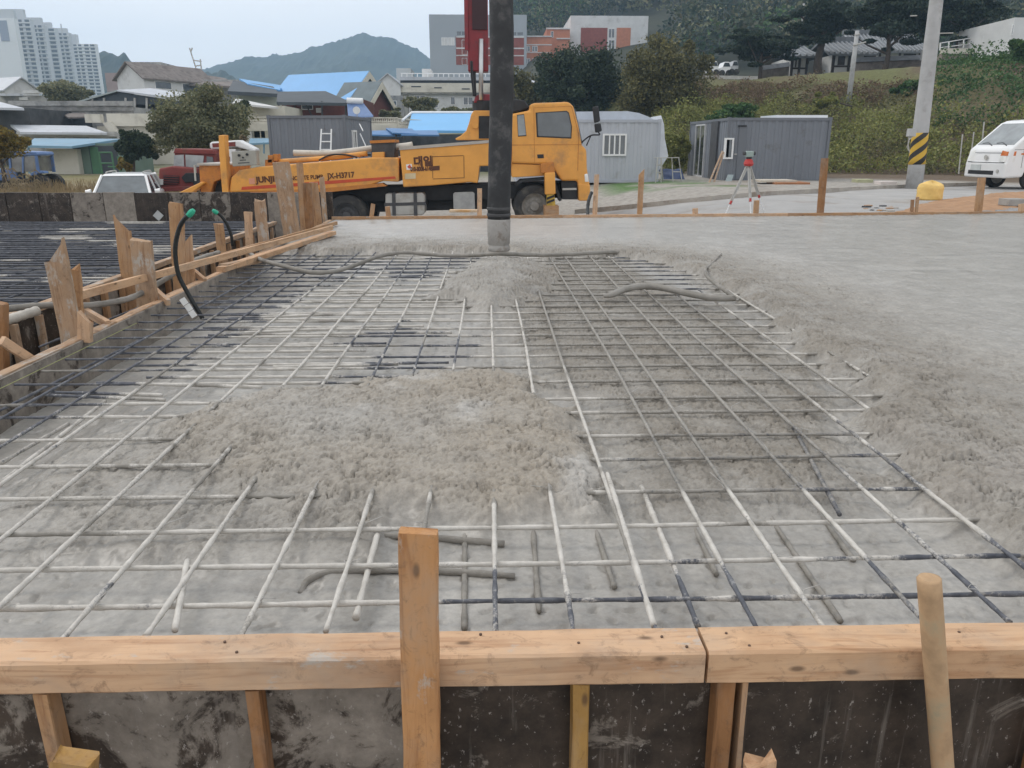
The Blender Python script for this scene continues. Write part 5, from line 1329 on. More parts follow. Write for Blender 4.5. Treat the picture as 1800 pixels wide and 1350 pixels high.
mb = MB(); mb.hexa([(-0.012, VW - 0.07, 0.78), (0.03, VW - 0.38, 0.78), (0.05, VW - 0.38, 0.78), (0.3, VW - 0.03, 0.78)], [(0.06, VW - 0.07, 1.07), (0.075, VW - 0.3, 1.10), (0.1, VW - 0.3, 1.1), (0.3, VW - 0.03, 1.07)]); mb.build('headlight', mat('lamp_glass', (0, 0, 0)), vbody)
mb = MB(); mb.box(-0.012, 0.05, 0.45, VW - 0.2, 0.42, 0.53); mb.build('lower_grille', BLKM, vbody)
mb = MB(); mb.box(-0.022, 0.02, 1.0, 1.42, 0.53, 0.69); mb.build('number_plate', mat('plate_pale', (0.5, 0.53, 0.52), 0.5), vbody)
mb = MB(); mb.tube([(-0.012 + 0.02, 0.86, 0.9), (-0.03 + 0.02, 0.86, 0.9)], 0.07, 16); mb.build('badge', STEELG, vbody)
mb = MB(); mb.cyl((0.0, 0.28, 0.52), (-0.015, 0.28, 0.52), 0.055, n=14); mb.build('fog_lamp', STEELG, vbody)
vp('side_lamp', [(0.42, 0.98), (0.56, 0.98), (0.56, 1.02), (0.42, 1.02)], -0.012, 0.01, mat('orange_lens', (0, 0, 0)), vbody)
for pl in ([(0.48, 0.62), (0.49, 0.62), (0.49, 1.2), (0.48, 1.2)], [(0.2, 1.11), (2.25, 1.14), (2.25, 1.15), (0.2, 1.12)]): vp('door_gap', pl, -0.004, 0.01, DGREY, vbody)
wheel(0, 0, 0, van, STEELG, 0.02, 0.2, at=(0.96, 0.33), R=0.33); wheel(0, 0, 0, van, STEELG, VW - 0.22, 0.2, at=(0.96, 0.33), R=0.33)
vp('cargo_bed', [(2.36, 0.75), (2.36, 1.15), (5.0, 1.15), (5.0, 0.75)], 0.0, VW, VP_); vp('chassis', [(1.3, 0.45), (4.9, 0.45), (4.9, 0.74), (1.3, 0.74)], 0.4, VW - 0.4, BLKM)
wheel(0, 0, 0, van, STEELG, 0.02, 0.2, at=(3.9, 0.33), R=0.33); wheel(0, 0, 0, van, STEELG, VW - 0.22, 0.2, at=(3.9, 0.33), R=0.33)

# ================================================================== WHITE CAR BEHIND THE PIT WALL
cb = Q(150, 341, 24.8); cb.z = gz(cb.x, cb.y)
car = thing('parked_car', 'white car with roof rails, only its upper part above the pit wall', 'car', cb, math.radians(15))
# local: x across (0..1.8), y backwards (0..4.4)
CH = Q(200, 307, 25.8).z - cb.z
CW = 1.78
def loft(secs):
    mb = MB(); n = len(secs[0]); vs = [p for s_ in secs for p in s_]; fs = []
    for i in range(len(secs) - 1):
        for j in range(n): fs.append((i * n + j, i * n + (j + 1) % n, (i + 1) * n + (j + 1) % n, (i + 1) * n + j))
    fs.append(tuple(range(n - 1, -1, -1))); fs.append(tuple((len(secs) - 1) * n + j for j in range(n))); mb.add(vs, fs); return mb
bl_ = CH - 0.62
def csec(y, z, top, inset, it): return [(inset, y, z), (CW - inset, y, z), (CW - it, y, top), (it, y, top)]
lb_ = loft([[(0.1, 0, 0.25), (CW - 0.1, 0, 0.25), (CW - 0.1, 0, 0.75), (0.1, 0, 0.75)], [(0, 0.25, 0.25), (CW, 0.25, 0.25), (CW, 0.25, 0.9), (0, 0.25, 0.9)], [(0, 1.1, 0.25), (CW, 1.1, 0.25), (CW, 1.1, bl_), (0, 1.1, bl_)], [(0, 4.2, 0.25), (CW, 4.2, 0.25), (CW, 4.2, bl_ + 0.05), (0, 4.2, bl_ + 0.05)], [(0.1, 4.4, 0.3), (CW - 0.1, 4.4, 0.3), (CW - 0.1, 4.4, bl_ - 0.05), (0.1, 4.4, bl_ - 0.05)]])
cbody = lb_.build('body', VP_, car, bevel=0.06)
g_ = MB(); y0_, y1_, y2_, y3_ = 0.75, 1.55, 3.7, 4.3; i0, i1 = 0.06, 0.24
B0 = [(i0, y0_, bl_ - 0.02), (CW - i0, y0_, bl_ - 0.02), (CW - i0, y3_, bl_ + 0.02), (i0, y3_, bl_ + 0.02)]; T0 = [(i1, y1_, CH - 0.06), (CW - i1, y1_, CH - 0.06), (CW - i1, y2_, CH - 0.06), (i1, y2_, CH - 0.06)]
g_.hexa(B0, T0); gl = g_.build('cabin_glass', glass_mat('car_glass', (0.07, 0.085, 0.09)), car)
mb = MB(); mb.hexa([(i1 - 0.03, y1_ - 0.04, CH - 0.065), (CW - i1 + 0.03, y1_ - 0.04, CH - 0.065), (CW - i1 + 0.03, y2_ + 0.1, CH - 0.065), (i1 - 0.03, y2_ + 0.1, CH - 0.065)], [(i1 + 0.08, y1_ + 0.15, CH), (CW - i1 - 0.08, y1_ + 0.15, CH), (CW - i1 - 0.08, y2_ - 0.1, CH), (i1 + 0.08, y2_ - 0.1, CH)]); mb.build('roof', VP_, car, bevel=0.03)
def pillar(a, b, w): 
    mb = MB(); a, b = Vector(a), Vector(b); s_ = Vector((0, w, 0)) if abs(a.x - b.x) < 0.3 else Vector((w, 0, 0)); mb.tube([a, b], w, 6); return mb.build('pillar', VP_, car)
for sx in (0, 1):
    X0 = i0 if sx == 0 else CW - i0; X1 = i1 if sx == 0 else CW - i1
    pillar((X0, y0_, bl_), (X1, y1_, CH - 0.05), 0.045); pillar((X0, y3_, bl_), (X1, y2_, CH - 0.05), 0.06)
    for f_ in (0.34, 0.68): pillar((X0, y0_ + 0.3 + (y3_ - y0_) * f_, bl_), (X1, y1_ + (y2_ - y1_) * f_, CH - 0.05), 0.03)
    mb = MB(); X2 = i1 + 0.1 if sx == 0 else CW - i1 - 0.1; mb.tube(spline([(X2, y1_ + 0.25, CH - 0.01), (X2, y1_ + 0.4, CH + 0.05), (X2, y2_ - 0.2, CH + 0.05), (X2, y2_ - 0.05, CH - 0.01)], 5), 0.022, 8); mb.build('roof_rail', STEELG, car)
    mb = MB(); X3 = -0.12 if sx == 0 else CW + 0.12; mb.tube([(X3 - 0.08, 1.1, bl_ + 0.08), (X3 + 0.08, 1.1, bl_ + 0.1)], [0.07, 0.085], 10); mb.build('door_mirror', VP_, car)
    for yw in (0.85, 3.5):
        mb = MB(); mb.cyl((0.0 if sx == 0 else CW, yw, 0.33), (0.2 if sx == 0 else CW - 0.2, yw, 0.33), 0.33, n=24); mb.build('wheel', RUBBER, car)

# ================================================================== OLD RED TRUCK
RY_ = 29.0; rt0 = Q(290, 352, RY_)
rt = thing('old_truck', 'old dull red crane truck parked left of the orange truck', 'truck', (rt0.x, RY_, gz(rt0.x, RY_)))
RD = mat('dull_red_paint', (0.20, 0.035, 0.028), 0.6, 0.2, 2, 0.15, 30, dirt=(0.12, 0.05, 0.035), dthr=0.55)
def rp_(name, px, lo, hi, m, parent=None, bevel=0.0):
    mb = MB(); mb.prism([((Q(x, y, RY_) - rt.location).x, (Q(x, y, RY_) - rt.location).z) for x, y in px], lo, hi, 'y'); return mb.build(name, m, parent or rt, bevel=bevel)
rcab = rp_('cab', [(297, 265), (300, 262), (368, 264), (372, 270), (372, 330), (295, 330)], 0.5, 2.4, RD, bevel=0.05)
rp_('roof', [(296, 270), (299, 261), (366, 263), (370, 272)], 0.42, 2.45, RD, bevel=0.03)
rp_('windscreen', [(297, 273), (314, 272), (315, 296), (296, 293)], 0.47, 0.6, glass_mat('cloudy_glass', (0.30, 0.32, 0.32), 0.3), rcab)
rp_('windscreen', [(317, 272), (350, 274), (348, 293), (318, 297)], 0.47, 0.6, glass_mat('cloudy_glass', (0, 0, 0)), rcab)
rp_('side_window', [(355, 275), (366, 276), (368, 290), (355, 290)], 0.46, 0.6, GLS, rcab)
rp_('hood', [(277, 296), (300, 292), (345, 296), (348, 330), (275, 332)], 0.1, 1.9, RD, bevel=0.06)
rp_('grille', [(286, 308), (313, 309), (313, 324), (286, 325)], 0.06, 0.3, BLKM)
for k in range(4): rp_('grille_bar', [(286, 309 + k * 4), (313, 310 + k * 4), (313, 311.2 + k * 4), (286, 310.2 + k * 4)], 0.03, 0.1, RD)
rp_('bumper', [(276, 329), (350, 327), (352, 335), (276, 337)], -0.05, 0.3, RD, bevel=0.02)
rp_('headlight', [(279, 315), (286, 315), (286, 325), (279, 325)], 0.05, 0.2, mat('lamp_glass', (0, 0, 0)))
rp_('fender', [(318, 312), (326, 304), (345, 304), (352, 316), (352, 330), (342, 330), (338, 320), (325, 322)], 0.02, 0.5, BLKM, bevel=0.02)
rp_('exhaust', [(340, 290), (343, 290), (345, 318), (342, 318)], 0.0, 0.1, CREAM)
rp_('rear_bed', [(372, 300), (440, 300), (440, 325), (372, 330)], 0.4, 2.4, DGREY)
rp_('crane_arm', [(352, 252), (357, 249), (405, 246), (436, 262), (436, 268), (400, 258), (372, 262), (354, 262)], 0.9, 1.5, WHT, bevel=0.05)
rp_('crane_band', [(358, 252), (400, 249), (400, 257), (359, 259)], 0.88, 0.95, RD); rp_('crane_post', [(375, 262), (400, 262), (398, 300), (376, 300)], 0.9, 1.5, WHT); rp_('crane_panel', [(381, 276), (390, 276), (390, 292), (381, 292)], 0.86, 0.92, RD)
for x in (330, 415):
    mb = MB(); cc_ = Q(x, 340, RY_) - rt.location; mb.cyl((cc_.x, 0.2, 0.5), (cc_.x, 0.55, 0.5), 0.5, n=24); mb.build('wheel', RUBBER, rt)
    mb = MB(); mb.cyl((cc_.x, 1.9, 0.5), (cc_.x, 2.25, 0.5), 0.5, n=24); mb.build('wheel', RUBBER, rt)

# ================================================================== BLUE TRACTOR
tY = 36.0; t0_ = Q(40, 320, tY); tt = thing('farm_tractor', 'small blue farm tractor among dry weeds at the left edge', 'tractor', (t0_.x, tY, gz(t0_.x, tY)))
BLU = mat('faded_blue_paint', (0.11, 0.19, 0.38), 0.5, 0.15, 3, 0.1, 30, dirt=(0.2, 0.19, 0.17), dthr=0.6)
def tpp(name, px, lo, hi, m, parent=None, bevel=0.0):
    mb = MB(); mb.prism([((Q(x, y, tY) - tt.location).x, (Q(x, y, tY) - tt.location).z) for x, y in px], lo, hi, 'y'); return mb.build(name, m, parent or tt, bevel=bevel)
tpp('roof', [(12, 268), (15, 265), (63, 267), (66, 272), (64, 274), (12, 274)], 0.0, 1.4, BLU, bevel=0.03)
for px in ([(14, 274), (17, 274), (20, 302), (16, 302)], [(60, 273), (64, 273), (69, 304), (64, 304)], [(38, 274), (41, 274), (41, 304), (38, 304)]):
    for d in (0.02, 1.3): tpp('cab_post', px, d, d + 0.08, BLU)
tpp('cab_glass', [(18, 275), (60, 275), (64, 302), (20, 302)], 0.06, 1.32, glass_mat('dusty_cab_glass', (0.16, 0.16, 0.15), 0.25))
tpp('hood', [(-30, 300), (-25, 297), (22, 299), (22, 318), (-30, 318)], 0.35, 1.05, BLU, bevel=0.05)
tpp('fender', [(50, 318), (54, 304), (62, 300), (76, 301), (78, 305), (66, 305), (58, 318)], 0.0, 0.4, BLU, bevel=0.02); tpp('chassis', [(-25, 316), (70, 314), (70, 322), (-25, 322)], 0.4, 1.0, BLKM)
for x, R in ((66, 0.5), (-12, 0.36)):
    for d in (0.0, 1.1): mb = MB(); cc_ = Q(x, 320, tY) - tt.location; mb.cyl((cc_.x, d, R), (cc_.x, d + 0.3, R), R, n=22); mb.build('wheel', RUBBER, tt)

# ================================================================== BACKGROUND BUILDINGS
def project(X, Y, Z):
    """where a point falls in the photograph, to choose the kind of plant that grows there"""
    dx, dy, dz = X - CAM.x, Y - CAM.y, Z - CAM.z
    a = dx * _cy - dy * _sy; fwd = dx * _sy + dy * _cy
    zc = fwd * _cp - dz * _sp
    return CX + F_PX * a / zc, CY + F_PX * (-dz * _cp - fwd * _sp) / zc

WALLW = mat('white_render_wall', (0.60, 0.60, 0.59), 0.85, 0.1, 0.8, 0.1, 20, dirt=(0.38, 0.37, 0.35), dthr=0.6, dscale=0.6)
WALLC = mat('cream_wall', (0.58, 0.55, 0.47), 0.85, 0.1, 0.8, 0.1, 20, dirt=(0.38, 0.35, 0.29), dthr=0.6, dscale=0.6)
WALLG = mat('grey_stained_wall', (0.36, 0.355, 0.34), 0.9, 0.3, 0.9, 0.2, 15, dirt=(0.15, 0.15, 0.145), dthr=0.55, dscale=0.8)
BRICKD = mat('dark_red_brick', (0.13, 0.045, 0.038), 0.85, 0.2, 6, 0.3, 20)
BRICKO = mat('orange_brick', (0.47, 0.195, 0.115), 0.85, 0.12, 2, 0.2, 20)
BRICKR = mat('red_brick', (0.25, 0.075, 0.055), 0.85, 0.15, 2, 0.2, 20)
BLUER = mat('bright_blue_roof', (0.13, 0.34, 0.62), 0.5, 0.06, 0.5, 0.05, 10)
BLUED = mat('blue_awning_sheet', (0.06, 0.17, 0.36), 0.5, 0.15, 0.8, 0.1, 10)
BLUEP = mat('faded_blue_sheet_roof', (0.17, 0.30, 0.40), 0.55, 0.12, 0.6, 0.1, 10, dirt=(0.3, 0.3, 0.29), dthr=0.62)
ROOFG = mat('grey_sheet_roof', (0.46, 0.48, 0.51), 0.55, 0.1, 0.5, 0.1, 10, dirt=(0.3, 0.29, 0.28), dthr=0.6)
ROOFB = mat('weathered_brown_tile_roof', (0.19, 0.165, 0.15), 0.85, 0.2, 1.2, 0.4, 12, dirt=(0.10, 0.085, 0.075), dthr=0.55)
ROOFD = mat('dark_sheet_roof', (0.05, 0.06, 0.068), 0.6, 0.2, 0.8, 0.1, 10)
GREENW = mat('green_shed_wall', (0.14, 0.20, 0.16), 0.8, 0.15, 0.8, 0.1)
FARGL = glass_mat('far_window_glass', (0.07, 0.08, 0.09), 0.15)
GREYB = mat('blue_grey_cladding', (0.33, 0.36, 0.39), 0.6, 0.05, 0.2, 0.05)

def wrect(mb_t, px, Y, off, th, depth):
    x0, x1, y0, y1 = px; A, B2 = Q(x0, y1, Y), Q(x1, y0, Y)
    return A.x, B2.x, A.z, B2.z
def bld(name, label, cat, x0, x1, yt, yb, Y, D, wall, wins=(), bands=(), flat=None, over=0.2, sink=3.0, group=None):
    """box building: its front stands at depth Y between two sight lines; windows and bands are parts"""
    A, B2 = Q(x0, yb, Y), Q(x1, yt, Y)
    t = thing(name, label, cat, (A.x, Y, A.z), 0, group)
    mb = MB(t.location); mb.box(A.x, B2.x, Y, Y + D, A.z - sink, B2.z); mb.build('wall', wall, t)
    for px in wins:
        a, b, c, d = wrect(None, px[:4], Y, 0, 0, 0); m = px[4] if len(px) > 4 else FARGL; fr = px[5] if len(px) > 5 else WHT
        mb = MB(t.location); k = max(0.05, (b - a) * 0.07)
        mb.box(a, b, Y - 0.05, Y + 0.02, c, c + k); mb.box(a, b, Y - 0.05, Y + 0.02, d - k, d); mb.box(a, a + k, Y - 0.049, Y + 0.02, c + k, d - k); mb.box(b - k, b, Y - 0.049, Y + 0.02, c + k, d - k)
        w = mb.build('window', fr, t)
        mb = MB(t.location); mb.box(a + k, b - k, Y - 0.02, Y + 0.02, c + k, d - k); mb.build('pane', m, w)
        if b - a > 0.9:
            mb = MB(t.location); mb.box((a + b) / 2 - k / 2, (a + b) / 2 + k / 2, Y - 0.04, Y - 0.022, c + k, d - k); mb.build('sash', fr, w)
    for px in bands:
        a, b, c, d = wrect(None, px[:4], Y, 0, 0, 0)
        mb = MB(t.location); pr = px[5] if len(px) > 5 else 0.08
        mb.box(a, b, Y - pr, Y + 0.03, c, d); mb.build(px[6] if len(px) > 6 else 'band', px[4], t)
    if flat:
        mb = MB(t.location); mb.box(A.x - over, B2.x + over, Y - over, Y + D + over, B2.z - 0.05, B2.z + 0.25); mb.build('roof', flat, t)
    return t
def gable(name, label, loc, rotz, W, D, H, rise, wall, roof, over=0.4, fascia=None, wins=(), side=(), th=0.14, sink=3.0):
    """gabled house: gable end on local y = 0, ridge running back along local y"""
    t = thing(name, label, 'house', loc, rotz)
    mb = MB(); mb.prism([(0, -sink), (0, H), (W / 2, H + rise), (W, H), (W, -sink)], 0, D, 'y'); mb.build('wall', wall, t)
    sl = rise / (W / 2)
    for s_ in (0, 1):
        x_e = -over if s_ == 0 else W + over; z_e = H - over * sl
        mb = MB(); mb.prism([(x_e, z_e + 0.02), (W / 2, H + rise + 0.02), (W / 2, H + rise + 0.02 + th), (x_e, z_e + 0.02 + th)] if s_ == 0 else [(W / 2, H + rise + 0.02), (x_e, z_e + 0.02), (x_e, z_e + 0.02 + th), (W / 2, H + rise + 0.02 + th)], -over, D + over, 'y'); r = mb.build('roof', roof, t)
        if fascia:
            mb = MB(); mb.prism([(x_e, z_e - 0.5), (W / 2, H + rise - 0.5), (W / 2, H + rise + 0.1), (x_e, z_e + 0.1)], -over - 0.06, -over - 0.002, 'y'); mb.build('rake_board', fascia, t)
            mb = MB(); mb.box(x_e - 0.03 if s_ == 0 else x_e, x_e if s_ == 0 else x_e + 0.03, -over, D + over, z_e - 0.5, z_e + 0.1); mb.build('eaves_board', fascia, t)
    for a, b, c, d in wins:
        mb = MB(); mb.box(a, b, -0.05, 0.02, c, d); w = mb.build('window', WHT, t); mb = MB(); mb.box(a + 0.08, b - 0.08, -0.06, 0.0, c + 0.08, d - 0.08); mb.build('pane', FARGL, w)
    for sx, a, b, c, d in side:
        mb = MB(); x = 0 if sx == 0 else W; mb.box(x - 0.05, x + 0.05, a, b, c, d); w = mb.build('window', WHT, t); mb = MB(); mb.box(x - 0.06, x + 0.06, a + 0.08, b - 0.08, c + 0.08, d - 0.08); mb.build('pane', FARGL, w)
    return t
def panel(name, label, cat, pts, th, m, posts=(), pm=None, group=None):
    """a roof sheet or canopy given by its corners, with its posts"""
    base = pts[0].copy(); t = thing(name, label, cat, base, 0, group)
    mb = MB(base); mb.hexa([p - Vector((0, 0, th)) for p in pts], pts); mb.build('sheet', m, t)
    for a, b, r in posts:
        mb = MB(base); mb.cyl(a, b, r, n=8); mb.build('post', pm or m, t)
    return t

def attach(label, to, newname):
    """make the piece found by its label a part of the building it belongs to"""
    c = next(o for o in bpy.data.objects if o.get('label') == label); p = next(o for o in bpy.data.objects if o.get('label') == to)
    if c.type == 'MESH':
        d = c.location - p.location; c.parent = p; c.location = d; c.name = newname
        for k in ('label', 'category', 'group', 'kind'):
            if k in c: del c[k]
        return
    for ch in list(c.children):
        ch.location = ch.location + c.location - p.location; ch.parent = p
        if ch.name.split('.')[0] in ('sheet', 'wall'): ch.name = newname
    bpy.data.objects.remove(c)

# --- far apartment slabs
APW = mat('apartment_white', (0.76, 0.76, 0.75), 0.8, 0.04, 0.05, 0)
APS = mat('apartment_grey', (0.58, 0.59, 0.60), 0.8, 0.04, 0.05, 0)
APD = mat('apartment_window_dark', (0.12, 0.135, 0.15), 0.4, 0.3, 0.3, 0)
def tower(label, x0, x1, yt, yb, Y, D, cols, floors, wall, blank=0.0, cap=None, group='far apartment blocks'):
    A, B2 = Q(x0, yb, Y), Q(x1, yt, Y); t = thing('apartment_block', label, 'apartments', (A.x, Y, A.z), 0, group)
    mb = MB(t.location); mb.box(A.x, B2.x, Y, Y + D, A.z - 25, B2.z); mb.build('wall', wall, t)
    W = B2.x - A.x; Hh = B2.z - A.z; mb = MB(t.location); fl = MB(t.location)
    if cols:
        for f_ in range(floors):
            z0 = A.z + Hh * (f_ + 0.28) / floors; z1 = A.z + Hh * (f_ + 0.82) / floors
            for c_ in range(cols):
                a = A.x + W * (blank + (1 - blank) * (c_ + 0.14) / cols); b = A.x + W * (blank + (1 - blank) * (c_ + (0.86 if c_ % 3 else 0.66)) / cols)
                mb.box(a, b, Y - 0.06, Y + 0.4, z0, z1)
            fl.box(A.x + W * blank, B2.x, Y - 0.5, Y + 0.05, A.z + Hh * f_ / floors, A.z + Hh * (f_ + 0.16) / floors)
        o = mb.build('windows', APD, t); o['kind'] = 'stuff'
        o = fl.build('floor_bands', APW, t); o['kind'] = 'stuff'
    for c0, c1, hh in cap or ():
        mb = MB(t.location); mb.box(A.x + W * c0, A.x + W * c1, Y + 0.5, Y + D - 0.5, B2.z, B2.z + hh); mb.build('roof_house', APS, t)
    return t
tower('leftmost white apartment end wall with a grey strip', -14, 24, 32, 175, 372, 3, 0, 0, APW, cap=((0.0, 1.0, 3.5),))
bb_ = [o for o in bpy.data.objects if o.get('label', '').startswith('leftmost white apartment')][0]
a_, b_ = Q(3, 72, 371.9), Q(11, 36, 371.9); mb = MB(bb_.location); mb.box(a_.x, b_.x, 371.7, 372.2, a_.z, b_.z); mb.build('grey_strip', mat('apartment_strip', (0.30, 0.32, 0.38), 0.6), bb_)
tower('apartment slab beside the white end wall, stepped roof', 22, 52, 33, 175, 385, 3, 5, 19, APS, cap=((0.1, 0.8, 4.0),))
tower('second apartment slab from the white end wall', 52, 76, 43, 175, 398, 3, 4, 18, APS, cap=((0.2, 0.9, 3.0),))
tower('third apartment slab from the white end wall', 76, 96, 49, 175, 410, 3, 3, 17, APS, cap=((0.1, 0.8, 2.5),))
tower('apartment slab with a rooftop mast, before the separate tower', 95, 120, 57, 175, 424, 3, 4, 17, APS, cap=((0.3, 0.9, 2.0),))
tower('separate white apartment tower at the right of the slabs', 119, 167, 77, 175, 440, 3, 6, 16, APW, cap=((0.1, 0.5, 4.5),))
A = Q(108, 50, 420); mb = MB(A); mb.cyl(A - Vector((0, 0, 4)), A + Vector((0, 0, 2)), 0.3, n=6); tag(mb.build('roof_mast', APS), 'small mast standing on the apartment roofs', 'mast')

# --- school buildings
bld('school_block', 'blue-grey and brick school block behind the pump boom', 'school', 757, 926, 26, 140, 150, 16, GREYB,
    wins=[(776, 787, 66, 80, WALLW), (788, 799, 66, 80, WALLW), (812, 822, 70, 96, FARGL, WALLW), (812, 821, 102, 114, FARGL, WALLW), (895, 902, 70, 95), (895, 902, 98, 110), (802, 820, 54, 63, FARGL, GREYB), (896, 921, 55, 64, FARGL, GREYB)],
    bands=[(802, 921, 64, 114, BRICKR, 0.04, 'brick_panel'), (802, 921, 64, 66, WALLW, 0.1), (802, 921, 84, 86, WALLW, 0.1), (802, 921, 97, 98.5, WALLW, 0.1)], sink=8)
bld('school_wing', 'orange brick school wing joined to the blue-grey block', 'school', 920, 970, 63, 140, 153, 12, BRICKO, wins=[(922, 932, 81, 91), (935, 945, 81, 91), (922, 932, 103, 113), (935, 945, 103, 113)], bands=[(920, 970, 63, 65, WALLW, 0.2), (920, 970, 78, 79.5, WALLW, 0.1), (920, 970, 92, 93, WALLW, 0.1)], sink=8)
bld('school_stair', 'orange brick stair block between the wing and the white block', 'school', 960, 1002, 50, 140, 158, 12, BRICKO, bands=[(960, 1002, 49, 51.5, WALLW, 0.2), (978, 1002, 67, 69, WALLW, 0.2)], wins=[(968, 973, 55, 66)], sink=8)
bld('school_hall', 'white and orange brick school hall right of the stair block', 'school', 1001, 1140, 28, 140, 162, 18, WALLW, bands=[(1020, 1068, 49, 95, BRICKR, 0.05, 'brick_panel'), (1082, 1109, 49, 110, BRICKO, 0.05, 'brick_panel')], wins=[(1069, 1081, 50, 67), (1069, 1081, 70, 95)], sink=8)

# --- houses on the left slope
p = Q(209, 165, 88); gable('white_house', 'white gabled house with a brown tiled roof, above the carport', (p.x, 88, p.z), math.radians(-32), 4.3, 8.5, Q(209, 139, 88).z - p.z, Q(235, 113, 88).z - Q(209, 139, 88).z, WALLW, ROOFB, 0.35, side=[(1, 1.2, 3.2, 0.4, 1.2), (1, 4.5, 8.0, 0.1, 1.2)])
bld('brown_roofed_house', 'low house with a long brown roof behind the willow-like tree', 'house', 300, 420, 140, 175, 92, 8, WALLG)
panel('long_brown_roof', 'long brown roof sheet right of the white gabled house', 'roof', [Q(300, 146, 91), Q(425, 152, 88), Q(395, 137, 95), Q(310, 124, 97)], 0.2, ROOFB)
bld('pink_wall', 'pinkish blank wall just left of the white gabled house', 'wall', 189, 214, 128, 165, 96, 5, mat('pinkish_wall', (0.30, 0.25, 0.245), 0.9, 0.15, 1))
bld('roof_parapet', 'flat grey parapet behind the brown tiled roof', 'parapet', 225, 282, 109, 122, 100, 5, WALLG)
Yp = 70
ridge_p = [Q(135, 178, Yp), Q(205, 158, Yp), Q(300, 171, Yp)]
cp_t = thing('carport', 'open carport with a pale sheet roof and thin posts, left slope', 'carport', Q(205, 200, Yp))
mb = MB(cp_t.location); b4 = Vector((0, 7, 0.6)); mb.hexa([q - Vector((0, 0, 0.12)) for q in (ridge_p[0], ridge_p[1], ridge_p[1] + b4, ridge_p[0] + b4)], [ridge_p[0], ridge_p[1], ridge_p[1] + b4, ridge_p[0] + b4]); mb.build('roof', mat('pale_green_sheet', (0.30, 0.34, 0.33), 0.6, 0.1), cp_t)
mb = MB(cp_t.location); mb.hexa([q - Vector((0, 0, 0.12)) for q in (ridge_p[1] + Vector((0.01, 0, 0)), ridge_p[2], ridge_p[2] + b4, ridge_p[1] + b4)], [ridge_p[1] + Vector((0.01, 0, 0)), ridge_p[2], ridge_p[2] + b4, ridge_p[1] + b4]); mb.build('roof', ROOFG, cp_t)
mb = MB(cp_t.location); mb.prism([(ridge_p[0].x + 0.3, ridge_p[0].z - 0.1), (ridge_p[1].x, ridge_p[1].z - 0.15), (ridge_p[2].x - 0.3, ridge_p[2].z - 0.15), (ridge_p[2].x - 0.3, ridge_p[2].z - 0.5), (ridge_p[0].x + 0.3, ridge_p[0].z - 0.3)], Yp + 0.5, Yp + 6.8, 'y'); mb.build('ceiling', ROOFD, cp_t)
for x in (162, 183, 221, 237, 258): mb = MB(cp_t.location); mb.cyl(Q(x, 172, Yp + .4), Q(x, 205, Yp + .4), 0.1, n=8); mb.build('post', STEELG, cp_t)
bld('carport_wall', 'dark wall under the carport roof', 'wall', 165, 290, 178, 210, 76, 3, WALLG)
bld('old_concrete_house', 'old stained flat roofed concrete house at the left', 'house', 22, 232, 188, 236, 66, 8, WALLG, wins=[(54, 60, 200, 222, ROOFD, WALLG)], bands=[(20, 235, 178, 186, WALLG, 0.35, 'roof_slab'), (20, 235, 187, 195, mat('dark_stained_band', (0.24, 0.235, 0.225), 0.9, 0.4, 1.5, 0.2), 0.2, 'parapet'), (50, 105, 198, 226, WALLW, 0.1, 'white_wall'), (118, 160, 203, 224, ROOFD, 0.12, 'opening')])
panel('awning', 'small brown awning before the old concrete house', 'awning', [Q(120, 206, 64), Q(156, 205, 64), Q(150, 198, 65.5), Q(108, 199, 65.5)], 0.1, ROOFB)
bld('dark_house', 'dark stained house under a pale roof at the left edge', 'house', -60, 50, 190, 240, 60, 6, mat('dark_stained_wall', (0.06, 0.06, 0.06), 0.9, 0.4, 1.5))
panel('pale_roof', 'pale roof tip entering at the left edge above the dark house', 'roof', [Q(-60, 188, 58.5), Q(42, 190, 58.5), Q(0, 179, 62), Q(-60, 176, 62)], 0.15, ROOFG)
bld('cream_terrace', 'cream terrace wall with corrugated parapets behind the dark shrub', 'wall', 176, 300, 222, 262, 61, 4, WALLC, bands=[(156, 181, 201, 216, WALLC, 0.5, 'parapet'), (194, 300, 200, 222, WALLC, 0.4, 'parapet')])
st_t = Q(180, 215, 60); mb = MB(st_t)
mb.hexa([Q(180, 216, 60.2), Q(192, 214, 60.2), Q(222, 250, 60.2), Q(205, 250, 60.2)], [q + Vector((0, 0.5, 0)) for q in (Q(180, 216, 60.2), Q(192, 214, 60.2), Q(222, 250, 60.2), Q(205, 250, 60.2))]); tag(mb.build('stair_wall', WALLC), 'sloping cream stair wall beside the cream terrace', 'wall')
bld('long_shed', 'long low shed with a pale grey sheet roof at the left', 'shed', 35, 205, 233, 262, 57, 5, WALLG, bands=[(35, 205, 231.5, 240, mat('pale_fascia', (0.40, 0.39, 0.37), 0.8, 0.2, 1), 0.35, 'fascia')])
panel('long_shed_roof', 'pale grey corrugated roof over the long low shed', 'roof', [Q(36, 232, 56.3), Q(188, 233, 56.3), Q(152, 221, 60), Q(18, 219, 60)], 0.15, ROOFG)
bld('green_shed', 'green and cream shed under the faded blue sheet roof', 'shed', 135, 215, 252, 308, 48, 4, GREENW, bands=[(163, 205, 256, 308, ROOFD, 0.02, 'dark_opening'), (165, 172, 258, 308, mat('bright_green_frame', (0.07, 0.17, 0.09), 0.6), 0.06, 'door_post')])
bld('cream_shed_wall', 'cream patched wall left of the green shed', 'wall', 88, 134, 262, 310, 47.5, 3, WALLC)
panel('blue_sheet_roof', 'faded blue sheet roof over the green shed', 'roof', [Q(46, 255.5, 46), Q(126, 257, 46), Q(214, 244, 50.5), Q(60, 243, 50.5)], 0.12, BLUEP, posts=[(Q(50, 256, 46.2), Q(52, 305, 46.2), 0.06)])
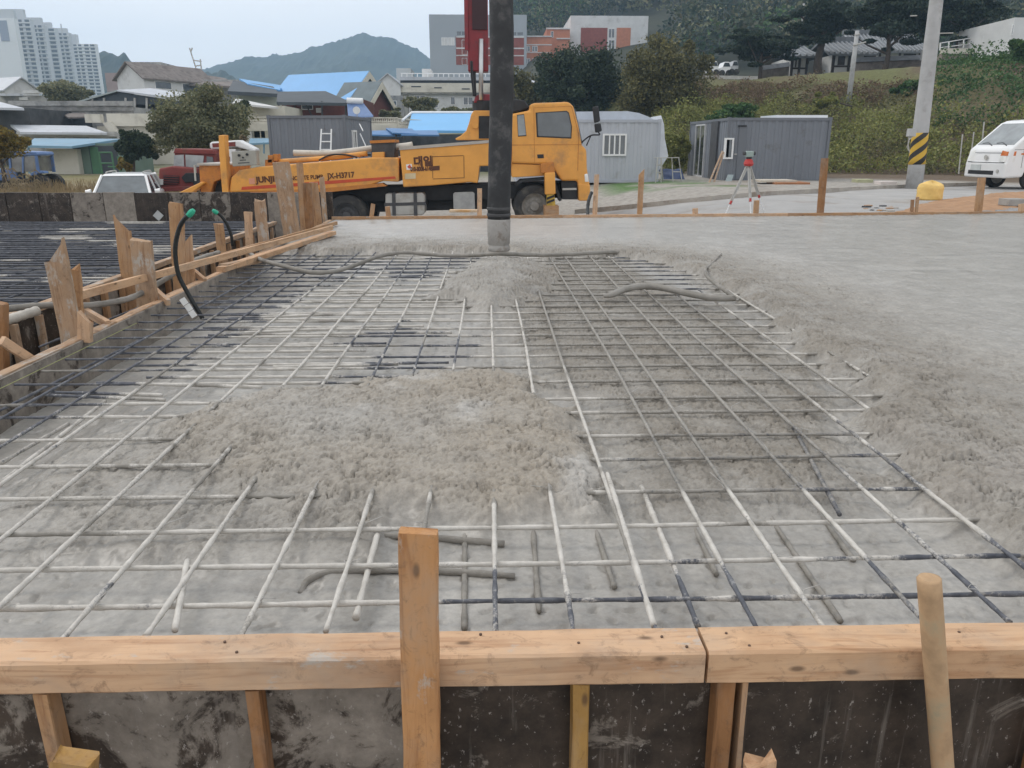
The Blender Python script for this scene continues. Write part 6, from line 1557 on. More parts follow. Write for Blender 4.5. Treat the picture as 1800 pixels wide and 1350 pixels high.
GR = mat('bright_green_frame', (0, 0, 0))
Yg = 45.5
frame_thing('metal_trestle', 'bright green metal frame standing at the green shed', 'frame', [(Q(174, 268, Yg), Q(180, 305, Yg)), (Q(196, 268, Yg), Q(202, 305, Yg)), (Q(174, 268, Yg), Q(196, 268, Yg)), (Q(176, 287, Yg), Q(199, 287, Yg)), (Q(190, 293, Yg), Q(212, 294, Yg)), (Q(207, 275, Yg), Q(212, 305, Yg))], 0.05, GR)
p = Q(0, 178, 96); gable('small_white_house', 'small white gabled house under the apartments at the left edge', (Q(20, 178, 96).x, 95, p.z), math.radians(62), 4.0, 6, Q(0, 158, 96).z - p.z, 1.3, WALLW, ROOFG, 0.4)
bld('white_clutter_house', 'low white house with pale sheets below the left tree', 'house', 0, 80, 168, 184, 85, 6, WALLG, bands=[(50, 75, 160, 165, WALLW, 1.0, 'roof_sheet'), (36, 50, 171, 176, WALLW, 0.2, 'white_box'), (0, 40, 165, 169, ROOFG, 0.6, 'eaves')])
# house with the bright blue roof
p = Q(612, 205, 76); hb = Q(612, 168, 76).z - p.z
gable('blue_roofed_house', 'large house with a bright blue roof, cream eaves and dark brick gable', (p.x, 76, p.z), math.radians(62), 5.2, 8.2, hb, 2.1, BRICKD, BLUER, 0.7, fascia=WALLC, wins=[(3.3, 4.1, 0.3, 1.4)])
p2 = Q(640, 205, 73.5); gable('brick_gable_house', 'grey roofed dark brick gable house with a cream rake board, right of the blue roof', (p2.x, 74, p2.z), math.radians(66), 4.6, 3.0, Q(640, 185, 73.5).z - p2.z, 2.0, BRICKD, mat('green_grey_roof', (0.13, 0.16, 0.17), 0.7, 0.15, 1), 0.5, fascia=WALLC)
bld('brick_room', 'dark red brick room with a small white window above the left container', 'house', 498, 640, 175, 215, 62, 5, BRICKD, wins=[(530, 550, 184, 193, FARGL, WALLW), (556, 566, 190, 198, WALLW)])
panel('dark_canopy', 'dark sheet canopy on thin posts above the left container', 'canopy', [Q(486, 179, 57.5), Q(621, 181, 57.5), Q(572, 160, 61.8), Q(488, 161, 61.8)], 0.2, ROOFD, posts=[(Q(490, 178, 57.8), Q(490, 210, 57.8), 0.07), (Q(500, 175, 60), Q(500, 210, 60), 0.07), (Q(566, 178, 57.8), Q(566, 210, 57.8), 0.07), (Q(533, 175, 59), Q(549, 205, 59), 0.05), (Q(523, 175, 59), Q(511, 205, 59), 0.05), (Q(608, 181, 57.8), Q(608, 212, 57.8), 0.07)], pm=DGREY)
slb = Q(600, 205, 56); sl_t = thing('solar_heater', 'blue solar water heater with a white tank right of the dark canopy', 'solar heater', slb)
mb = MB(slb); mb.hexa([Q(612, 207, 55.5), Q(656, 206, 55.5), Q(638, 183, 57), Q(610, 183, 57)], [q + Vector((0, 0.1, 0.1)) for q in (Q(612, 207, 55.5), Q(656, 206, 55.5), Q(638, 183, 57), Q(610, 183, 57))]); mb.build('collector', mat('solar_blue', (0.13, 0.20, 0.36), 0.35, 0.1), sl_t)
mb = MB(slb); mb.cyl(Q(610, 177, 57), Q(638, 178, 57), 0.2, n=16); mb.build('tank', WHT, sl_t)
dc = Q(627, 194, 55.3); dt = thing('satellite_dish', 'white satellite dish before the blue solar heater', 'dish', dc + Vector((0, 0, -0.4)))
mb = MB(dt.location); mb.tube([dc + Vector((0, 0.06, 0)), dc + Vector((0, 0.0, 0)), dc + Vector((0, -0.09, 0))], [0.05, 0.18, 0.24], 18, cap=True); mb.build('reflector', WHT, dt); mb = MB(dt.location); mb.cyl(dc, dc + Vector((0, 0.05, -0.4)), 0.03, n=6); mb.build('mount', STEELG, dt)
def balustrade(label, x0, x1, yt, yb, Y, n, floor_to, y2=None):
    A, B2 = Q(x0, yb, Y), Q(x1, y2 or yb, Y); hh = Q(x0, yt, Y).z - A.z
    t = thing('balustrade', label, 'balustrade', A)
    d = B2 - A
    def bar(z0, z1, w):
        mb = MB(A); mb.hexa([A + Vector((0, -w, z0)), B2 + Vector((0, -w, z0)), B2 + Vector((0, w, z0)), A + Vector((0, w, z0))], [A + Vector((0, -w, z1)), B2 + Vector((0, -w, z1)), B2 + Vector((0, w, z1)), A + Vector((0, w, z1))]); return mb
    bar(hh * 0.82, hh, 0.12).build('handrail', WALLC, t); bar(-0.05, hh * 0.18, 0.12).build('base', WALLC, t); bar(-0.45, -0.05, 0.5).build('slab', WALLC, t)
    for k in range(n):
        q = A + d * ((k + 0.5) / n); mb = MB(A); mb.tube([q + Vector((0, 0, hh * u)) for u in (0.17, 0.35, 0.6, 0.83)], [0.05, 0.085, 0.05, 0.06], 8); mb.build('baluster', WALLC, t)
    return t
balustrade('white balustrade terrace right of the left container', 642, 700, 206, 219, 56, 16, 0); balustrade('white balustrade with a low end beside the bright blue roof', 700, 742, 207, 222, 55.5, 12, 0, 226)
balustrade('white balcony balustrade left of the left container', 438, 478, 205, 217, 52, 12, 0)
bld('balcony_house', 'pale house with a balcony left of the left container', 'house', 440, 500, 186, 262, 53.5, 5, WALLC, wins=[(446, 470, 226, 244, ROOFD, WALLC)], bands=[(440, 478, 221, 246, ROOFD, 0.02, 'opening'), (468, 476, 222, 246, WALLC, 0.2, 'pillar'), (438, 444, 220, 260, WALLW, 0.4, 'pillar')])
panel('white_porch_roof', 'white sheet porch roof left of the dark canopy', 'roof', [Q(408, 181, 52), Q(489, 188, 52), Q(470, 184, 54), Q(415, 173, 54)], 0.12, WALLW)
panel('small_blue_roof', 'small pale blue porch sheet below the balcony', 'roof', [Q(437, 252, 47), Q(478, 250, 47), Q(478, 243, 49), Q(440, 243, 49)], 0.1, BLUEP, posts=[(Q(464, 250, 47.1), Q(464, 270, 47.1), 0.05)])
bld('pale_upper_house', 'pale green house behind the balcony, under a dark roof', 'house', 418, 492, 166, 200, 78, 6, mat('pale_green_wall', (0.45, 0.48, 0.42), 0.85, 0.1, 1))
panel('dark_blue_roof', 'dark roof with a blue edge left of the bright blue roof', 'roof', [Q(400, 160, 76), Q(492, 165, 76), Q(480, 152, 80), Q(410, 141, 82)], 0.3, ROOFD)
panel('blue_roof_edge', 'blue roof slope meeting the bright blue roof at its left', 'roof', [Q(435, 147, 80), Q(492, 158, 78), Q(496, 150, 84), Q(420, 138, 84)], 0.15, BLUER)
# bright blue roof by the truck
panel('sky_blue_roof', 'sky blue sheet roof with a white ridge, behind the truck turret', 'roof', [Q(716, 229, 52), Q(880, 230, 52), Q(885, 199, 58), Q(724, 199, 58)], 0.15, mat('sky_blue_roof_sheet', (0.16, 0.42, 0.72), 0.5, 0.05, 0.5, 0.03))
A, B2 = Q(723, 198.5, 58), Q(885, 198.5, 58); mb = MB(A); mb.cyl(A, B2, 0.12, n=8); mb.cyl(A, Q(707, 212, 54.5), 0.08, n=8); tag(mb.build('roof_ridge', WHT), 'white ridge cap along the sky blue roof', 'ridge cap')
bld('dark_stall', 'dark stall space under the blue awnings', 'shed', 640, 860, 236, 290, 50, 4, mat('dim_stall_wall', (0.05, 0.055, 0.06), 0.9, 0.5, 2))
for k, (a_, b_, c_, d_, lb) in enumerate([((646, 236), (706, 238), (700, 228), (645, 230), 'left blue awning below the balustrade'), ((690, 233), (735, 235), (724, 226), (678, 225), 'middle blue awning below the balustrade'), ((705, 236), (772, 237), (768, 229), (715, 229), 'right blue awning below the sky blue roof')]):
    panel('blue_awning', lb, 'awning', [Q(*a_, 46 - k * 0.3), Q(*b_, 46 - k * 0.3), Q(*c_, 48.5), Q(*d_, 48.5)], 0.08, BLUED, posts=[(Q(a_[0] + 6, a_[1], 46.2 - k * 0.3), Q(a_[0] + 6, 262, 46.2 - k * 0.3), 0.04)], pm=DGREY, group='blue awnings')
# long white two storey building
lw = bld('long_white_building', 'long white two storey building below the school', 'building', 704, 870, 143, 200, 100, 10, WALLW, wins=[(728, 748, 167, 176), (755, 770, 171, 190), (792, 800, 170, 184), (814, 832, 170, 185), (846, 864, 170, 185)],
    bands=[(704, 870, 136, 141.5, ROOFG, 0.5, 'roof_edge'), (704, 870, 141.5, 147, ROOFD, 0.1, 'shadow_band'), (704, 870, 147, 163, WALLC, 0.7, 'parapet'), (708, 870, 163.5, 166, WALLG, 0.5, 'slab_edge'), (724, 741, 152, 154, ROOFD, 0.73, 'vent_slots'), (764, 777, 154, 156, ROOFD, 0.73, 'vent_slots'), (812, 826, 156, 158, ROOFD, 0.73, 'vent_slots')])
p = Q(660, 170, 100); gable('white_annex', 'white gabled annex at the left end of the long white building', (Q(662, 170, 99).x, 99, p.z), 0, Q(706, 0, 99).x - Q(662, 0, 99).x, 8, Q(0, 149, 99).z - Q(0, 170, 99).z, 1.1, WALLW, ROOFG, 0.3)
rl = thing('roof_railing', 'thin white railing on the long white building roof', 'railing', Q(706, 137, 101))
for k in range(18):
    x = 706 + k * 9.2; mb = MB(rl.location); mb.cyl(Q(x, 137, 101), Q(x, 129, 101), 0.06, n=6); mb.build('post', WHT, rl)
mb = MB(rl.location); mb.cyl(Q(704, 129, 101), Q(870, 130, 101), 0.05, n=6); mb.build('handrail', WHT, rl)
bld('stair_head', 'small white stair head on the long white building roof', 'stair head', 742, 757, 121, 137, 104, 4, WALLW)
bld('grey_side_house', 'grey house behind the brick gable house', 'house', 660, 708, 168, 200, 84, 6, WALLG, wins=[(685, 697, 177, 186)])
bld('far_block', 'distant pale block at the foot of the mountain', 'building', 697, 722, 120, 140, 230, 10, APS)
bld('school_side_house', 'brown roofed low house right of the hose, under the dark evergreen', 'house', 890, 960, 143, 170, 90, 6, mat('brown_wall', (0.14, 0.11, 0.095), 0.9, 0.3, 1), wins=[(898, 912, 144, 152)])
panel('thin_pale_roof', 'thin pale roof edge right of the hose', 'roof', [Q(880, 141, 86), Q(958, 146, 86), Q(930, 140, 90), Q(885, 137, 90)], 0.15, ROOFG)
am = thing('antenna_mast', 'thin bare lattice antenna above the white gabled house', 'antenna', Q(345, 130, 95))
for a_, b_ in (((333, 84), (347, 128)), ((341, 106), (354, 108)), ((352, 104), (354, 122)), ((343, 116), (352, 115)), ((335, 92), (338, 84))): mb = MB(am.location); mb.cyl(Q(*a_, 95), Q(*b_, 95), 0.07, n=6); mb.build('rod', STEELG, am)

# --- right slope: old tiled houses, walls
TILE = mat('grey_clay_tile', (0.16, 0.17, 0.18), 0.8, 0.25, 2, 0.2)
TILEL = mat('pale_tile_end', (0.24, 0.25, 0.26), 0.8, 0.15, 4)
TIMB = mat('dark_old_timber', (0.045, 0.035, 0.03), 0.8, 0.3, 3)
def hanok(label, x0, x1, y_r, y_e, y_b, Y, D=5.0):
    A, B2 = Q(x0, y_b, Y), Q(x1, y_e, Y); t = thing('tiled_house', label, 'house', A)
    mb = MB(A); mb.box(A.x + 0.4, B2.x - 0.4, Y, Y + D, A.z - 2, B2.z); mb.build('wall', WALLW, t)
    n = max(2, int((B2.x - A.x) / 1.6))
    for k in range(n + 1):
        x = A.x + 0.4 + (B2.x - A.x - 0.8) * k / n; mb = MB(A); mb.box(x - 0.1, x + 0.1, Y - 0.06, Y + 0.1, A.z, B2.z); mb.build('post', TIMB, t)
        if k < n and k % 2 == 0:
            x2 = x + (B2.x - A.x - 0.8) / n; mb = MB(A); hz_ = A.z + (B2.z - A.z) * 0.55; mb.box(x + 0.35, x2 - 0.35, Y - 0.05, Y + 0.05, hz_, B2.z - 0.12); mb.build('window', TIMB, t)
    mb = MB(A); hz_ = A.z + (B2.z - A.z) * 0.46; mb.box(A.x + 0.4, B2.x - 0.4, Y - 0.05, Y + 0.05, hz_, hz_ + 0.13); mb.build('beam', TIMB, t)
    R = Q((x0 + x1) / 2, y_r, Y + D / 2); e0 = B2.z - 0.15
    for s_ in (0, 1):
        ye = Y - 0.7 if s_ == 0 else Y + D + 0.7; ym = Y + D / 2
        mb = MB(A); mb.hexa([(A.x - 0.3, ye, e0), (B2.x + 0.3, ye, e0), (B2.x, ym, R.z - 0.1), (A.x, ym, R.z - 0.1)], [(A.x - 0.3, ye, e0 + 0.15), (B2.x + 0.3, ye, e0 + 0.15), (B2.x, ym, R.z + 0.1), (A.x, ym, R.z + 0.1)]); r = mb.build('roof', TILE, t)
        if s_ == 0:
            n2 = int((B2.x - A.x) / 0.34); mb = MB(A)
            for k in range(n2 + 1):
                u = k / n2; a = Vector((A.x - 0.3 + (B2.x - A.x + 0.6) * u, ye - 0.03, e0 + 0.2)); b = Vector((A.x + (B2.x - A.x) * u, ym, R.z + 0.14)); m_ = a.lerp(b, 0.5) - Vector((0, 0, 0.08))
                mb.tube([a, m_, b], 0.085, 6)
            o = mb.build('tile_rolls', TILEL, r); o['kind'] = 'stuff'
    mb = MB(A); mb.box(A.x - 0.1, B2.x + 0.1, Y + D / 2 - 0.2, Y + D / 2 + 0.2, R.z + 0.05, R.z + 0.45); mb.build('ridge', TILE, t)
    return t
hanok('left old tiled house with white walls behind the pines', 1381, 1428, 84, 100, 140, 68)
hanok('right old tiled house with white walls behind the second utility pole', 1453, 1530, 76, 96, 137, 66)
hanok('upper tiled house half hidden in the pines', 1500, 1625, 62, 92, 125, 76, 6)
def capwall(label, pts, h_, Y0, Y1, m):
    A, B2 = Q(*pts[0], Y0), Q(*pts[1], Y1); t = thing('tiled_wall', label, 'wall', A)
    mb = MB(A); n_ = Vector((0, 0.35, 0)); dn = Vector((0, 0, -1.5)); mb.hexa([A + dn, B2 + dn, B2 + dn + n_, A + dn + n_], [A + Vector((0, 0, h_)), B2 + Vector((0, 0, h_)), B2 + Vector((0, 0, h_)) + n_, A + Vector((0, 0, h_)) + n_]); mb.build('wall', m, t)
    mb = MB(A); f_ = Vector((0, -0.2, h_)); b_ = Vector((0, 0.55, h_)); c_ = Vector((0, 0.17, h_ + 0.35)); mb.add([A + f_, B2 + f_, B2 + b_, A + b_, A + c_, B2 + c_], [(0, 1, 5, 4), (2, 3, 4, 5), (0, 4, 3), (1, 2, 5), (0, 3, 2, 1)]); mb.build('tile_cap', TILE, t)
WST = mat('field_stone_wall', (0.19, 0.165, 0.145), 0.9, 0.35, 2.5, 0.5, 10)
capwall('stone boundary wall left of the tiled houses', [(1337, 145), (1386, 138)], 0.9, 66, 67, WST)
capwall('stone boundary wall right of the tiled houses', [(1500, 135), (1622, 130)], 1.0, 62, 62, WST)
bld('brown_shed', 'brown shed wall left of the near utility pole', 'shed', 1598, 1650, 112, 145, 60, 4, mat('brown_sheet_wall', (0.16, 0.13, 0.11), 0.8, 0.2, 2), bands=[(1617, 1628, 89, 106, WALLW, 0.3, 'white_box')])
bld('retaining_wall', 'stained concrete retaining wall right of the near utility pole', 'wall', 1652, 1765, 95, 125, 56, 1, mat('stained_retaining_wall', (0.30, 0.255, 0.22), 0.9, 0.25, 1.2, 0.2), bands=[(1652, 1765, 86, 95, WALLC, 0.25, 'parapet')])
bld('cream_panel_fence', 'cream panel fence right of the near utility pole', 'fence', 1648, 1712, 122, 143, 50, 0.2, WALLC, bands=[(1679.5, 1680.5, 122, 143, STEELG, 0.05, 'joint')])
bld('white_hill_house', 'white house at the top right corner', 'house', 1770, 1850, 31, 115, 52, 6, WALLW, wins=[(1776, 1783, 43, 62)])
ff = thing('mesh_fence', 'pale mesh fence on the retaining wall at the upper right', 'fence', Q(1650, 90, 56.5))
for x, t_ in ((1652, 75), (1667, 74), (1693, 70), (1718, 68), (1736, 56), (1756, 56)): mb = MB(ff.location); mb.cyl(Q(x, 90, 56.5), Q(x + 1, t_, 56.5), 0.05, n=6); mb.build('post', WHT, ff)
for y0, y1 in ((76, 58), (84, 70)): mb = MB(ff.location); mb.cyl(Q(1652, y0, 56.5), Q(1760, y1, 56.5), 0.03, n=6); mb.build('rail', WHT, ff)
def polething(label, b, t, Y, r0, r1, arms=()):
    A, T_ = Q(*b, Y), Q(*t, Y); o = thing('utility_pole', label, 'pole', A); mb = MB(A); mb.tube([A - Vector((0, 0, 1)), A.lerp(T_, .5), T_], [r0, (r0 + r1) / 2, r1], 10); mb.build('shaft', mat('pole_concrete', (0, 0, 0)), o, smooth=True)
    for a_, b_ in arms: mb = MB(A); mb.cyl(Q(*a_, Y - 0.1), Q(*b_, Y - 0.1), 0.05, n=6); mb.build('arm', STEELG, o)
polething('slim utility pole before the right old tiled house', (1493, 168), (1507, 54), 48, 0.16, 0.11, [((1500, 80), (1522, 74)), ((1504, 62), (1511, 60))])
polething('small pole above the pines at the left of the slope', (1410, 45), (1413, 6), 90, 0.13, 0.1, [((1407, 20), (1413, 24))])
polething('thin pole in the forest above the near utility pole', (1700, 42), (1706, -5), 90, 0.13, 0.1)
polething('short thin pole above the upper tiled house', (1518, 48), (1520, 27), 95, 0.12, 0.1)
cg = 'cars parked on the hillside lot'
for k, (x0, x1, yb, m, lb) in enumerate([(1244, 1262, 133, WHT, 'leftmost of three tiny parked cars on the hillside lot'), (1265, 1284, 134, VP_, 'middle of three tiny parked cars on the hillside lot'), (1283, 1297, 132, mat('silver_car', (0.4, 0.41, 0.42), 0.4), 'rightmost of three tiny parked cars on the hillside lot')]):
    A, B2 = Q(x0, yb, 84), Q(x1, yb, 84); w = B2.x - A.x; t = thing('distant_car', lb, 'car', A, 0, cg); t['kind'] = 'thing'
    mb = MB(A); mb.prism([(A.x, A.z + 0.25), (A.x, A.z + 0.8), (A.x + w * .2, A.z + 0.88), (A.x + w * .35, A.z + 1.35), (A.x + w * .8, A.z + 1.35), (B2.x, A.z + 0.85), (B2.x, A.z + 0.25)], 84, 85.7, 'y'); mb.build('body', m, t, bevel=0.05)
    mb = MB(A); mb.prism([(A.x + w * .26, A.z + 0.9), (A.x + w * .38, A.z + 1.27), (A.x + w * .78, A.z + 1.27), (A.x + w * .93, A.z + 0.9)], 83.97, 84.5, 'y'); mb.build('windows', GLS, t)
    for u in (.2, .8): mb = MB(A); mb.cyl((A.x + w * u, 83.96, A.z + .3), (A.x + w * u, 84.2, A.z + .3), 0.3, n=14); mb.build('wheel', RUBBER, t)
gr_ = thing('guard_rail', 'pale guard rail in front of the tiny parked cars', 'guard rail', Q(1235, 139, 82))
mb = MB(gr_.location); A, B2 = Q(1235, 138, 82), Q(1335, 140, 80); mb.hexa([A, B2, B2 + Vector((0, .05, 0)), A + Vector((0, .05, 0))], [q + Vector((0, 0, .3)) for q in (A, B2, B2 + Vector((0, .05, 0)), A + Vector((0, .05, 0)))]); mb.build('beam', STEELG, gr_)
for k in range(8): q = A.lerp(B2, k / 7); mb = MB(gr_.location); mb.cyl(q + Vector((0, .1, -0.6)), q + Vector((0, .1, .3)), 0.06, n=6); mb.build('post', STEELG, gr_)
ex = thing('excavator', 'small orange excavator beside the left old tiled house', 'excavator', Q(1372, 124, 72))
for nm, pl, m_ in (('body', [(1364, 113), (1380, 112), (1382, 120), (1364, 121)], ORG), ('boom', [(1380, 116), (1394, 108), (1396, 110), (1382, 119)], ORG), ('cab', [(1372, 107), (1379, 107), (1379, 113), (1372, 113)], GLS), ('track', [(1362, 120), (1384, 120), (1384, 124), (1362, 124)], BLKM)):
    mb = MB(ex.location); mb.prism([(Q(x, y, 72).x, Q(x, y, 72).z) for x, y in pl], 72, 73.5, 'y'); mb.build(nm, m_, ex)
# field posts by the light truck
for x, t_, b_, lb in ((1692, 236, 262, 'thin pale field post left of the white light truck'), (1730, 214, 240, 'thin pale field post above the white light truck mirror'), (1712, 232, 246, 'thin pale field post between the other two beside the light truck')):
    A = Q(x, b_, 27); mb = MB(A); mb.cyl(A - Vector((0, 0, 0.8)), Q(x, t_, 27), 0.02, n=6); tag(mb.build('field_post', STEELG), lb, 'post')

for a_, b_, n_ in (('pale roof tip entering at the left edge above the dark house', 'dark stained house under a pale roof at the left edge', 'roof'), ('pale grey corrugated roof over the long low shed', 'long low shed with a pale grey sheet roof at the left', 'roof'),
        ('faded blue sheet roof over the green shed', 'green and cream shed under the faded blue sheet roof', 'roof'), ('long brown roof sheet right of the white gabled house', 'low house with a long brown roof behind the willow-like tree', 'roof'),
        ('dark roof with a blue edge left of the bright blue roof', 'pale green house behind the balcony, under a dark roof', 'roof'), ('blue roof slope meeting the bright blue roof at its left', 'pale green house behind the balcony, under a dark roof', 'roof'),
        ('white sheet porch roof left of the dark canopy', 'pale house with a balcony left of the left container', 'porch_roof'), ('small pale blue porch sheet below the balcony', 'pale house with a balcony left of the left container', 'porch_roof'),
        ('thin pale roof edge right of the hose', 'brown roofed low house right of the hose, under the dark evergreen', 'roof'), ('white ridge cap along the sky blue roof', 'sky blue sheet roof with a white ridge, behind the truck turret', 'ridge_cap'),
        ('sky blue sheet roof with a white ridge, behind the truck turret', 'dark stall space under the blue awnings', 'roof'),
        ('small white stair head on the long white building roof', 'long white two storey building below the school', 'stair_head'), ('small brown awning before the old concrete house', 'old stained flat roofed concrete house at the left', 'awning'),
        ('small mast standing on the apartment roofs', 'apartment slab with a rooftop mast, before the separate tower', 'roof_mast')): attach(a_, b_, n_)
next(o for o in bpy.data.objects if o.get('label') == 'dark stall space under the blue awnings')['label'] = 'dark stall under a sky blue sheet roof and blue awnings'

# ================================================================== VEGETATION
def leaf_quads(cen, size, rs, flat=0.0, droop=0.0):
    n = len(cen); a = rs.normal(size=(n, 3)); 
    if droop: a[:, 2] -= droop
    a /= np.linalg.norm(a, axis=1)[:, None] + 1e-9
    b = rs.normal(size=(n, 3)); b[:, 2] *= (1 - flat); b -= (a * b).sum(1)[:, None] * a; b /= np.linalg.norm(b, axis=1)[:, None] + 1e-9
    s = size[:, None]; k = 0.62
    V = np.stack([cen - a * s, cen + b * s * k, cen + a * s, cen - b * s * k], 1).reshape(-1, 3)
    return V, np.arange(4 * n).reshape(n, 4)
def crown_points(clumps, per, rs, shell=0.55):
    out = []
    for (c, r) in clumps:
        k = int(per); d = rs.normal(size=(k, 3)); d /= np.linalg.norm(d, axis=1)[:, None]
        rad = shell + (1 - shell) * rs.rand(k) ** 0.6
        out.append(np.array(c)[None] + d * rad[:, None] * np.array(r)[None] * (0.85 + 0.3 * rs.rand(k))[:, None])
    return np.concatenate(out)
def tree(name, label, base, crown_px, Y, cols_m, seed, nclump=22, per=220, leaf=0.12, trunk_r=0.15, flat=0.0, droop=0.0, depth=None, layered=False, cat='tree', group=None, limb=True):
    rs = np.random.RandomState(seed); x0, x1, yt, yb = crown_px
    A, B2 = Q(x0, yb, Y), Q(x1, yt, Y); W, Hh = B2.x - A.x, B2.z - A.z; D = depth or W * 0.8
    cx_, cz_ = (A.x + B2.x) / 2, (A.z + B2.z) / 2
    bs = Vector(base) if len(base) == 3 else Q(base[0], base[1], Y)
    t = thing(name, label, cat, bs, 0, group)
    clumps = []
    for k in range(nclump):
        d = rs.normal(size=3); d /= np.linalg.norm(d); far = rs.choice((0.75, 1.0, 1.15, 1.38)); q = rs.rand() ** 0.45 * far
        c = np.array((cx_ + d[0] * W * 0.38 * q, Y + d[1] * D * 0.38 * q, cz_ + d[2] * Hh * 0.38 * q))
        r = rs.uniform(0.09, 0.27) if far < 1.1 else rs.uniform(0.05, 0.13)
        clumps.append((c, (W * r, D * r, Hh * r * (0.35 if layered else 0.9))))
    pts = crown_points(clumps, per, rs)
    V, Fq = leaf_quads(pts - np.array(bs), leaf * rs.uniform(0.6, 1.4, len(pts)), rs, flat, droop)
    np_mesh('crown', V, Fq, cols_m, t)
    mb = MB(bs); topc = Vector((cx_, Y, cz_ + Hh * 0.2)); low = bs - Vector((0, 0, 0.5))
    pth = [low, low.lerp(topc, 0.3) + Vector((0.05 * W * rs.normal() * 0.5, 0, 0)), low.lerp(topc, 0.65) + Vector((0.05 * W * rs.normal() * 0.5, 0, 0)), topc]
    mb.tube(spline(pth, 4), [trunk_r * (1 - 0.8 * i / 12) for i in range(13)], 8)
    if limb:
        for c, r in clumps[:10]:
            c = Vector(c); s_ = low.lerp(topc, rs.uniform(0.35, 0.8)); mb.tube([s_, s_.lerp(c, 0.5) + Vector((0, 0, -0.03 * Hh)), c], [trunk_r * 0.4, trunk_r * 0.25, trunk_r * 0.1], 6)
    mb.build('trunk', mat('bark', (0.075, 0.058, 0.045), 0.9, 0.3, 6, 0.5, 30), t, smooth=True)
    return t
L_WILLOW = leaf_mat('grey_green_leaves', [(0.100, 0.115, 0.064), (0.169, 0.182, 0.100), (0.228, 0.228, 0.122), (0.298, 0.268, 0.148)])
L_DARK = leaf_mat('dark_evergreen_leaves', [(0.020, 0.033, 0.022), (0.039, 0.061, 0.038), (0.062, 0.088, 0.051), (0.088, 0.107, 0.059)])
L_AUT = leaf_mat('olive_autumn_leaves', [(0.071, 0.073, 0.036), (0.125, 0.122, 0.055), (0.168, 0.154, 0.063), (0.239, 0.212, 0.081)])
L_YEL = leaf_mat('yellowing_leaves', [(0.112, 0.106, 0.031), (0.213, 0.163, 0.037), (0.325, 0.213, 0.044), (0.125, 0.138, 0.044)])
L_TAN = leaf_mat('tan_dry_leaves', [(0.20, 0.15, 0.085), (0.28, 0.215, 0.125), (0.33, 0.26, 0.16), (0.14, 0.11, 0.06)])
L_PINE = leaf_mat('pine_needles', [(0.018, 0.033, 0.024), (0.030, 0.053, 0.036), (0.045, 0.069, 0.045), (0.075, 0.083, 0.048)])
L_IVY = leaf_mat('green_vine_leaves', [(0.031, 0.071, 0.025), (0.057, 0.122, 0.040), (0.086, 0.159, 0.052), (0.122, 0.172, 0.057)])
L_WEED = leaf_mat('yellow_green_weeds', [(0.137, 0.159, 0.046), (0.223, 0.233, 0.068), (0.304, 0.289, 0.090), (0.143, 0.186, 0.068)])
L_BRN = leaf_mat('brown_dry_brush', [(0.110, 0.074, 0.048), (0.185, 0.126, 0.078), (0.240, 0.170, 0.103), (0.130, 0.120, 0.055)])
L_FOR = leaf_mat('forest_leaves', [(0.026, 0.042, 0.023), (0.046, 0.065, 0.033), (0.072, 0.086, 0.039), (0.117, 0.098, 0.049)])
tree('willow_tree', 'loose grey-green tree above the old red truck', (345, 300), (255, 438, 150, 285), 40, L_WILLOW, 1, 90, 500, 0.065, 0.14, droop=0.5)
tree('dark_shrub', 'dark evergreen shrub left of the grey-green tree', (235, 305), (206, 268, 222, 300), 38, L_DARK, 2, 40, 420, 0.065, 0.08, cat='shrub')
tree('tan_bush', 'pale tan bush behind the control panel of the orange truck', (418, 290), (398, 440, 234, 280), 33, L_TAN, 3, 14, 260, 0.06, 0.05, cat='bush')
tree('left_yard_tree', 'dark yard tree below the apartment slabs', (110, 195), (66, 152, 138, 186), 78, L_WILLOW, 4, 50, 300, 0.11, 0.2)
tree('yellowing_tree', 'yellowing tree at the left picture edge', (5, 300), (-50, 40, 214, 285), 33, L_YEL, 5, 50, 360, 0.055, 0.1)
tree('evergreen_tree', 'broad dark evergreen right of the truck cab', (1020, 230), (934, 1112, 66, 228), 55, L_DARK, 6, 110, 450, 0.095, 0.3)
tree('autumn_tree', 'tall olive-brown autumn tree right of the dark evergreen', (1160, 250), (1078, 1250, 58, 244), 51, L_AUT, 7, 130, 380, 0.085, 0.25)
tree('filler_tree', 'low olive green tree between the dark evergreen and the autumn tree', (1085, 250), (1010, 1170, 120, 246), 58, L_WILLOW, 27, 60, 320, 0.1, 0.15)
tree('brown_shrub', 'brownish shrub between the hose and the dark evergreen', (920, 205), (885, 962, 120, 210), 62, L_AUT, 8, 24, 240, 0.13, 0.1, cat='shrub')
tree('garden_shrub', 'green garden shrub below the long white building', (740, 205), (708, 770, 168, 204), 72, L_WILLOW, 9, 20, 220, 0.13, 0.1, cat='shrub')
tree('garden_shrub', 'green garden shrub right of the brick gable house', (680, 208), (660, 712, 186, 212), 66, L_WILLOW, 10, 16, 200, 0.11, 0.1, cat='shrub')
tree('garden_shrub', 'low green shrub row above the sky blue roof', (800, 205), (768, 850, 188, 204), 64, L_WILLOW, 11, 18, 160, 0.12, 0.1, cat='shrub')
tree('porch_shrub', 'green shrub beside the white porch roof', (430, 205), (400, 452, 178, 214), 50, L_DARK, 12, 14, 200, 0.09, 0.08, cat='shrub')
tree('pine_tree', 'pine with a bare dark trunk left of the tiled houses', (1336, 146), (1265, 1425, 35, 124), 64, L_PINE, 13, 46, 420, 0.11, 0.22, layered=True, limb=True)
tree('pine_tree', 'large pine rising between the two tiled houses', (1440, 137), (1375, 1515, -40, 104), 64, L_PINE, 14, 54, 420, 0.11, 0.42, layered=True)
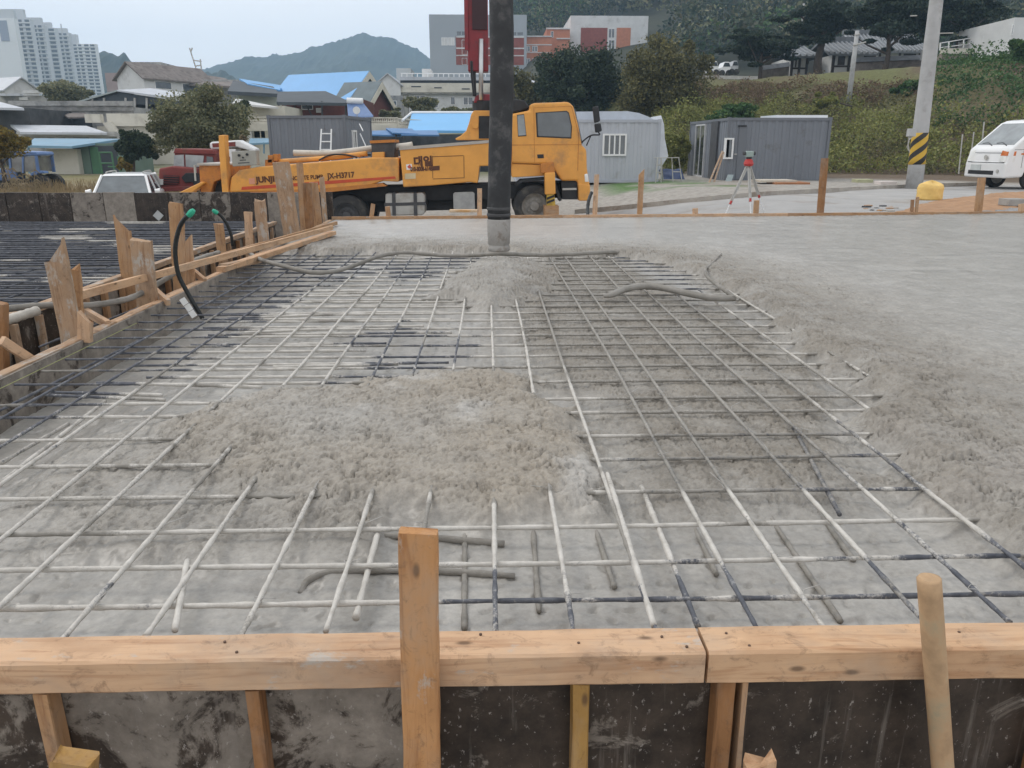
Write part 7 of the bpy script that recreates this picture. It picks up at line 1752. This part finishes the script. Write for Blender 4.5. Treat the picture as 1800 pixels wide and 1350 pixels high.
tree('pine_tree', 'wide pine before the upper tiled house', (1550, 130), (1480, 1665, -40, 96), 60, L_PINE, 15, 72, 420, 0.11, 0.25, layered=True)
tree('pine_tree', 'broad pine canopy behind the top of the near utility pole', (1640, 118), (1560, 1740, -60, 66), 70, L_PINE, 26, 60, 360, 0.11, 0.2, layered=True)
tree('pine_tree', 'slender pine right of the near utility pole', (1683, 95), (1610, 1800, -50, 76), 58, L_PINE, 16, 64, 360, 0.1, 0.16, layered=True)
tree('hill_bush', 'round green bush at the foot of the right slope', (1500, 170), (1415, 1480, 160, 200), 45, L_WEED, 17, 14, 200, 0.09, 0.05, cat='bush')
tree('vine_mound', 'dark green vine covered mound right of the slim pole', (1600, 165), (1562, 1625, 142, 178), 46, L_IVY, 18, 16, 240, 0.09, 0.05, cat='bush')
tree('roof_side_bush', 'green bush by the white house at the top right', (1790, 115), (1765, 1840, 60, 112), 44, L_IVY, 19, 20, 220, 0.1, 0.08, cat='bush')
tree('container_bush', 'yellow-green bush between the two container groups', (1185, 305), (1158, 1216, 220, 318), 34.5, L_WEED, 20, 40, 380, 0.05, 0.05, cat='bush')
tree('slope_bush', 'green bush behind the long slate container', (1300, 205), (1232, 1330, 178, 220), 44, L_IVY, 21, 22, 220, 0.09, 0.05, cat='bush')
tree('banana_plant', 'small yellow-green plant beside the green metal frame', (222, 308), (206, 236, 276, 306), 43, L_YEL, 22, 8, 60, 0.12, 0.03, cat='plant', limb=False)

# undergrowth on the right slope: uncountable, one mass per kind of plant
rs = np.random.RandomState(11)
NB = 90000
bx_ = rs.uniform(3.5, 48, NB); by_ = 25 + 52 * rs.rand(NB) ** 1.25; bz_ = g(bx_, by_)
px_, py_ = project(bx_, by_, bz_)
nn1 = 1.5 * fbm(bx_ * 0.25, by_ * 0.25, 3, 14); nn2 = fbm(bx_ * 0.7, by_ * 0.7, 3, 15) + 0.12 * rs.normal(size=NB)
k_ = ss(17, 29, bx_); slope_ok = by_ > (36.5 - 10.5 * k_)
inb = slope_ok & (px_ > 1150) & (px_ < 2050) & ~((bx_ > 8.3) & (bx_ < 13.2) & (by_ < 36))
kind = np.full(NB, -1)
weed = (py_ > 192 + 25 * nn1) & (nn2 < 0.22); ivy = (px_ > 1640) & (py_ < 232 + 40 * nn1) & (py_ > 85); brn = (py_ > 150) & (py_ <= 205)
kind[inb & brn & (nn1 < 0.3)] = 1; kind[inb & weed] = 0; kind[inb & (nn2 > 0.18) & (py_ > 170)] = 3; kind[inb & ivy] = 2
for kd, nm, m_, sz, hgt, lb in ((0, 'hillside_weeds', L_WEED, 0.105, 0.9, 'yellow-green weeds covering the foot of the right slope'), (1, 'dry_brush', L_BRN, 0.11, 0.5, 'brown dry brush on the bank below the tiled houses'), (2, 'hillside_vines', L_IVY, 0.10, 0.55, 'green vines covering the bank above the white light truck'), (3, 'hillside_brush', L_AUT, 0.11, 0.8, 'olive brush among the weeds of the right slope')):
    sel = np.where(kind == kd)[0]; per = 7
    if kd == 2: sel = sel[::2]; sz *= 1.25
    if len(sel) == 0: continue
    hl_ = hgt * (0.3 + 0.9 * np.clip(fbm(bx_[sel] * 0.7, by_[sel] * 0.7, 3, 20 + kd) + 0.35, 0, 1.2) + 1.5 * ss(0.12, 0.42, fbm(bx_[sel] * 0.33, by_[sel] * 0.33, 3, 28 + kd)))
    C = np.repeat(np.stack([bx_[sel], by_[sel], bz_[sel]], 1), per, 0)
    C[:, 0] += rs.normal(size=len(C)) * 0.2; C[:, 1] += rs.normal(size=len(C)) * 0.2; C[:, 2] += rs.rand(len(C)) ** 0.7 * np.repeat(hl_, per)
    V, Fq = leaf_quads(C, 0.62 * sz * rs.uniform(0.5, 1.4, len(C)), rs, droop=-0.4 if kd in (0, 3) else 0)
    o = np_mesh(nm, V, Fq, m_); o['kind'] = 'stuff'; o['label'] = lb; o['category'] = 'plants'
# dry grass by the pit wall
NB = 26000
bx_ = rs.uniform(-24, -6.2, NB); by_ = rs.uniform(25.5, 36, NB); bz_ = g(bx_, by_)
keep = fbm(bx_ * 0.6, by_ * 0.6, 3, 33) > -0.25; bx_, by_, bz_ = bx_[keep], by_[keep], bz_[keep]; n = len(bx_)
hh_ = rs.uniform(0.25, 0.85, n) * (1 + 0.6 * fbm(bx_ * 0.4, by_ * 0.4, 2, 36)); ln = rs.normal(size=(n, 2)) * 0.12; wd = 0.016
V = np.stack([np.stack([bx_ - wd, by_, bz_ - .05], 1), np.stack([bx_ + wd, by_, bz_ - .05], 1), np.stack([bx_ + ln[:, 0] + wd * .4, by_ + ln[:, 1], bz_ + hh_], 1), np.stack([bx_ + ln[:, 0] - wd * .4, by_ + ln[:, 1], bz_ + hh_], 1)], 1).reshape(-1, 3)
o = np_mesh('dry_grass', V, np.arange(4 * n).reshape(n, 4), leaf_mat('dry_grass_blades', [(0.26, 0.19, 0.10), (0.34, 0.25, 0.135), (0.42, 0.32, 0.18), (0.22, 0.19, 0.09)])); o['kind'] = 'stuff'; o['label'] = 'dry tan grass behind the pit wall'; o['category'] = 'grass'
for k in range(16):
    x = random.Random(k).uniform(4, 60); Yk = random.Random(k + 50).uniform(31, 34); p = Q(x, 318, Yk); p.z = gz(p.x, p.y); hh2 = random.Random(k + 90).uniform(1.0, 1.9)
    mb = MB(p); mb.tube([p, p + Vector((0.05, 0, hh2 * .5)), p + Vector((random.Random(k).uniform(-.15, .15), 0, hh2))], [0.02, 0.016, 0.006], 5)
    for q in range(6):
        a_ = p + Vector((0, 0, hh2 * (0.3 + 0.1 * q))); s_ = 1 if q % 2 else -1; mb.add([a_, a_ + Vector((0.16 * s_, 0.02, 0.1)), a_ + Vector((0.34 * s_, 0.05, -0.12)), a_ + Vector((0.15 * s_, 0.02, 0.03))], [(0, 1, 2, 3)])
    tag(mb.build('dry_stalk', L_TAN), 'dry corn-like stalk standing before the blue tractor', 'stalk', 'dry stalks before the tractor')

# --- wooded hill on the right and far mountains
def hill_z(X, Y):
    ridge = 6 + 41 * ss(-10, 15, X) + 0.5 * np.clip(X - 8, 0, 400) * ss(0, 60, X) + 3 * fbm(X * 0.02, Y * 0.02, 3, 2)
    t = np.clip((Y - 92) / 215, 0, 1); low = g(X, Y) - 0.5
    return low + (ridge - low) * (0.35 * t + 0.65 * t * t * (3 - 2 * t)) - 4 * np.clip((Y - 330) / 60, 0, 1)
hx = np.linspace(-90, 330, 120); hy = np.linspace(92, 400, 90); HX, HY = np.meshgrid(hx, hy); HZ = hill_z(HX, HY)
o = np_mesh('hill', np.stack([HX, HY, HZ], -1).reshape(-1, 3), grid_faces(90, 120), mat('forest_floor', (0.035, 0.038, 0.022), 0.95, 0.3, 0.2, 0.5, 2), smooth=True); struct(o)
def wood_mass(name, label, n, xr, yr, zf, size, leaf, per, m, seed, keep=None, more=()):
    rs = np.random.RandomState(seed); X = rs.uniform(*xr, n); Y = yr[0] + (yr[1] - yr[0]) * rs.rand(n)
    px, py = project(X, Y, zf(X, Y)); ok = (px > -80) & (px < 1900) & (py > -140)
    if keep is not None: ok &= keep(X, Y, px, py)
    X, Y = X[ok], Y[ok]; Z = zf(X, Y); n = len(X)
    R = size * rs.uniform(0.45, 1.3, n); Cc = np.stack([X, Y, Z + R * 0.9], 1)
    d = rs.normal(size=(n, per, 3)); d /= np.linalg.norm(d, axis=2)[..., None]; d[..., 2] = np.abs(d[..., 2]) * 1.25 - 0.25
    pts = (Cc[:, None, :] + d * R[:, None, None] * (0.8 + 0.35 * rs.rand(n, per, 1))).reshape(-1, 3)
    V, Fq = leaf_quads(pts, leaf * rs.uniform(0.6, 1.4, len(pts)), rs)
    o = np_mesh(name, V, Fq, m); o['kind'] = 'stuff'; o['label'] = label; o['category'] = 'wood'
    if more:
        for mm in more: o.data.materials.append(mm)
        idx = np.repeat(rs.choice(len(more) + 1, n, p=[0.5] + [0.5 / len(more)] * len(more)), per).astype(np.int32)
        o.data.polygons.foreach_set('material_index', idx)
    return o
wood_mass('forest', 'dense mixed wood covering the hill above the school and tiled houses', 6500, (-12, 260), (98, 330), hill_z, 4.0, 0.38, 76, L_FOR, 5, more=(L_PINE, L_WILLOW, L_IVY), keep=lambda X, Y, px, py: ((Y > 190) | (px > 1190)) & (px > 850) & (py < 125))
wood_mass('slope_wood', 'dark wood behind the tiled houses', 700, (18, 90), (80, 110), lambda X, Y: np.where(Y > 95, hill_z(X, np.maximum(Y, 92)), g(X, Y)), 2.6, 0.36, 70, L_PINE, 6, keep=lambda X, Y, px, py: (px > 1225) & (py < 120))
def mountain(name, ridge_px, Yc, W, seed, m, rough=5.0, base_y=165):
    rp2 = [(Q(x, y, Yc).x, Q(x, y, Yc).z) for x, y in ridge_px]; xs_ = np.array([q[0] for q in rp2]); zs_ = np.array([q[1] for q in rp2])
    X = np.linspace(xs_[0], xs_[-1], 400); Y = np.linspace(Yc - W, Yc + W, 50); XX, YY = np.meshgrid(X, Y)
    top = np.interp(XX, xs_, zs_); k = 1 - np.abs(YY - Yc) / W
    Z = top * np.clip(k, 0, 1) ** 0.8 + (12 * fbm(XX * 0.012, YY * 0.012, 4, seed) * (1 - k) + rough * np.abs(fbm(XX * 0.11, YY * 0.11, 2, seed + 4)) + 7 * fbm(XX * 0.03, YY * 0.02, 3, seed + 9)) * np.clip(k * 4 + 0.3, 0, 1) - 2
    o = np_mesh(name, np.stack([XX, YY, Z], -1).reshape(-1, 3), grid_faces(50, 400), m, smooth=True); return struct(o)
MTN = mat('mountain_wood', (0.032, 0.042, 0.026), 0.95, 0.35, 0.03, 0.6, 0.25)
mountain('mountain', [(60, 160), (200, 150), (300, 128), (370, 117), (400, 107), (440, 96), (500, 98), (540, 86), (560, 78), (590, 71), (620, 63), (645, 57), (670, 60), (690, 66), (720, 84), (745, 93), (760, 103), (800, 118), (860, 135), (960, 150), (1060, 170)], 1050, 330, 3, MTN, 6.0)
mountain('mountain', [(60, 170), (120, 100), (160, 88), (185, 91), (205, 98), (222, 106), (245, 110), (270, 114), (300, 118), (345, 123), (390, 127), (430, 140), (500, 160)], 560, 120, 8, MTN, 6.0)

# ================================================================== AIR
hz_ = MB((0, 900, 0)); hz_.box(-1100, 1100, -60, 1420, -6, 180)
hm = bpy.data.materials.new('haze_air'); hm.use_nodes = True; hn = hm.node_tree.nodes; hn.remove(hn['Principled BSDF'])
pv = hn.new('ShaderNodeVolumePrincipled'); pv.inputs['Color'].default_value = (0.52, 0.75, 1.0, 1); pv.inputs['Density'].default_value = 0.0006; pv.inputs['Anisotropy'].default_value = 0.0
hm.node_tree.links.new(pv.outputs[0], hn['Material Output'].inputs['Volume'])
ho = hz_.build('haze', hm); ho['kind'] = 'stuff'; ho['label'] = 'thin pale haze over the whole valley'; ho.display_type = 'WIRE'
